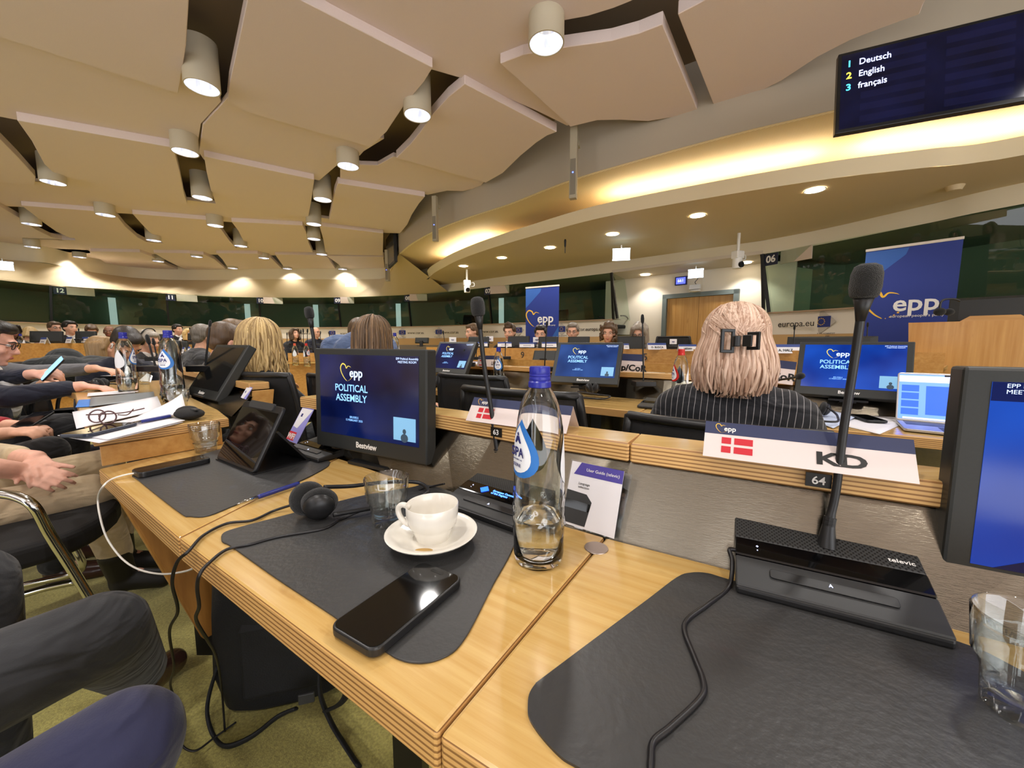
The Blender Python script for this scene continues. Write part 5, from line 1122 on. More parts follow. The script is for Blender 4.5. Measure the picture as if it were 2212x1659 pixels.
# ================================================================ screens, banners, signs, fittings
# language screen
tl, bl_ = V((2.02, 2.55, 2.826)), V((1.975, 2.50, 2.337)); u = V((.88, -.40, 0)).normalized(); W_ = .82
dn = bl_-tl; up_ = (-dn).normalized(); H_ = dn.length; n = u.cross(up_).normalized()
T = frame(bl_+u*W_/2, u, n); T.translation = bl_+u*W_/2
tv = thing('wall_screen', 'large dark screen listing Deutsch, English and français under the ceiling', 'screen', T.to_translation(), 0); tv.rotation_euler = T.to_euler()
MB().box((0, H_/2, -.02), (W_, H_, .04)).obj('case', plast_m, tv, bevel=.004)
so = MB().prism([(-W_/2+.018, .022), (W_/2-.018, .022), (W_/2-.018, H_-.018), (-W_/2+.018, H_-.018)], 0, .001).obj('screen', slide_mat('language_screen', (18, 20, 44), (24, 28, 66), .26), tv)
cy_m, ye_m = mat('cyan_glow', (70, 200, 240), .5, emit=.8), mat('yellow_glow', (235, 225, 70), .5, emit=.8); lt_m = mat('pale_glow', (190, 200, 250), .5, emit=.8)
for k, (nm, w2, m) in enumerate((('1', 'Deutsch', cy_m), ('2', 'English', ye_m), ('3', 'français', cy_m))):
    y = H_*(.88-.145*k); text(nm, .055, TR((-W_/2+.055, y-.02, .002)), m, so, 'channel_number', bold=.02); text(w2, .052, TR((-W_/2+.10, y-.02, .002)), lt_m, so, 'language_name', 'LEFT', sx=.85, bold=.01)
row_m = slide_mat('list_row', (26, 28, 60), (30, 33, 74), .26)
for k in range(6):
    for s in (0, 1): 
        y = H_*(.86-.145*k); MB().prism([(-W_*.36+s*W_*.45, y-.022), (s*W_*.43-.01, y-.022), (s*W_*.43-.01, y+.018), (-W_*.36+s*W_*.45, y+.018)], .001, .0013).obj('list_row', row_m, so)
MB().box((.05, H_*.7, -.22), (.12, .10, .40)).obj('wall_bracket', plast_m, tv)
# small hanging screen seen edge-on
p = aty(847, 577, 8.6); r = thing('wall_screen', 'small dark screen seen edge-on beside the third column speaker', 'screen', p, R(-63))
hh = (aty(847, 503, 8.6)-p).length
MB().box((0, 0, hh/2), (.95, .06, hh*.92)).obj('case', plast_m, r, bevel=.005); MB().box((0, -.034, hh/2), (.9, .006, hh*.84)).obj('screen', mat('screen_grey', (64, 66, 70), .2), r)
MB().box((0, .05, hh+.2), (.06, .06, .5)).obj('ceiling_mount', plast_m, r)
# column speakers
spk_m = mat('speaker_beige', (168, 158, 136), .5)
for px, y0, y1, Y, wp, lb in ((1238, 276, 430, 4.2, 18, 'nearest slim beige column speaker, right of the S-edged ceiling panel'), (941, 424, 522, 5.9, 12, 'second slim beige column speaker, middle distance'), (838, 540, 608, 8.9, 9, 'third slim beige column speaker next to the edge-on screen')):
    a, b = aty(px, y1, Y), aty(px, y0, Y); hz = b.z-a.z; r = thing('column_speaker', lb, 'speaker', a, R(-20), 'slim column speakers')
    w_ = wp*Y/FPX*.85; MB().box((0, 0, hz/2), (w_, w_*.9, hz)).obj('cabinet', spk_m, r, bevel=.006)
    MB().box((0, -w_*.46, hz*.3), (w_*.72, .006, hz*.5)).obj('grille', mat('speaker_grille', (128, 120, 104), .7), r)
    MB().ell((.0, -w_*.48, hz*.36), .008, 8, 6).obj('status_light', mat('blue_led', (60, 80, 255), .5, emit=4), r)
    MB().box((w_*.4, w_*.8, hz*.8), (.03, w_*.9, .05)).obj('bracket', spk_m, r)
# roll-up banners
ban_m = mat('banner_blue', (36, 56, 138), .5); ban2_m = mat('banner_light_blue', (48, 96, 176), .5); bwhite = mat('banner_rail', (226, 216, 204), .5)
def banner(a, b, zt, z0, label):
    u = (b-a); w_ = u.length; r = thing('rollup_banner', label, 'banner', (a+u/2).to_tuple()[:2]+(z0,), atan2(u.y, u.x), 'roll-up banners'); h_ = zt-z0
    MB().box((0, 0, h_/2), (w_, .004, h_)).obj('cloth', ban_m, r)
    MB().prism([(-w_/2, h_*.95), (-w_/2, h_*.80), (w_*.05-.1*w_, h_*.95), (-.02*w_, h_*.985), (-w_/2, h_*.985)], 0, .001, RX(pi/2) @ TR((0, 0, .002))).prism([(w_/2, h_*.2), (w_/2, h_*.62), (w_*.28, h_*.5), (w_*.22, h_*.36)], 0, .001, RX(pi/2) @ TR((0, 0, .002))).obj('print_shape', ban2_m, r)
    MB().box((0, -.002, h_-.008), (w_+.01, .02, .028)).obj('top_rail', bwhite, r, bevel=.004)
    MB().box((0, .0, .04), (w_+.04, .12, .08)).obj('base_case', spk_m, r, bevel=.01)
    MB().cyl((0, .03, .08), (0, .03, h_), .012, .012, 8).obj('pole', chrome_m, r)
    epp_logo(r, TR((-.06*w_, -.0045, h_*.70)) @ RX(pi/2), w_*.46, yel_m, white_m)
banner(aty(1136, 623, 7.25), aty(1208, 617, 6.92), 2.08, .2, 'first blue banner with yellow heart emblem, behind the panel')
banner(aty(1871, 547, 4.40), aty(2081, 521, 3.86), 2.09, .1, 'second, larger blue banner with heart emblem, behind the nearest microphone')
# lectern
lc = aty(2140, 740, 2.95); la_ = R(-47); lec = thing('lectern', 'maple lectern with a black screen on top at the right', 'lectern', (lc.x, lc.y, 0), la_)
MB().prism([(-.40, .55), (.43, .55), (.47, 1.235), (-.45, 1.235)], 0, .03, RX(pi/2)).obj('front_board', woodV, lec); MB().box((-.41, .25, .62), (.025, .5, 1.22)).obj('side_board', woodV, lec); MB().box((.42, .25, .62), (.025, .5, 1.22)).obj('side_board', woodV, lec)
MB().box((0, .25, 1.20), (.84, .5, .03)).obj('top_board', woodH, lec); MB().prism([(-.17, 1.235), (.17, 1.235), (.12, 1.275), (-.12, 1.275)], 0, .02, RX(pi/2)).obj('reading_edge', woodH, lec)
MB().box((0, -.01, .3), (.80, .02, .5)).obj('plinth', plast_m, lec)
lm = lec.matrix_basis
lw = wm(lec) @ V((.13, .22, 1.225))
monitor(lw, R(-47+180), R(-6), 'wide black screen standing on the lectern', None, w_=.72, h_=.205, foot=.01, brand=False)
hs = thing('headset', 'black headset hanging from the lectern screen', 'headphones', aty(2030, 672, 2.92), R(-40))
MB().tube(cat([V((0, 0, 0)), V((.0, 0, .06)), V((.02, .01, .085)), V((.07, .02, .085)), V((.10, .03, .07))], 5), .007, 8).obj('headband', plast_m, hs, smooth=True); MB().ell((0, 0, -.005), (.034, .022, .03), 16, 10).obj('ear_cup', foam_m, hs, smooth=True); MB().ell((.05, .02, -.008), (.03, .02, .026), 16, 10).obj('ear_cup', foam_m, hs, smooth=True)
# emergency exit signs, displays, cameras, detectors
exit_m = mat('exit_glow', (150, 205, 255), .5, emit=1.0); exitf_m = mat('exit_edge', (215, 235, 255), .5, emit=1.6)
for px, py, Y, wp, hp, a, lb in ((1342, 550, 6.0, 33, 22, -12, 'large glowing exit sign under the lower soffit'), (1503, 591, 6.55, 27, 16, -32, 'glowing exit sign above the double door'), (758, 613, 10.6, 21, 11, 5, 'small glowing exit sign at the middle of the left soffit'), (6, 574, 7.6, 27, 16, 40, 'glowing exit sign at the left frame edge')):
    p = aty(px, py, Y); k = Y/FPX; r = thing('exit_sign', lb, 'exit sign', p, R(a), 'glowing exit signs')
    MB().box((0, 0, 0), (wp*k, .02, hp*k)).obj('light_panel', exit_m, r)
    w_, h_ = wp*k, hp*k
    MB().box((0, -.004, h_/2), (w_+.02, .024, .02)).box((0, -.004, -h_/2), (w_+.02, .024, .012)).box((-w_/2, -.004, 0), (.012, .024, h_)).box((w_/2, -.004, 0), (.012, .024, h_)).obj('edge_trim', exitf_m, r)
    MB().cyl((0, 0, h_/2), (0, 0, h_/2+.06), .008, .008, 6).obj('hanger', white_m, r)
p = onrec(1468); p = V((p.x, p.y, aty(1468, 601, 7.2).z)); r = thing('room_display', 'small blue room display reading 661 beside the door exit sign', 'display', p-V((-rn.x*.03, -rn.y*.03, 0)), ang)
MB().box((0, 0, 0), (.22, .03, .16)).obj('case', navy_m, r, bevel=.004); o = MB().box((0, -.017, 0), (.17, .004, .12)).obj('screen', mat('display_661', (88, 100, 235), .5, emit=.6), r); text('661', .075, TR((0, -.0205, 0)) @ RX(pi/2), lt_m, r, 'room_number', bold=.01)
p = onrec(1503); p = V((p.x, p.y, aty(1503, 622, 7.0).z))+rn*.16; r = thing('sensor_unit', 'white sensor unit with a looping cable above the double door', 'sensor', p, ang)
MB().prism([(-.06, 0), (.06, 0), (.06, .09), (-.02, .09)], -.09, .09, RY(pi/2) @ RZ(pi/2)).obj('housing', white_m, r, bevel=.008); MB().ell((.02, -.05, -.03), (.10, .06, .022), 16, 8).obj('lens_bar', white_m, r, smooth=True)
MB().tube(cat([V((.02, 0, .09)), V((-.0, -.01, .13)), V((.03, 0, .17)), V((.04, .02, .20))], 5), .006, 6).obj('wire', plast2_m, r)
for px, y0, y1, Y, s, lb in ((1009, 592, 632, 8.3, 1.1, 'white ceiling camera over the smiling man at the panel'), (1592, 524, 580, 5.6, 1.05, 'white ceiling camera in front of the door recess')):
    a, b = aty(px, y1, Y), aty(px, y0, Y); hh = b.z-a.z; r = thing('ceiling_camera', lb, 'camera', a, R(20), 'white ceiling cameras')
    MB().cyl((0, 0, hh*.6), (0, 0, max(hh, ZR-a.z)), .02*s, .02*s, 10).obj('drop_pole', white_m, r, smooth=40)
    MB().box((0, 0, hh*.52), (.13*s, .1*s, .10*s)).obj('bracket', white_m, r, bevel=.01)
    MB().lathe([(.0001, 0), (.055*s, 0), (.06*s, .03), (.06*s, hh*.40), (.04*s, hh*.46), (.0001, hh*.46)], 20).obj('head', white_m, r, smooth=40)
    MB().cyl((0, -.05*s, hh*.13), (0, -.075*s, hh*.13), .04*s, .04*s, 16).obj('lens', gloss_m, r)
    MB().tube(cat([V((.05*s, 0, hh*.5)), V((.13*s, 0, hh*.55)), V((.14*s, 0, hh*.38)), V((.06*s, 0, hh*.34))], 5), .009, 8).obj('cable_loop', white_m, r)
p = atz(2063, 402, ZR); tag(MB().lathe([(.0001, -.05), (.05, -.045), (.07, 0), (.0001, 0)], 20).obj('smoke_detector', soff_m, smooth=40), 'small smoke detector on the lower soffit at the right', 'detector').location = p
p = atz(1221, 517, ZR); pm = thing('hanging_microphone', 'thin dark microphone hanging from the lower soffit', 'microphone', p, 0); MB().cyl((0, 0, 0), (0, 0, -.20), .006, .006, 6).obj('wire', plast2_m, pm); MB().tube([(0, 0, 0), (0, 0, -.02), (0, 0, -.10), (0, 0, -.12)], [.012, .018, .014, .004], 10).obj('capsule', plast_m, pm)
# booth numbers, pale blinds, lit slits and chairs inside the booths
def onwall(px, L, z, d=0.):
    p = wallpt(px, L); n = outn(p); return V((p.x, p.y, z))-n*d, n
num_b = mat('booth_number_plate', (30, 36, 60), .5)
for num, px, L, s, b0, b1 in (('06', 1664, WR, .20, 1679, 1756), ('07', 1056, WL, .2, 1064, 1098), ('08', 884, WL, .2, 890, 921), ('09', 733, WL, .2, 738, 764), ('10', 567, WL, .2, 574, 609), ('11', 372, WL, .2, 382, 428), ('12', 135, WL, .2, 149, 208)):
    p, n = onwall(px, L, ZG-.10, .03); u = V((-n.y, n.x, 0)); u = u if u.dot(V((1, -.3, 0))) > 0 else -u
    T = frame(p, u, -n); r = thing('booth_number', 'dark booth number plate reading %s above the interpreter window' % num, 'sign', p, 0, 'booth number plates'); r.rotation_euler = T.to_euler()
    MB().box((0, 0, 0), (s, s*.85, .012)).obj('plate', num_b, r, bevel=.003); text(num, s*.7, TR((0, 0, .008)), lt_m if False else white_m, r, bold=.03)
    p0, n0 = onwall(b0, L, ZG, .0); p1, n1 = onwall(b1, L, ZG, .0); d = (p1-p0); w_ = V((d.x, d.y, 0)).length
    T = frame((p0+p1)/2-V((0, 0, .09))-n0*.02, d, -n0); o = MB().box((0, 0, 0), (w_, .18, .02)).obj('roller_blind', mat('blind_white', (214, 196, 180), .7)); o.location = T.to_translation(); o.rotation_euler = T.to_euler()
    tag(o, 'short pale roller blind next to booth number %s' % num, 'blind', 'pale roller blinds')
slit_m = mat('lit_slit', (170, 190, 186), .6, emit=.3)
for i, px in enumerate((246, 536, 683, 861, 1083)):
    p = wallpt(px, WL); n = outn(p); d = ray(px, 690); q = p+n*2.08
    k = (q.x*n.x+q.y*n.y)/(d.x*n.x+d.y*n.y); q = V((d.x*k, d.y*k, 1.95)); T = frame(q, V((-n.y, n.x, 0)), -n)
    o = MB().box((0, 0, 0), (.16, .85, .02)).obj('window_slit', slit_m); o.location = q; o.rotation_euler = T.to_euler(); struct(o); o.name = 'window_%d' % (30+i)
for px, L, lb in ((990, WL, 'dark chair in booth 08'), (1283, WL, 'dark chair in the booth left of the door'), (1165, WL, 'dark chair behind the first banner in the booth')):
    p = wallpt(px, L)+outn(wallpt(px, L))*.75; chair(p.x, p.y, (-outn(p).x, -outn(p).y), lb, z=.95)
# band lettering and flag emblems
band_t = mat('band_lettering', (70, 64, 60), .6); flag_m = mat('flag_blue', (40, 56, 130), .5); grey_p = mat('emblem_grey', (196, 188, 180), .6)
def band_item(px, L, k, s=1.):
    p = wallpt(px, L); n = outn(p); d = ray(px, 712); q = p+n*.11; kk = (q.x*n.x+q.y*n.y)/(d.x*n.x+d.y*n.y); q = V((d.x*kk, d.y*kk, ZB-.19)); u = V((-n.y, n.x, 0)); u = u if u.dot(V((1, -.3, 0))) > 0 else -u
    T = frame(q, u, -n)
    if k == 't':
        r = text('www.cor.europa.eu', .10*s, MX.Identity(4), band_t, None, 'band_lettering', bold=.01); r.matrix_local = T; r['kind'] = 'structure'; r.name = 'trim_%d' % (40+BI[0])
    else:
        r = bpy.data.objects.new('trim_%d' % (40+BI[0]), None); C.objects.link(r); r.location = T.to_translation(); r.rotation_euler = T.to_euler(); struct(r, 'blue flag emblem on the white band')
        MB().prism([(0, .13*s), (-.15*s, 0), (0, -.13*s), (.15*s, 0)], 0, .003, TR((0, .02, 0))).obj('diamond', grey_p, r)
        MB().prism([(-.095*s, -.06*s), (.095*s, -.06*s), (.095*s, .06*s), (-.095*s, .06*s)], .003, .006, TR((0, .02, 0))).obj('flag', flag_m, r)
        q = MB()
        for j in range(12): q.ell((.036*s*cos(j*pi/6), .02+.036*s*sin(j*pi/6), .007), (.006*s, .006*s, .002), 6, 4)
        q.obj('star_ring', yel_m, r); text('Европейски комитет\nна регионите' if px > 1700 else 'European Committee\nof the Regions', .03*s, TR((0, -.13*s, .004)), band_t, r, 'emblem_caption')
    BI[0] += 1
BI = [0]
for px in (480, 600, 680, 765, 840, 910, 985, 1070, 1265): band_item(px, WL, 't')
for px in (545, 636, 718, 800, 869, 948, 1030, 1120, 1213, 1316): band_item(px, WL, 'f')
band_item(1680, WR, 't', 1.25); band_item(1865, WR, 't', 1.25); band_item(1773, WR, 'f', 1.25); band_item(2150, WR, 'f', 1.25)
# bottles, glasses further away
def far_bottle(px, py, Y, label, capc=None, lvl=.10):
    p = aty(px, py, Y) if not isinstance(px, V) else px
    b = dup(bot, p, random.uniform(0, 6), label)
    if capc:
        for c in b.children:
            if c.name.startswith('cap'): c.data = c.data.copy(); c.data.materials[0] = capc
            if c.name.startswith('front_label'): c.data = c.data.copy(); c.data.materials[0] = capc
    return b
redcap = mat('red_cap', (200, 40, 36), .3)
def bz(px, z, Y): p = aty(px, 740, Y); return V((p.x, p.y, z))
b = far_bottle(bz(1473, .738, 1.92), 0, 0, 'glass water bottle with red cap left of the blonde woman', redcap); b.rotation_euler = (0, 0, -.5)
far_bottle(bz(1077, .737, 2.75), 0, 0, 'glass water bottle with blue cap behind the tall near bottle')
far_bottle(V((-1.44, 1.62, .8205)), 0, 0, 'half full glass bottle with blue cap beside the tilted black monitor').rotation_euler = (0, 0, 1.1)
far_bottle(V((-1.93, 1.92, .8205)), 0, 0, 'half full glass bottle with blue cap in front of the navy suit man').rotation_euler = (0, 0, 2.9)
for c in bot.children: pass
far_bottle(bz(636, .76, 5.2), 0, 0, 'glass bottle with orange label left of the microphones between the women', mat('orange_cap', (214, 90, 60), .3)); far_bottle(bz(661, .76, 5.0), 0, 0, 'glass bottle with red cap between the blonde and brown haired women', redcap)
far_bottle(bz(853, .86, 3.6), 0, 0, 'glass bottle with blue cap right of the brown haired woman'); far_bottle(bz(1659, .90, 3.9), 0, 0, 'small bottle right of the blonde hair on the podium', redcap)
far_bottle(bz(46, .90, 5.9), 0, 0, 'blue tinted bottle at the far left table')
# ================================================================ people
REM = []          # bodies and clothes to be fused into one surface each
def fuse(mb, name, m, par, vox=.009, it=6):
    o = mb.obj(name, m, par); q = o.modifiers.new('r', 'REMESH'); q.mode = 'VOXEL'; q.voxel_size = vox; q.use_smooth_shade = True
    q = o.modifiers.new('s', 'SMOOTH'); q.factor = .5; q.iterations = it; REM.append(o); return o
def skinm(n, c): return mat('skin_'+n, c, .5, noise=.08, nscale=60, bump=.1, bscale=200)
sk_l, sk_m, sk_d, sk_p = skinm('fair', (222, 170, 142)), skinm('tan', (198, 142, 110)), skinm('brown', (128, 88, 66)), skinm('pink', (226, 172, 150))
def cloth(n, c, r=.85, **k): return mat('cloth_'+n, c, r, noise=.12, nscale=25, bump=.25, bscale=350, sheen=.15, fold=.75, **k)
eye_w, eye_d, lip_m = mat('eye_white', (226, 220, 212), .3), mat('eye_iris', (40, 30, 24), .2), mat('lips', (178, 104, 92), .5)
def hairm(name, c1, c2, rough=.45):
    if name in MATS: return MATS[name]
    m = bpy.data.materials.new(name); m.use_nodes = True; nt = m.node_tree; b = nt.nodes['Principled BSDF']; b.inputs['Roughness'].default_value = rough
    g = nt.nodes.new('ShaderNodeNewGeometry'); r = nt.nodes.new('ShaderNodeValToRGB'); r.color_ramp.elements[0].color = srgb(*c1); r.color_ramp.elements[1].color = srgb(*c2)
    tc = nt.nodes.new('ShaderNodeTexCoord'); n = nt.nodes.new('ShaderNodeTexNoise'); mp = nt.nodes.new('ShaderNodeMapping'); mp.inputs['Scale'].default_value = (90, 90, 9)
    nt.links.new(tc.outputs['Object'], mp.inputs[0]); nt.links.new(mp.outputs[0], n.inputs['Vector']); n.inputs['Scale'].default_value = 1.5
    a = nt.nodes.new('ShaderNodeMath'); a.operation = 'MULTIPLY_ADD'; a.inputs[1].default_value = .75; nt.links.new(g.outputs['Random Per Island'], a.inputs[0])
    s = nt.nodes.new('ShaderNodeMath'); s.operation = 'MULTIPLY_ADD'; s.inputs[1].default_value = .7; s.inputs[2].default_value = -.22; nt.links.new(n.outputs['Fac'], s.inputs[0])
    nt.links.new(s.outputs[0], a.inputs[2]); nt.links.new(a.outputs[0], r.inputs[0]); nt.links.new(r.outputs[0], b.inputs['Base Color'])
    bp = nt.nodes.new('ShaderNodeBump'); bp.inputs['Strength'].default_value = .5; bp.inputs['Distance'].default_value = .003; nt.links.new(n.outputs['Fac'], bp.inputs['Height']); nt.links.new(bp.outputs[0], b.inputs['Normal'])
    MATS[name] = m; return m
h_dark = hairm('hair_dark', (14, 12, 11), (44, 36, 30)); h_brown = hairm('hair_brown', (44, 32, 22), (104, 80, 56)); h_lbrown = hairm('hair_light_brown', (84, 62, 38), (176, 142, 96)); h_grey = hairm('hair_grey', (92, 84, 74), (182, 172, 158)); h_blonde = hairm('hair_blonde', (112, 82, 44), (232, 202, 142))
h_pink = hairm('hair_pink_blonde', (158, 118, 92), (236, 206, 184)); h_mix = hairm('hair_brown_streaked', (52, 38, 26), (146, 114, 80))
def hand(mb, w, d, u, thumb, s=1., curl=(25, 30, 20), spread=5., tcurl=25):
    """palm and five bent fingers: w wrist, d pointing direction, u back of hand, thumb = side (+1: thumb along d x u)"""
    w, d, u = V(w), V(d).normalized(), V(u); u = (u-d*u.dot(d)).normalized(); l = d.cross(u)*thumb
    for i, (off, L, r) in enumerate(((.030, .070, .0088), (.010, .078, .0090), (-.011, .073, .0086), (-.030, .058, .0078))):
        k0 = w+l*off*.55*s+d*.012*s; k = w+(d*(.088-.006*abs(i-1.2))+l*off)*s
        mb.cap(k0, .0135*s, k, .0105*s, 10); a = R(spread*(1.2-i)); dd = (d*cos(a)+l*sin(a)).normalized(); p = k; ax = dd.cross(u); an = 0
        for j, f in enumerate((.46, .30, .24)):
            an += R(curl[j]*(1+.12*i)); q = p+(dd*cos(an)-u*sin(an))*L*f*s; mb.cap(p, r*s*(1.05-.09*j), q, r*s*(.98-.12*j), 8); p = q
    mb.ell(w+d*.045*s, (.030*s, .030*s, .016*s), 10, 7, rot=frame((0, 0, 0), l, u).to_quaternion())
    p = w+(d*.025+l*.024)*s; a = R(38); v_ = (d*cos(a)+l*sin(a)-u*.25).normalized()
    q = p+v_*.042*s; mb.cap(p, .014*s, q, .0105*s, 9); v2 = (d*cos(R(tcurl*.5))+l*sin(R(tcurl))*.5-u*.35).normalized(); q2 = q+v2*.030*s; mb.cap(q, .0102*s, q2, .0095*s, 8); mb.cap(q2, .0095*s, q2+v2*.022*s, .0075*s, 8)
def strands(root, H, n, m, name, ztip, rs=(.086, .104, .10), wave=.006, thick=.0032, seed=1, front=55, flare=.03, part=0., inner=0.):
    """long hair: locks that leave the crown, follow the skull and hang to ztip (head frame H)"""
    rnd = random.Random(seed); mb = MB()
    for i in range(n):
        ph = R(rnd.uniform(-180+front, 180-front)); lay = rnd.uniform(.97, 1.07); x0 = part+rnd.uniform(-.012, .012)
        a = ph  # azimuth measured from the back (-y)
        pts = []; w1, w2, amp = rnd.uniform(0, 6.3), rnd.uniform(0, 6.3), wave*rnd.uniform(.4, 1.5)
        t0 = rnd.uniform(.05, .6)
        for k in range(5):
            th = t0+(pi/2-t0)*k/4; pts.append(V((rs[0]*lay*sin(th)*sin(a)+x0*(1-k/4), -.012-rs[1]*lay*sin(th)*cos(a), .035+rs[2]*lay*cos(th))))
        zt = ztip*rnd.uniform(.86, 1.06); b = pts[-1]
        for k in range(1, 6):
            t = k/5; f = 1+flare*sin(pi*t*.8)/rs[0]*.5-inner*t*t
            pts.append(V((b.x*f+amp*sin(w1+t*7)*t, b.y*f+amp*sin(w2+t*6)*t, b.z+(zt-b.z)*t)))
        L = cat(pts, 2); N = len(L); r = thick*rnd.uniform(.7, 1.5)
        mb.tube(L, [r*(.5+.9*sin(pi*min(.97, .12+.8*j/(N-1)))) for j in range(N)], 5, H, flat=.6, cap=False)
    return mb.obj(name, m, root, smooth=True)
def person(label, x, y, z0, face, hz=.42, top=None, legs_m=None, skin=None, hair=('short', None), head=(0, 0, 0), lean=0, aL=None, aR=None, legs=None, shirt=None, tie=None, vox=.010, fem=False, glasses=False, sc=1., sleeve=.05, hd=None, grp=None, nk=.705, lt=1., hem=1., shoe=None):
    """seated figure; local x right, y forward, z up from the floor; arms as (elbow, wrist, finger direction, back-of-hand)"""
    rz = atan2(face[1], face[0])-pi/2
    r = thing('person', label, 'person', (x, y, z0), rz, grp); r.scale = (sc, sc, sc)
    skin = skin or sk_l; top = top or cloth('navy', (30, 34, 48)); legs_m = legs_m or cloth('dark', (30, 30, 34))
    Lm = TR((0, 0, hz)) @ RX(-R(lean)) @ TR((0, 0, -hz)); U = lambda a, b, c: Lm @ V((a, b, c))
    sw = .165 if fem else .19; sh = hz+.50
    Hc = U(0, .03, hz+nk); H = TR(Hc) @ RX(-R(lean)*.4) @ RZ(-R(head[1])) @ RX(-R(head[0])) @ RY(R(head[2]))
    b = MB()
    def torso(mb, e):
        mb.ell(U(0, 0, hz+.03), (.165+e, .12+e, .12+e)); mb.ell(U(0, .0, hz+.17), (.135+e+(0 if fem else .015), .10+e, .16+e)); mb.ell(U(0, .0, hz+.36), (.155+e+(0 if fem else .015), .105+e, .16+e))
        mb.cap(U(-sw*.8, -.01, sh-.025), .068+e, U(sw*.8, -.01, sh-.025), .068+e); mb.cap(U(-.06, -.005, sh+.01), .062+e, U(.06, -.005, sh+.01), .062+e)
        if fem:
            for s in (-1, 1): mb.ell(U(s*.07, .085, hz+.36), (.06+e, .05+e, .06+e))
    torso(b, -.006)
    b.cap(U(0, -.005, sh+.01), .058, H @ V((0, -.02, -.07)), .052)
    # head with face
    for c, rr in (((0, -.012, .025), (.074, .094, .088)), ((0, .030, -.03), (.058, .060, .075)), ((0, .045, -.075), (.042, .042, .036)), ((0, .078, -.096), (.020, .018, .016)), ((0, .082, .022), (.048, .014, .012)), ((-.038, .066, -.028), (.022, .02, .02)), ((.038, .066, -.028), (.022, .02, .02)), ((0, .090, -.056), (.022, .011, .009)), ((0, .089, -.067), (.018, .010, .007))): b.ell(H @ V(c), rr, 14, 9, rot=H.to_quaternion())
    b.cap(H @ V((0, .084, .012)), .009, H @ V((0, .110, -.028)), .0125); b.ell(H @ V((-.011, .098, -.032)), .009, 8, 6); b.ell(H @ V((.011, .098, -.032)), .009, 8, 6)
    for s in (-1, 1): b.ell(H @ V((s*.076, -.008, -.012)), (.010, .019, .031), 10, 8, rot=(H @ RZ(s*.3)).to_quaternion())
    arms = []
    for s, A in ((-1, aL), (1, aR)):
        S_ = U(s*sw, -.01, sh-.03)
        if A is None: A = ((s*.24, .12, hz+.20), (s*.13, .36, hz+.30), (-s*.3, 1, 0), (0, 0, 1))
        E, W_, fd, fu = V(A[0]), V(A[1]), A[2], A[3]; arms.append((S_, E, W_))
        b.cap(S_, .050, E, .040); b.cap(E, .038, W_, .0265); hand(b, W_, fd, fu, -s, .98 if not fem else .9, *((tuple(A[4:7]),) if len(A) > 4 else ()))
    if legs is None: legs = [((s*.12, .44, hz+.03), (s*.12, .40, .07), (s*.13, .55, .03)) for s in (-1, 1)]
    for s, (K, An, T_) in zip((-1, 1), legs):
        hp_ = V((s*.09, 0, hz)); b.cap(hp_, .075*lt, K, .052*lt); b.cap(K, .050*lt, An, .036*lt); b.cap(An, .036*lt, T_, .030)
    fuse(b, 'body', skin, r, vox, 3 if vox < .005 else 6)
    # clothes
    j = MB(); torso(j, .014)
    j.cap(U(-.05, -.02, sh+.035), .05, U(.05, -.02, sh+.035), .05)
    for S_, E, W_ in arms: j.cap(S_, .068, E, .054); d = (W_-E).normalized(); j.cap(E, .053, W_-d*sleeve, .040)
    fuse(j, 'jacket', top, r, max(vox, .008))
    t = MB(); t.ell(U(0, 0, hz+.0), (.17, .125, .10))
    for s, (K, An, T_) in zip((-1, 1), legs):
        t.cap(V((s*.09, 0, hz)), .092*lt, K, .068*lt); he = V(K).lerp(V(An), hem); t.cap(K, .068*lt, he+V((0, 0, .03)), .058*lt)
        K, An, T_ = V(K), V(An), V(T_); q = MB(); q.cap(An+V((0, 0, -.02)), .046, T_, .040); he = K.lerp(An, hem-.08) if hem < 1 else An; q.cap(An, .046, he, .046 if hem == 1 else .052); q.cap(An+V((0, 0, .02)), .045, An+V((0, 0, -.03)), .046); fuse(q, 'shoe', shoe or mat('shoe_leather', (58, 36, 30), .22), r, .007)
    fuse(t, 'trousers', legs_m, r, max(vox, .009))
    if shirt:
        q = MB(); q.ell(U(0, .095, hz+.42), (.048, .045, .12)).cap(U(-.03, .02, sh+.045), .045, U(.03, .02, sh+.045), .045); q.obj('shirt', shirt, r, smooth=True)
    if tie: MB().loft([[U(-.012, .142, hz+.50), U(.012, .142, hz+.50), U(.012, .130, hz+.50), U(-.012, .130, hz+.50)], [U(-.024, .15, hz+.36), U(.024, .15, hz+.36), U(.024, .13, hz+.36), U(-.024, .13, hz+.36)]]).obj('tie', tie, r)
    # face details
    hm = hair[1] or h_dark
    for s in (-1, 1):
        MB().ell(H @ V((s*.031, .080, .004)), (.0135, .010, .0085), 10, 8, None, 0, H.to_quaternion()).ell(H @ V((s*.031, .0885, .004)), (.0058, .003, .0058), 8, 6, None, 1, H.to_quaternion()).obj('eye', [eye_w, eye_d], r, smooth=True)
        MB().tube([H @ V((s*.014, .098, .020)), H @ V((s*.032, .095, .026)), H @ V((s*.050, .080, .020))], [.003, .004, .002], 6).obj('eyebrow', hm, r, smooth=True)
    MB().ell(H @ V((0, .0985, -.0605)), (.021, .005, .0065), 12, 6, rot=H.to_quaternion()).obj('lips', lip_m, r, smooth=True)
    hq = H.to_quaternion(); st = hair[0]; h = MB()
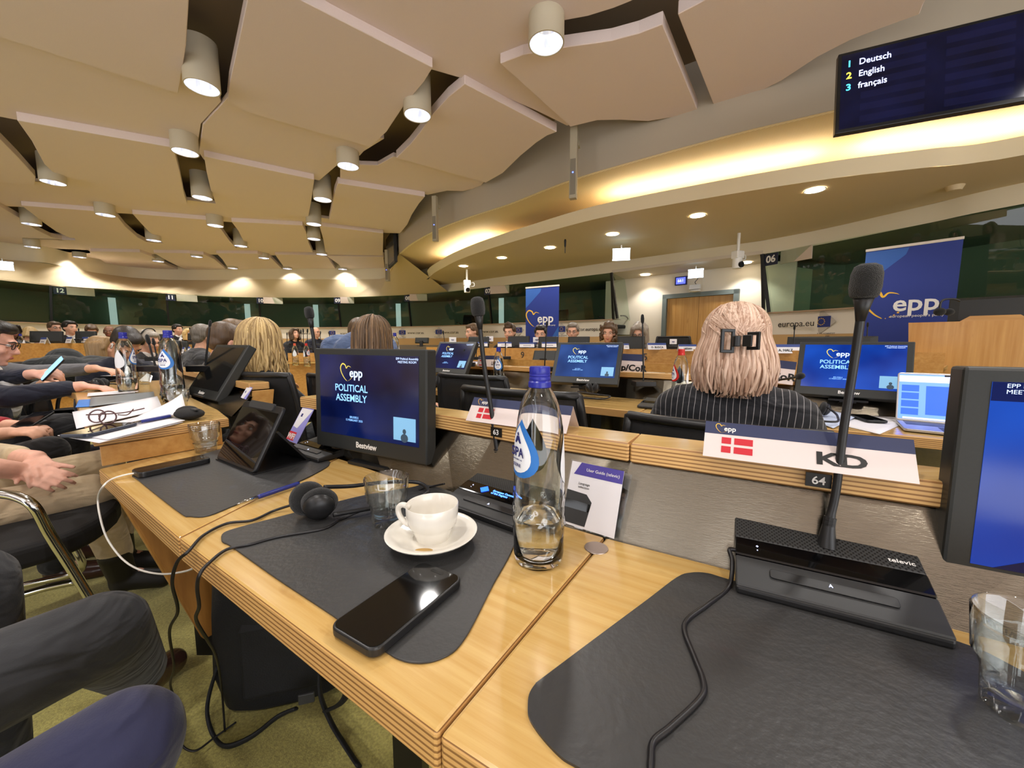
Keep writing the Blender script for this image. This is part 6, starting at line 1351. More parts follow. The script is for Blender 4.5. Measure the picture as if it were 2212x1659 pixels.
    if st in ('short', 'quiff', 'curly', 'bob', 'long'):
        for c, rr in (((0, -.030, .040), (.084, .096, .088)), ((0, .018, .082), (.066, .070, .038)), ((0, -.060, -.02), (.070, .052, .055)), ((-.055, -.03, .02), (.030, .055, .05)), ((.055, -.03, .02), (.030, .055, .05))): h.ell(H @ V(c), rr, 14, 9, rot=hq)
        for s in (-1, 1): h.ell(H @ V((s*.070, .020, .045)), (.016, .035, .034), 10, 7, rot=hq)
        if st == 'quiff':
            for k in range(5): h.ell(H @ V((-.04+.02*k, .06-.006*abs(k-2), .105+.02*(1-abs(k-2)/2))), (.018, .03, .03), 10, 7, rot=hq)
        if st == 'curly':
            rn = random.Random(3)
            for k in range(90):
                a, t = rn.uniform(-2.5, 2.5), rn.uniform(-.10, .10); h.ell(H @ V((.095*sin(a), -.02-.10*cos(a), t)), rn.uniform(.014, .022), 8, 6)
            for k in range(24): a, t = rn.uniform(0, 6.3), rn.uniform(.1, .8); h.ell(H @ V((.09*sin(t)*sin(a), -.01+.10*sin(t)*cos(a), .04+.10*cos(t))), .018, 8, 6)
        if st == 'bob':
            for k in range(13):
                a = R(-125+250*k/12); h.cap(H @ V((.080*sin(a), -.015-.092*cos(a), .04)), .026, H @ V((.088*sin(a), -.012-.094*cos(a), -.115)), .018, 8)
            h.cap(H @ V((-.05, .07, .085)), .028, H @ V((-.085, .045, -.0)), .018); h.cap(H @ V((.05, .07, .085)), .028, H @ V((.085, .045, -.0)), .018)
        fuse(h, 'hair', hm, r, .008 if vox > .008 else .006, 3)
    elif st == 'balding':
        for c, rr in (((0, -.045, .0), (.080, .078, .06)), ((-.06, -.02, .015), (.022, .05, .04)), ((.06, -.02, .015), (.022, .05, .04))): h.ell(H @ V(c), rr, 14, 9, rot=hq)
        fuse(h, 'hair', hm, r, .008, 3)
    if glasses:
        q = MB()
        for s in (-1, 1):
            q.tube([H @ V((s*.032+.021*cos(a), .098, .002+.016*sin(a))) for a in [2*pi*k/14 for k in range(15)]], .0018, 5); q.tube([H @ V((s*.053, .096, .006)), H @ V((s*.078, .0, .004))], .0018, 5)
        q.tube([H @ V((-.012, .101, .005)), H @ V((.012, .101, .005))], .0018, 5); q.obj('glasses', black_m, r)
    return r, H
def at_head(px, py, Y, hz, lean=0, dy=.705):
    """place so that the head centre lands at this spot: returns x, y, and the hip height that fits"""
    p = aty(px, py, Y); return p
def seat_at(label, px, py, Y, face, hz=None, **k):
    p = aty(px, py, Y); lean = k.get('lean', 0); f = V((face[0], face[1], 0)).normalized()
    rel = MX.Rotation(-R(lean), 4, 'X') @ V((0, .03, .705)); sc = k.get('sc', 1.)
    hip = p.z-rel.z*sc; z0 = max(0, hip-.47*sc) if hz is None else hip-hz*sc
    return person(label, p.x-f.x*rel.y*sc, p.y-f.y*rel.y*sc, z0, face, hz=(hip-z0)/sc, **k)
navy_c, black_c, grey_c, dgrey_c = cloth('navy', (30, 34, 50)), cloth('black', (18, 18, 21)), cloth('grey', (98, 98, 102)), cloth('dark_grey', (58, 58, 60))
wsh = cloth('white_shirt', (226, 224, 222)); yel_c = cloth('yellow', (214, 170, 62)); lgrey_c = cloth('light_grey', (128, 128, 132)); red_c = cloth('red', (150, 28, 38)); beige_c = cloth('beige', (198, 176, 142)); blue_c = cloth('dusty_blue', (86, 104, 140)); tie_n = cloth('navy_tie', (24, 28, 60), .5)
chin = lambda s: ((s*.22, .24, .76), (s*.06, .20, 1.02), (-s*.2, .1, 1), (s*.4, .9, 0), 70, 60, 40)
# the panel
G1 = 'people at the podium table'
pe = [('smiling man with brown grey hair resting his chin on his hand at the panel', 1020, 717, 5.63, (-.5, -.86), dict(top=black_c, hair=('short', h_brown), head=(8, 25, 5), shirt=wsh)),
 ('dark haired man with a quiff, black jacket and open white collar at the panel', 1101, 718, 5.36, (-.25, -.97), dict(top=black_c, hair=('quiff', h_brown), head=(6, 5, 0), shirt=wsh)),
 ('dark haired man in profile below the first blue banner', 1168, 722, 5.18, (-.75, -.66), dict(top=black_c, hair=('short', h_dark), head=(5, -35, 0), shirt=wsh)),
 ('man with brown grey hair looking left at the panel', 1237, 717, 5.02, (-.72, -.7), dict(top=black_c, hair=('short', h_grey), head=(4, -30, 0), glasses=True)),
 ('curly brown haired woman in a yellow top at the panel', 1314, 720, 4.78, (-.8, -.6), dict(top=yel_c, hair=('curly', h_brown), head=(5, -35, 0), fem=True)),
 ('grey haired woman with glasses reading at the podium table', 1381, 718, 4.54, (-.45, -.9), dict(top=lgrey_c, hair=('bob', h_grey), head=(25, 5, 0), fem=True, glasses=True))]
for lb, px, py, Y, fc, k in pe: seat_at(lb, px, py, Y, fc, grp=G1, vox=.012, **k)
# far left and middle people
G2 = 'people at the far left tables'
for lb, px, py, Y, fc, k in [
 ('dark haired woman with glossy dark skin at the left frame edge', 25, 716, 6.3, (.95, -.3), dict(top=black_c, skin=sk_d, hair=('bob', h_dark), fem=True)),
 ('person with blonde hair bent over at the far left table', 66, 722, 6.9, (-.5, .85), dict(top=beige_c, hair=('bob', h_blonde), fem=True, lean=20, head=(30, 0, 0))),
 ('brown haired man with glasses at the far left table', 119, 709, 6.9, (.95, -.3), dict(top=cloth('rose', (178, 140, 136)), hair=('short', h_brown), glasses=True)),
 ('bearded man in dark suit at the far left table', 152, 708, 6.6, (.97, -.2), dict(top=black_c, hair=('short', h_dark), shirt=wsh, tie=tie_n)),
 ('man with short brown hair bowing behind a black monitor at the far left', 198, 716, 6.9, (.8, -.6), dict(top=black_c, hair=('short', h_brown), head=(25, 0, 0))),
 ('dark head seen behind the navy suit man', 236, 717, 7.2, (.6, -.8), dict(top=black_c, skin=sk_d, hair=('balding', h_dark))),
 ('man in black suit and white shirt before the white band', 384, 712, 8.6, (.97, -.2), dict(top=black_c, hair=('short', h_dark), shirt=wsh, tie=tie_n)),
 ('blonde woman far back right of the man in white shirt', 408, 722, 8.4, (.9, -.4), dict(top=black_c, hair=('bob', h_blonde), fem=True)),
 ('brown haired woman far back looking up to the right', 636, 722, 8.2, (.85, -.5), dict(top=black_c, hair=('bob', h_brown), fem=True, head=(-15, 0, 0))),
 ('bald man with glasses in navy jacket far back', 683, 718, 8.4, (.9, -.4), dict(top=navy_c, hair=('none', h_dark), glasses=True))]: seat_at(lb, px, py, Y, fc, grp=G2, vox=.014, **k)
# headset man
r, H = seat_at('grey haired man with headset in grey jacket behind the navy suit man', 322, 737, 4.3, (.97, -.1), top=dgrey_c, hair=('short', h_grey), head=(12, 0, 0), glasses=True, shirt=wsh, lean=8, vox=.011)
q = MB().tube(cat([H @ V((.086, -.01, -.01)), H @ V((.090, -.015, .06)), H @ V((.05, -.015, .125)), H @ V((0, -.015, .14)), H @ V((-.05, -.015, .125)), H @ V((-.090, -.015, .06)), H @ V((-.086, -.01, -.01))], 5), .006, 8); q.obj('headset_band', plast_m, r, smooth=True)
MB().ell(H @ V((.088, -.008, -.01)), (.02, .034, .036), 14, 9, rot=H.to_quaternion()).ell(H @ V((-.088, -.008, -.01)), (.02, .034, .036), 14, 9, rot=H.to_quaternion()).obj('headset_pads', foam_m, r, smooth=True)
seat_at('woman with long light brown hair half hidden behind the navy suit man', 222, 752, 3.9, (.9, .4), top=cloth('maroon', (70, 40, 40)), hair=('bob', h_lbrown), fem=True, vox=.012)
r, H = seat_at('dark haired man in a navy suit bowing over his desk with white earbud', 274, 742, 3.0, (.95, -.25), top=navy_c, hair=('short', h_dark), skin=sk_m, head=(38, 0, 0), lean=16, shirt=wsh, tie=tie_n, vox=.009)
MB().ell(H @ V((.083, -.004, -.012)), .008, 10, 8).cap(H @ V((.085, 0, -.014)), .004, H @ V((.085, .01, -.034)), .003).obj('earbud', white_m, r, smooth=True)
seat_at('grey haired person in dark grey seen from behind, before the row of four cards', 443, 727, 3.9, (.5, .86), top=dgrey_c, hair=('short', h_grey), lean=10, vox=.011)
seat_at('brown haired man behind the dark haired man, left of the blonde hair', 512, 724, 3.0, (.6, .8), top=black_c, hair=('short', h_lbrown), lean=5, vox=.010)
seat_at('dark brown haired man with pink ear beside the blonde woman', 492, 738, 2.55, (.75, .66), top=black_c, hair=('short', h_brown), skin=sk_p, lean=12, head=(10, -15, 0), vox=.009)
# blonde woman with phone, seen from behind
ph_pose = dict(aR=((.28, .08, .70), (.30, .33, .66), (.15, 1, .15), (.1, -.2, 1), 35, 30, 20), aL=((-.20, .16, .68), (.16, .38, .66), (.6, .8, .1), (0, -.2, 1), 35, 30, 20), legs=[((.02, .46, .50), (.05, .42, .07), (.05, .57, .03)), ((.13, .44, .66), (-.02, .66, .42), (.06, .80, .40))])
p = aty(566, 742, 2.10)
r, H = person('blonde woman with long wavy hair and black top, holding a phone', p.x-.01, p.y-.03, .0, (.45, .9), hz=p.z-.705, top=black_c, legs_m=cloth('charcoal', (52, 54, 56)), hair=('long', h_blonde), fem=True, vox=.007, **ph_pose)
strands(r, H, 420, h_blonde, 'hair_locks', -.27, wave=.024, thick=.0040, seed=5, front=42, flare=.018)
# brown haired woman seen from behind, and the person in blue
p = aty(803, 735, 2.15)
r, H = person('woman with brown streaked hair seen from behind above the nearest monitor', p.x, p.y-.03, 0, (.55, .83), hz=p.z-.705, top=black_c, hair=('long', h_mix), fem=True, vox=.008)
strands(r, H, 380, h_mix, 'hair_locks', -.24, wave=.006, thick=.0038, seed=8, front=42, flare=.012)
p = aty(778, 740, 2.40); person('person in a dusty blue shirt leaning forward beyond the brown haired woman', p.x, p.y, .28, (-.37, .93), hz=.52, top=blue_c, hair=('short', h_brown), lean=60, vox=.011, aL=((-.24, .30, .55), (-.12, .50, .48), (.3, 1, 0), (0, 0, 1)), aR=((.24, .30, .55), (.12, .50, .48), (-.3, 1, 0), (0, 0, 1)))
# ---- blonde woman in pinstripes, the largest figure
def pinstripe():
    m = cloth('pinstripe', (20, 21, 26)); nt = m.node_tree; b = nt.nodes['Principled BSDF']
    tc = nt.nodes.new('ShaderNodeTexCoord'); sp = nt.nodes.new('ShaderNodeSeparateXYZ'); nt.links.new(tc.outputs['Object'], sp.inputs[0])
    n = nt.nodes.new('ShaderNodeTexNoise'); n.inputs['Scale'].default_value = 7; nt.links.new(tc.outputs['Object'], n.inputs['Vector'])
    a = nt.nodes.new('ShaderNodeMath'); a.operation = 'MULTIPLY_ADD'; a.inputs[1].default_value = .02; nt.links.new(n.outputs['Fac'], a.inputs[0]); nt.links.new(sp.outputs[0], a.inputs[2])
    d = nt.nodes.new('ShaderNodeMath'); d.operation = 'MULTIPLY'; d.inputs[1].default_value = 58; nt.links.new(a.outputs[0], d.inputs[0])
    f = nt.nodes.new('ShaderNodeMath'); f.operation = 'FRACT'; nt.links.new(d.outputs[0], f.inputs[0])
    l = nt.nodes.new('ShaderNodeMath'); l.operation = 'LESS_THAN'; l.inputs[1].default_value = .085; nt.links.new(f.outputs[0], l.inputs[0])
    x = nt.nodes.new('ShaderNodeMix'); x.data_type = 'RGBA'; x.inputs[6].default_value = srgb(20, 21, 27); x.inputs[7].default_value = srgb(150, 148, 150); nt.links.new(l.outputs[0], x.inputs[0]); nt.links.new(x.outputs[2], b.inputs['Base Color']); return m
p = aty(1592, 752, 1.22)
r, H = person('blonde woman with claw clip and black pinstriped jacket seen from behind', p.x-.02, p.y-.02, 0, (.50, .86), hz=p.z-.675, nk=.675, top=pinstripe(), hair=('long', h_pink), fem=True, vox=.0065, lean=2, head=(2, 0, 0),
   aL=((-.27, .10, .62), (-.20, .36, .77), (.3, 1, 0), (0, 0, 1)), aR=((.27, .10, .62), (.20, .36, .77), (-.3, 1, 0), (0, 0, 1)))
strands(r, H, 520, h_pink, 'hair_locks', -.135, rs=(.090, .106, .104), wave=.006, thick=.0036, seed=11, front=40, flare=.045)
rn = random.Random(4); q = MB(); CL = V((.012, -.128, .018))
for i in range(130):     # half-up locks drawn from the sides and crown to the clip
    a = rn.choice((-1, 1))*R(rn.uniform(8, 118)); t = rn.uniform(.15, 1.25); s0 = V((.093*sin(t)*sin(a), -.012-.108*sin(t)*cos(a), .037+.107*cos(t)))
    e = CL+V((rn.uniform(-.016, .016), rn.uniform(-.004, .006), rn.uniform(-.03, .02)))
    L = []
    for k in range(9):
        u_ = k/8; m_ = s0.lerp(e, u_); c = V((0, -.012, .035)); d = m_-c; rr = sqrt_ = ((d.x/.098)**2+(d.y/.115)**2+(d.z/.112)**2)**.5; L.append(c+d/max(rr, 1e-3)*(1.0 if u_ < .85 else 1.0+.06*(u_-.85)/.15))
    q.tube(L, [.0034*(.6+.6*sin(pi*(.1+.8*k/8))) for k in range(9)], 5, H, flat=.6, cap=False)
for i in range(60):      # tail below the clip
    s0 = CL+V((rn.uniform(-.012, .012), -.006, -.02)); w1 = rn.uniform(0, 6.3)
    q.tube(cat([s0, s0+V((rn.uniform(-.012, .012), -.006, -.05)), s0+V((rn.uniform(-.03, .02), .006, -.10)), s0+V((rn.uniform(-.05, .03), .02, -.15))], 3), [.0034*(1-.08*k) for k in range(10)], 5, H, flat=.6, cap=False)
q.obj('half_up_locks', h_pink, r, smooth=True)
clipm = mat('clip_plastic', (28, 28, 28), .35); q = MB(); 
T0 = H @ TR(CL+V((0, -.025, -.002))) @ MX.Scale(1.15, 4)
def fr_(q, cx, w_, h_, yy, tilt):
    T = T0 @ TR((cx, yy, 0)) @ RZ(tilt)
    for c, d in (((-w_/2, 0, 0), (.008, .007, h_)), ((w_/2, 0, 0), (.008, .007, h_)), ((0, 0, h_/2), (w_+.008, .007, .008)), ((0, 0, -h_/2), (w_+.008, .007, .008))): q.box(c, d, T)
fr_(q, -.026, .026, .052, -.004, R(28)); fr_(q, .030, .022, .036, -.004, R(-32)); q.cyl((-.006, -.008, .012), (-.006, -.008, -.014), .009, .009, 10, T0); q.box((.022, -.004, .0), (.022, .006, .028), T0 @ RZ(R(-30))).obj('hair_clip', clipm, r, bevel=.0015)
# ---- people on the left, partly in frame: suit men at the left desk
ph2 = mat('phone_screen_lit', (120, 170, 220), .3, emit=.7)
def W2L(x, y, face, P, z0=0.):
    rz = atan2(face[1], face[0])-pi/2; return (TR((x, y, z0)) @ RZ(rz)).inverted() @ P
def direct(v, face): rz = atan2(face[1], face[0])-pi/2; return RZ(-rz).to_3x3() @ V(v)
# grey suit man, farther
fx, fy, fc = -3.52, 2.40, (.93, .36)
wr = W2L(fx, fy, fc, aty(206, 796, 2.45)); el = W2L(fx, fy, fc, aty(62, 806, 2.45))
person('man in a grey suit with white cuff reaching over papers at the left', fx, fy, .08, fc, hz=.40, top=grey_c, legs_m=dgrey_c, hair=('short', h_grey), shirt=wsh, vox=.008, lean=4, sleeve=.07,
  aR=(el-V((0, 0, .08)), wr-V((0, 0, .08)), direct((.95, .2, -.15), fc), (0, 0, 1), 18, 22, 15), aL=((-.25, .16, .60), (-.12, .36, .72), (.3, 1, 0), (0, 0, 1)))
c1, c2 = aty(176, 800, 2.45), aty(206, 797, 2.45); tag(MB().tube([c1, c2], [.047, .045], 16).obj('shirt_cuff', wsh, smooth=40), 'white shirt cuff at the wrist of the man in grey', 'cuff') if False else None
# navy suit man, nearer, face in profile at the frame edge
fx, fy, fc = -2.74, 1.94, (.86, .50)
wr = W2L(fx, fy, fc, aty(176, 834, 1.95)); el = W2L(fx, fy, fc, aty(20, 858, 1.80)); wl2 = W2L(fx, fy, fc, aty(72, 808, 2.02)); ell_ = W2L(fx, fy, fc, aty(-20, 822, 2.0))
fd = direct((.90, .40, -.14), fc); fd2 = direct((.85, .3, .1), fc)
pr, H = person('man in a dark navy suit at the left frame edge, one hand on the desk', fx, fy, .02, fc, hz=.355, top=navy_c, legs_m=cloth('blue_grey', (60, 66, 78)), hair=('short', h_dark), skin=sk_p, shirt=wsh, vox=.0065, glasses=True, head=(18, -8, 0), lean=3,
  aR=(el-V((0, 0, .02)), wr-V((0, 0, .02)), fd, (0, 0, 1), 18, 28, 22), aL=(ell_-V((0, 0, .02)), wl2-V((0, 0, .02)), fd2, direct((-.2, -.5, .8), fc), 40, 45, 25))
pp = aty(114, 796, 2.02); r = thing('smartphone', 'slim phone held up by the man in the dark navy suit', 'phone', pp, 0, None, rot=(R(55), R(15), R(-35)))
MB().prism(rrect(.07, .145, .012), -.004, .004).obj('case', plast_m, r, bevel=.002); MB().prism(rrect(.064, .138, .010), .0041, .0046).obj('screen', ph2, r)
# woman in red with black trousers and phone
fx, fy, fc = -2.44, 1.36, (.86, .50)
wr = W2L(fx, fy, fc, aty(20, 935, 1.60)); el = W2L(fx, fy, fc, aty(-110, 950, 1.45)); wl2 = W2L(fx, fy, fc, aty(48, 922, 1.68)); ell_ = W2L(fx, fy, fc, aty(-60, 915, 1.70))
k1 = W2L(fx, fy, fc, aty(150, 925, 1.82)); k2 = W2L(fx, fy, fc, aty(105, 975, 1.62))
person('woman in a red top and black trousers with a phone in her lap', fx, fy, 0, fc, hz=.46, top=red_c, legs_m=black_c, hair=('bob', h_brown), fem=True, vox=.006, sleeve=.10,
  aR=(el, wr, direct((.9, .3, .05), fc), direct((-.2, -.4, .85), fc), 35, 35, 20), aL=(ell_, wl2, direct((.9, .1, -.1), fc), (0, 0, 1), 25, 30, 20),
  legs=[(k1, (k1.x, k1.y-.02, .07), (k1.x, k1.y+.12, .03)), (k2, (k2.x, k2.y-.02, .07), (k2.x, k2.y+.12, .03))])
pp = aty(72, 906, 1.70); r = thing('smartphone', 'black phone in the hands of the woman in red', 'phone', pp, 0, None, rot=(R(16), R(0), R(20)))
MB().prism(rrect(.072, .15, .012), -.0045, .0045).obj('case', plast_m, r, bevel=.002); MB().prism(rrect(.066, .143, .010), .0046, .005).obj('screen', gloss_m, r)
# person in beige with folded hands on the lap
fx, fy, fc = -1.98, 1.00, (.80, .60)
wr = W2L(fx, fy, fc, aty(52, 1018, 1.22)); el = W2L(fx, fy, fc, aty(-120, 1000, 1.05)); wl2 = W2L(fx, fy, fc, aty(78, 990, 1.27)); ell_ = W2L(fx, fy, fc, aty(-60, 980, 1.42))
k1 = W2L(fx, fy, fc, aty(226, 1002, 1.58)); k2 = W2L(fx, fy, fc, aty(196, 1062, 1.36))
a1, a2 = W2L(fx, fy, fc, aty(268, 1238, 1.66)), W2L(fx, fy, fc, aty(262, 1225, 1.52)); a1.z = a2.z = .10
person('person in a long beige coat with folded hands on the lap at the left', fx, fy, 0, fc, hz=.52, lt=.95, hem=.80, shoe=mat('black_boot', (24, 22, 22), .5), top=beige_c, legs_m=beige_c, hair=('bob', h_lbrown), skin=sk_p, fem=True, vox=.0042, sleeve=.13,
  aR=(el, wr, direct((.93, .05, -.30), fc), direct((.25, -.75, .6), fc), 20, 34, 26), aL=(ell_, wl2, direct((.80, -.55, -.25), fc), direct((.1, -.2, 1), fc), 30, 36, 26),
  legs=[(k1, a1, (a1.x, a1.y+.12, .04)), (k2, a2, (a2.x, a2.y+.12, .04))])
# dark trousered knee and brown shoe of the next neighbour
fx, fy, fc = -1.30, .16, (.86, .51)
k1 = W2L(fx, fy, fc, aty(215, 1370, .68)); an = W2L(fx, fy, fc, atz(300, 1470, .11)); to = W2L(fx, fy, fc, atz(372, 1430, .045))
k2 = W2L(fx, fy, fc, aty(-80, 1270, .72))
person('person in dark grey trousers with polished brown shoe, bottom left', fx, fy, 0, fc, hz=.47, lt=1.12, top=cloth('blue_wool', (62, 66, 78)), legs_m=cloth('charcoal_trousers', (46, 47, 50)), hair=('short', h_brown), vox=.0075, lean=-4,
  aR=((.28, .05, .68), (.26, .22, .50), (0, 1, -.4), (.6, 0, .8)), aL=((-.28, .05, .68), (-.22, .25, .60), (0, 1, -.2), (0, 0, 1)), legs=[(k2, (k2.x-.02, k2.y-.02, .07), (k2.x, k2.y+.12, .03)), (k1, an, to)])
# the photographer's own knee in navy trousers
fx, fy, fc = -.95, -.28, (.55, .83)
k1 = W2L(fx, fy, fc, aty(250, 1620, .40)); 
person('person in navy trousers, one knee in the bottom left corner', -1.02, -.20, 0, fc, hz=.47, top=navy_c, legs_m=cloth('navy_trousers', (34, 36, 66)), hair=('short', h_brown), vox=.009, lean=-6,
  aR=((.28, .0, .70), (.24, .10, .52), (0, 1, -.4), (.6, 0, .8)), aL=((-.28, .0, .70), (-.24, .10, .52), (0, 1, -.4), (-.6, 0, .8)), legs=[((-.20, .42, .50), (-.20, .40, .07), (-.2, .54, .03)), (W2L(-1.02, -.20, fc, aty(255, 1625, .42)), (.12, .55, .07), (.12, .68, .03))])
# ================================================================ things on the left desk and on the blonde woman's desk
def sheet(cs, label, m=None, name='paper_sheet', grp='loose papers on the left desk', catg='paper', curl=0., n=8, th=.0009):
    """thin sheet through four corner points (near-left, near-right, far-right, far-left), with a slight curl"""
    a, b, c, d = cs; o0 = (a+b+c+d)/4; rows = []
    for j in range(n+1):
        v = j/n; r = []
        for i in range(n+1):
            u = i/n; p = a.lerp(b, u).lerp(d.lerp(c, u), v)-o0; p.z += curl*(u*u*v)
            r.append(p)
        rows.append(r)
    o = MB().loft(rows, False, False).obj(name, m or paper_m, smooth=True, solid=th); o.location = o0
    tag(o, label, catg, grp); return o
Z0 = .8205
def L4(l): return [atz(x, y, z) for x, y, z in l]
sheet(L4([(124, 941, Z0+.002), (214, 957, Z0+.003), (396, 912, Z0+.003), (322, 896, Z0+.002)]), 'bottom white sheet overhanging the left desk edge', curl=.0)
sheet(L4([(150, 936, Z0+.006), (232, 950, Z0+.006), (400, 908, Z0+.007), (330, 892, Z0+.006)]), 'upper white printed sheet under the dark phone on the left desk')
sheet([atz(165, 926, Z0+.010), atz(352, 884, Z0+.012), atz(340, 858, Z0+.022), atz(156, 890, Z0+.020)], 'white sheet carrying the eyeglasses on the left desk', curl=.004)
sheet([atz(268, 914, Z0+.016), atz(404, 892, Z0+.016), atz(394, 862, Z0+.045), atz(330, 884, Z0+.030)], 'curled white sheet rising beside the eyeglasses', curl=.02)
sheet(L4([(163, 880, Z0+.002), (196, 878, Z0+.002), (198, 862, Z0+.002), (170, 864, Z0+.002)]), 'leaflet with a blue lower half behind the eyeglasses', mat('leaflet_blue', (70, 130, 210), .5))
sheet(L4([(193, 878, Z0+.006), (335, 862, Z0+.006), (332, 846, Z0+.006), (196, 858, Z0+.006)]), 'grey translucent folder on the left desk', mat('folder_grey', (140, 146, 150), .35), 'folder', None, 'folder')
sheet(L4([(188, 856, Z0+.004), (292, 848, Z0+.004), (290, 842, Z0+.004), (190, 849, Z0+.004)]), 'stack of white pages beyond the grey folder')
sheet(L4([(212, 812, Z0+.003), (274, 812, Z0+.003), (274, 801, Z0+.003), (232, 799, Z0+.003)]), 'white pages under the hand of the man in grey')
sheet(L4([(300, 822, Z0+.003), (326, 826, Z0+.003), (330, 812, Z0+.012), (318, 806, Z0+.012)]), 'white page leaning by the edge-on screen')
p2_ = [atz(143, 938, Z0+.012), atz(176, 946, Z0+.012), atz(282, 921, Z0+.012), atz(258, 912, Z0+.012)]; pc_ = sum(p2_, V((0, 0, 0)))/4; d_ = (p2_[3]+p2_[2]-p2_[0]-p2_[1])
phone((pc_.x, pc_.y), atan2(d_.y, d_.x)-pi/2, 'dark blue phone lying on the papers of the left desk', Z0+.008, .074, .150, .009, None, mat('phone_navy', (36, 42, 60), .3))
a_, b_ = atz(272, 917, Z0+.014), atz(345, 903, Z0+.014); pn = dup(pen, a_, 0, 'navy pen with silver clip on the papers of the left desk'); v0 = (PEN1-PEN0); v1 = b_-a_; pn.rotation_euler = (0, 0, atan2(v1.y, v1.x)-atan2(v0.y, v0.x))
# eyeglasses
eg = thing('eyeglasses', 'round brown eyeglasses lying on white paper', 'glasses', atz(228, 903, Z0+.016), atan2(.5, .85)); tort = mat('tortoise', (86, 56, 58), .3)
ig = wm(eg).inverted(); l1, l2 = ig @ atz(210, 899, Z0+.036), ig @ atz(233, 902, Z0+.036)
for c in (l1, l2): MB().tube([c+V((.0175*cos(a), .006*sin(a), .0175*sin(a))) for a in [2*pi*k/20 for k in range(21)]], .0020, 6).obj('rim', tort, eg)
MB().tube(cat([l1+V((.018, 0, .006)), (l1+l2)/2+V((0, 0, .012)), l2+V((-.018, 0, .006))], 4), .0018, 6).obj('bridge', tort, eg)
MB().tube(cat([l2+V((.022, 0, .006)), ig @ atz(275, 896, Z0+.030), ig @ atz(288, 884, Z0+.04)], 5), .0018, 6).obj('temple', tort, eg); MB().tube(cat([l1+V((-.022, 0, .006)), ig @ atz(262, 892, Z0+.03), ig @ atz(312, 882, Z0+.04)], 5), .0018, 6).obj('temple', tort, eg)
# black case, headphones, tumbler
bc_ = thing('spectacle_case', 'soft black case at the right end of the left desk', 'case', atz(410, 905, Z0), atan2(-.4, .9)); MB().ell((0, 0, .018), (.055, .036, .018), 18, 10).ell((-.03, .01, .02), (.04, .03, .02), 14, 8).obj('shell', cush_m, bc_, smooth=True)
MB().box((.035, .0, .034), (.03, .012, .004)).obj('zip_pull', plast2_m, bc_)
for px, py, lb in ((212, 843, 'black headphones lying near the hand at the left desk'), (268, 838, 'black headphones lying by the far bottle of the left desk')):
    hh = dup(HPH, atz(px, py, Z0), 2.4, lb)
tumbler(388, 884, 'small water glass hidden between papers and tilted monitor', Z0, r=.034, h=.075)
tumbler(312, 830, 'water glass beyond the papers of the left desk', Z0, r=.034, h=.08)
# screen seen edge-on on the left desk
sc_ = [atz(330, 846, Z0+.03), atz(366, 838, Z0+.03)]; u = (sc_[1]-sc_[0]).normalized()
monitor(((sc_[0]+sc_[1])/2).to_tuple(), R(-50), R(12), 'black screen seen nearly edge-on between the two bottles of the left desk', None, w_=.30, h_=.24, foot=.02, brand=False)
room_mic(322, 742, 338, 800, 2.0, 10, 'black gooseneck microphone before the navy suit man')
# dark coat over a chair
ct = MB(); rn = random.Random(2); c0 = aty(160, 800, 3.3)
for k in range(9): ct.ell((rn.uniform(-.22, .22), rn.uniform(-.08, .08), rn.uniform(-.05, .10)), (rn.uniform(.10, .18), .10, rn.uniform(.07, .13)), 12, 8)
o = fuse(ct, 'coat', cloth('coat_green_black', (34, 38, 40)), None, .012, 4); o.location = c0; tag(o, 'dark coat bundled over a chair left of the navy suit man', 'coat')
chair(c0.x, c0.y, (.8, .5), 'dark chair carrying the bundled coat', s=1)
# flyer beyond the tilted monitor
flyer(505, 884, .80, (.75, -.66, 0), .8, 'purple flyer under the wooden end frame of the left desk')
flyer(1012, 806, .80, (.80, -.60, 0), .9, 'purple and white flyer card under the tent card lettered LF')
# laptop of the blonde woman
lp0, lp1 = atz(1934, 908, .745), atz(2068, 914, .745); lu = (lp1-lp0); lwid = .31; lu = V((.78, -.62, 0)).normalized(); lab = atan2(lu.y, lu.x)
lap = thing('laptop', 'open silver laptop showing a blue slide editor beside the right monitor', 'laptop', lp0, lab); alu = mat('aluminium', (190, 188, 186), .35, .8)
MB().prism(rrect(lwid, .215, .012, cx=lwid/2, cy=-.1075), -.006, .004).obj('base', alu, lap, bevel=.002); MB().prism([(.02, -.10), (lwid-.02, -.10), (lwid-.02, -.012), (.02, -.012)], .004, .0046).obj('keyboard', plast_m, lap)
MB().prism([(lwid*.33, -.205), (lwid*.67, -.205), (lwid*.67, -.115), (lwid*.33, -.115)], .004, .0044).obj('touchpad', plast2_m, lap)
TL_ = TR((0, .0, .004)) @ RX(R(72)); o = MB().prism(rrect(lwid, .205, .010, cx=lwid/2, cy=.1025), -.005, 0).obj('lid', alu, lap, bevel=.002); o.matrix_local = TL_
bl_e = mat('laptop_blue', (96, 136, 240), .3, emit=.55); bd_e = mat('laptop_slide_blue', (40, 84, 200), .3, emit=.55); gr_e = mat('laptop_green', (44, 150, 140), .3, emit=.55); wt_e = mat('laptop_white', (190, 200, 245), .3, emit=.55)
o = MB().prism([(.006, .008), (lwid-.006, .008), (lwid-.006, .198), (.006, .198)], 0, .0006).obj('screen', bl_e, lap); o.matrix_local = TL_; s = o
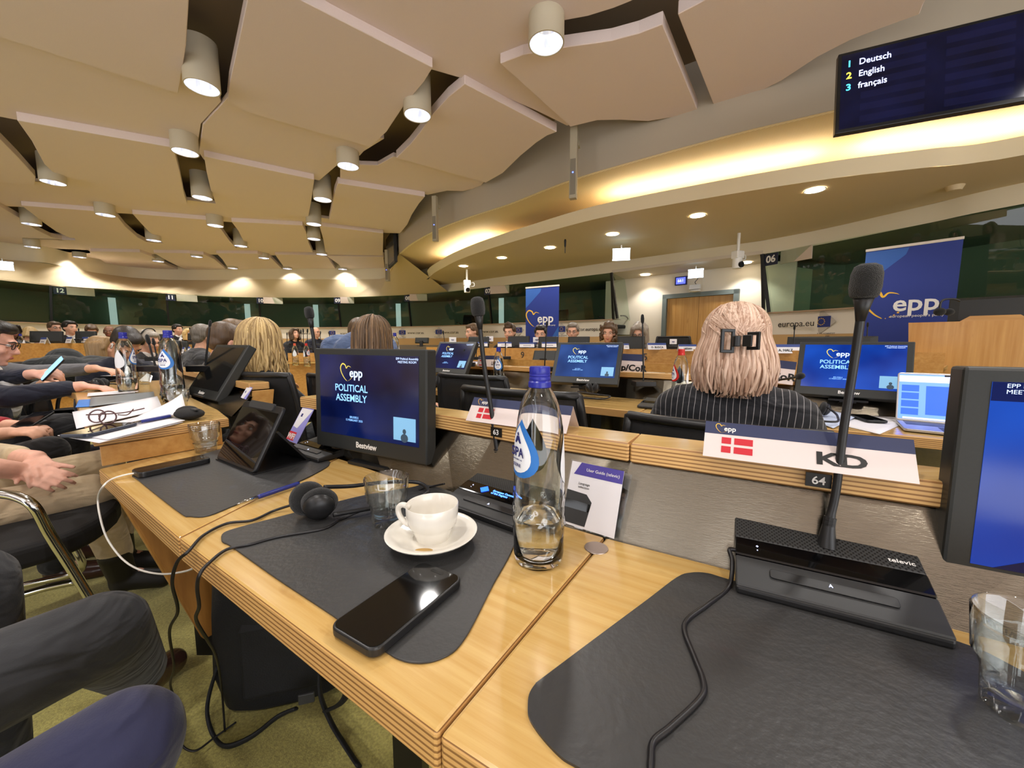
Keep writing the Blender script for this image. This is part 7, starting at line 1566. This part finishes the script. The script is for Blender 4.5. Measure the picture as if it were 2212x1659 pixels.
for nm, x0, y0, x1, y1, m in (('toolbar', .006, .165, lwid-.006, .192, wt_e), ('camera_notch', .135, .190, .175, .198, black_m), ('slide_canvas', .085, .03, .30, .15, bd_e), ('thumbnail', .014, .125, .065, .152, bd_e), ('thumbnail', .014, .092, .065, .119, bd_e), ('thumbnail', .014, .059, .065, .086, bd_e), ('thumbnail', .014, .026, .065, .053, bd_e), ('green_bubble', .19, .045, .29, .075, gr_e), ('green_bubble', .185, .082, .29, .105, gr_e), ('blue_bubble', .18, .11, .29, .138, bl_e), ('dock', .02, .009, .29, .016, wt_e)):
    MB().prism([(x0, y0), (x1, y0), (x1, y1), (x0, y1)], .0007, .0011).obj(nm, m, s)
p = [atz(1760, 905, .737), atz(1900, 938, .737), atz(1975, 905, .737), atz(1850, 878, .737)]
sheet(p, 'white documents under the phone on the blonde woman\'s desk', paper_m, grp='papers on the blonde woman\'s desk')
sheet([atz(1745, 905, .740), atz(1800, 925, .740), atz(1850, 900, .745), atz(1790, 885, .745)], 'blue edged leaflet beside the pinstriped sleeve', mat('leaflet_pale', (196, 208, 232), .5), grp='papers on the blonde woman\'s desk')
a_, b_ = atz(1846, 895, .745), atz(1905, 914, .745); v = b_-a_; phone(((a_+b_)/2).to_tuple()[:2], atan2(v.y, v.x)-pi/2, 'black phone on the documents left of the laptop', .741)
hh = dup(HPH, atz(1775, 900, .742), 3.6, 'black headphones right of the pinstriped sleeve')
dup(HPH, aty(1275, 850, 2.2), 1.0, 'black headphones hanging below the pale slide monitor')
cable(cat([aty(1248, 846, 2.15), aty(1290, 852, 2.0), aty(1318, 856, 2.0), aty(1300, 862, 1.95), aty(1250, 858, 2.0)], 3), .004, cab_m, 'black coiled cable below the pale slide monitor')
dup(HPH, aty(952, 836, 2.75), .4, 'black headphones on the desk right of the nearest monitor')
bb = MB(); bb.ell((0, 0, .05), (.11, .08, .05), 16, 9).ell((.06, .02, .045), (.07, .06, .045), 14, 8).ell((-.06, .0, .06), (.06, .06, .05), 14, 8); o = fuse(bb, 'handbag', cush_m, None, .008, 4); o.location = aty(925, 838, 2.9); tag(o, 'soft black bag on the desk right of the nearest monitor', 'bag')
# ================================================================ fuse remeshed bodies, turn lettering into plain meshes
bpy.context.view_layer.update()
dg = bpy.context.evaluated_depsgraph_get()
done = {}
for o in list(bpy.data.objects):
    if o.type == 'FONT':
        k = o.data.name
        if k not in done: done[k] = bpy.data.meshes.new_from_object(o.evaluated_get(dg), depsgraph=dg)
        me = done[k]; n = bpy.data.objects.new('tmp', me); C.objects.link(n); n.parent = o.parent; n.matrix_local = o.matrix_local.copy()
        for kk in ('label', 'category', 'group', 'kind'):
            if kk in o: n[kk] = o[kk]
        for ch in list(o.children): ch.parent = n
        nm = o.name; bpy.data.objects.remove(o); n.name = nm
for o in REM:
    me = bpy.data.meshes.new_from_object(o.evaluated_get(dg), depsgraph=dg); o.modifiers.clear(); o.data = me
    for p in me.polygons: p.use_smooth = True
for m in bpy.data.meshes:
    if m.users == 0: bpy.data.meshes.remove(m)
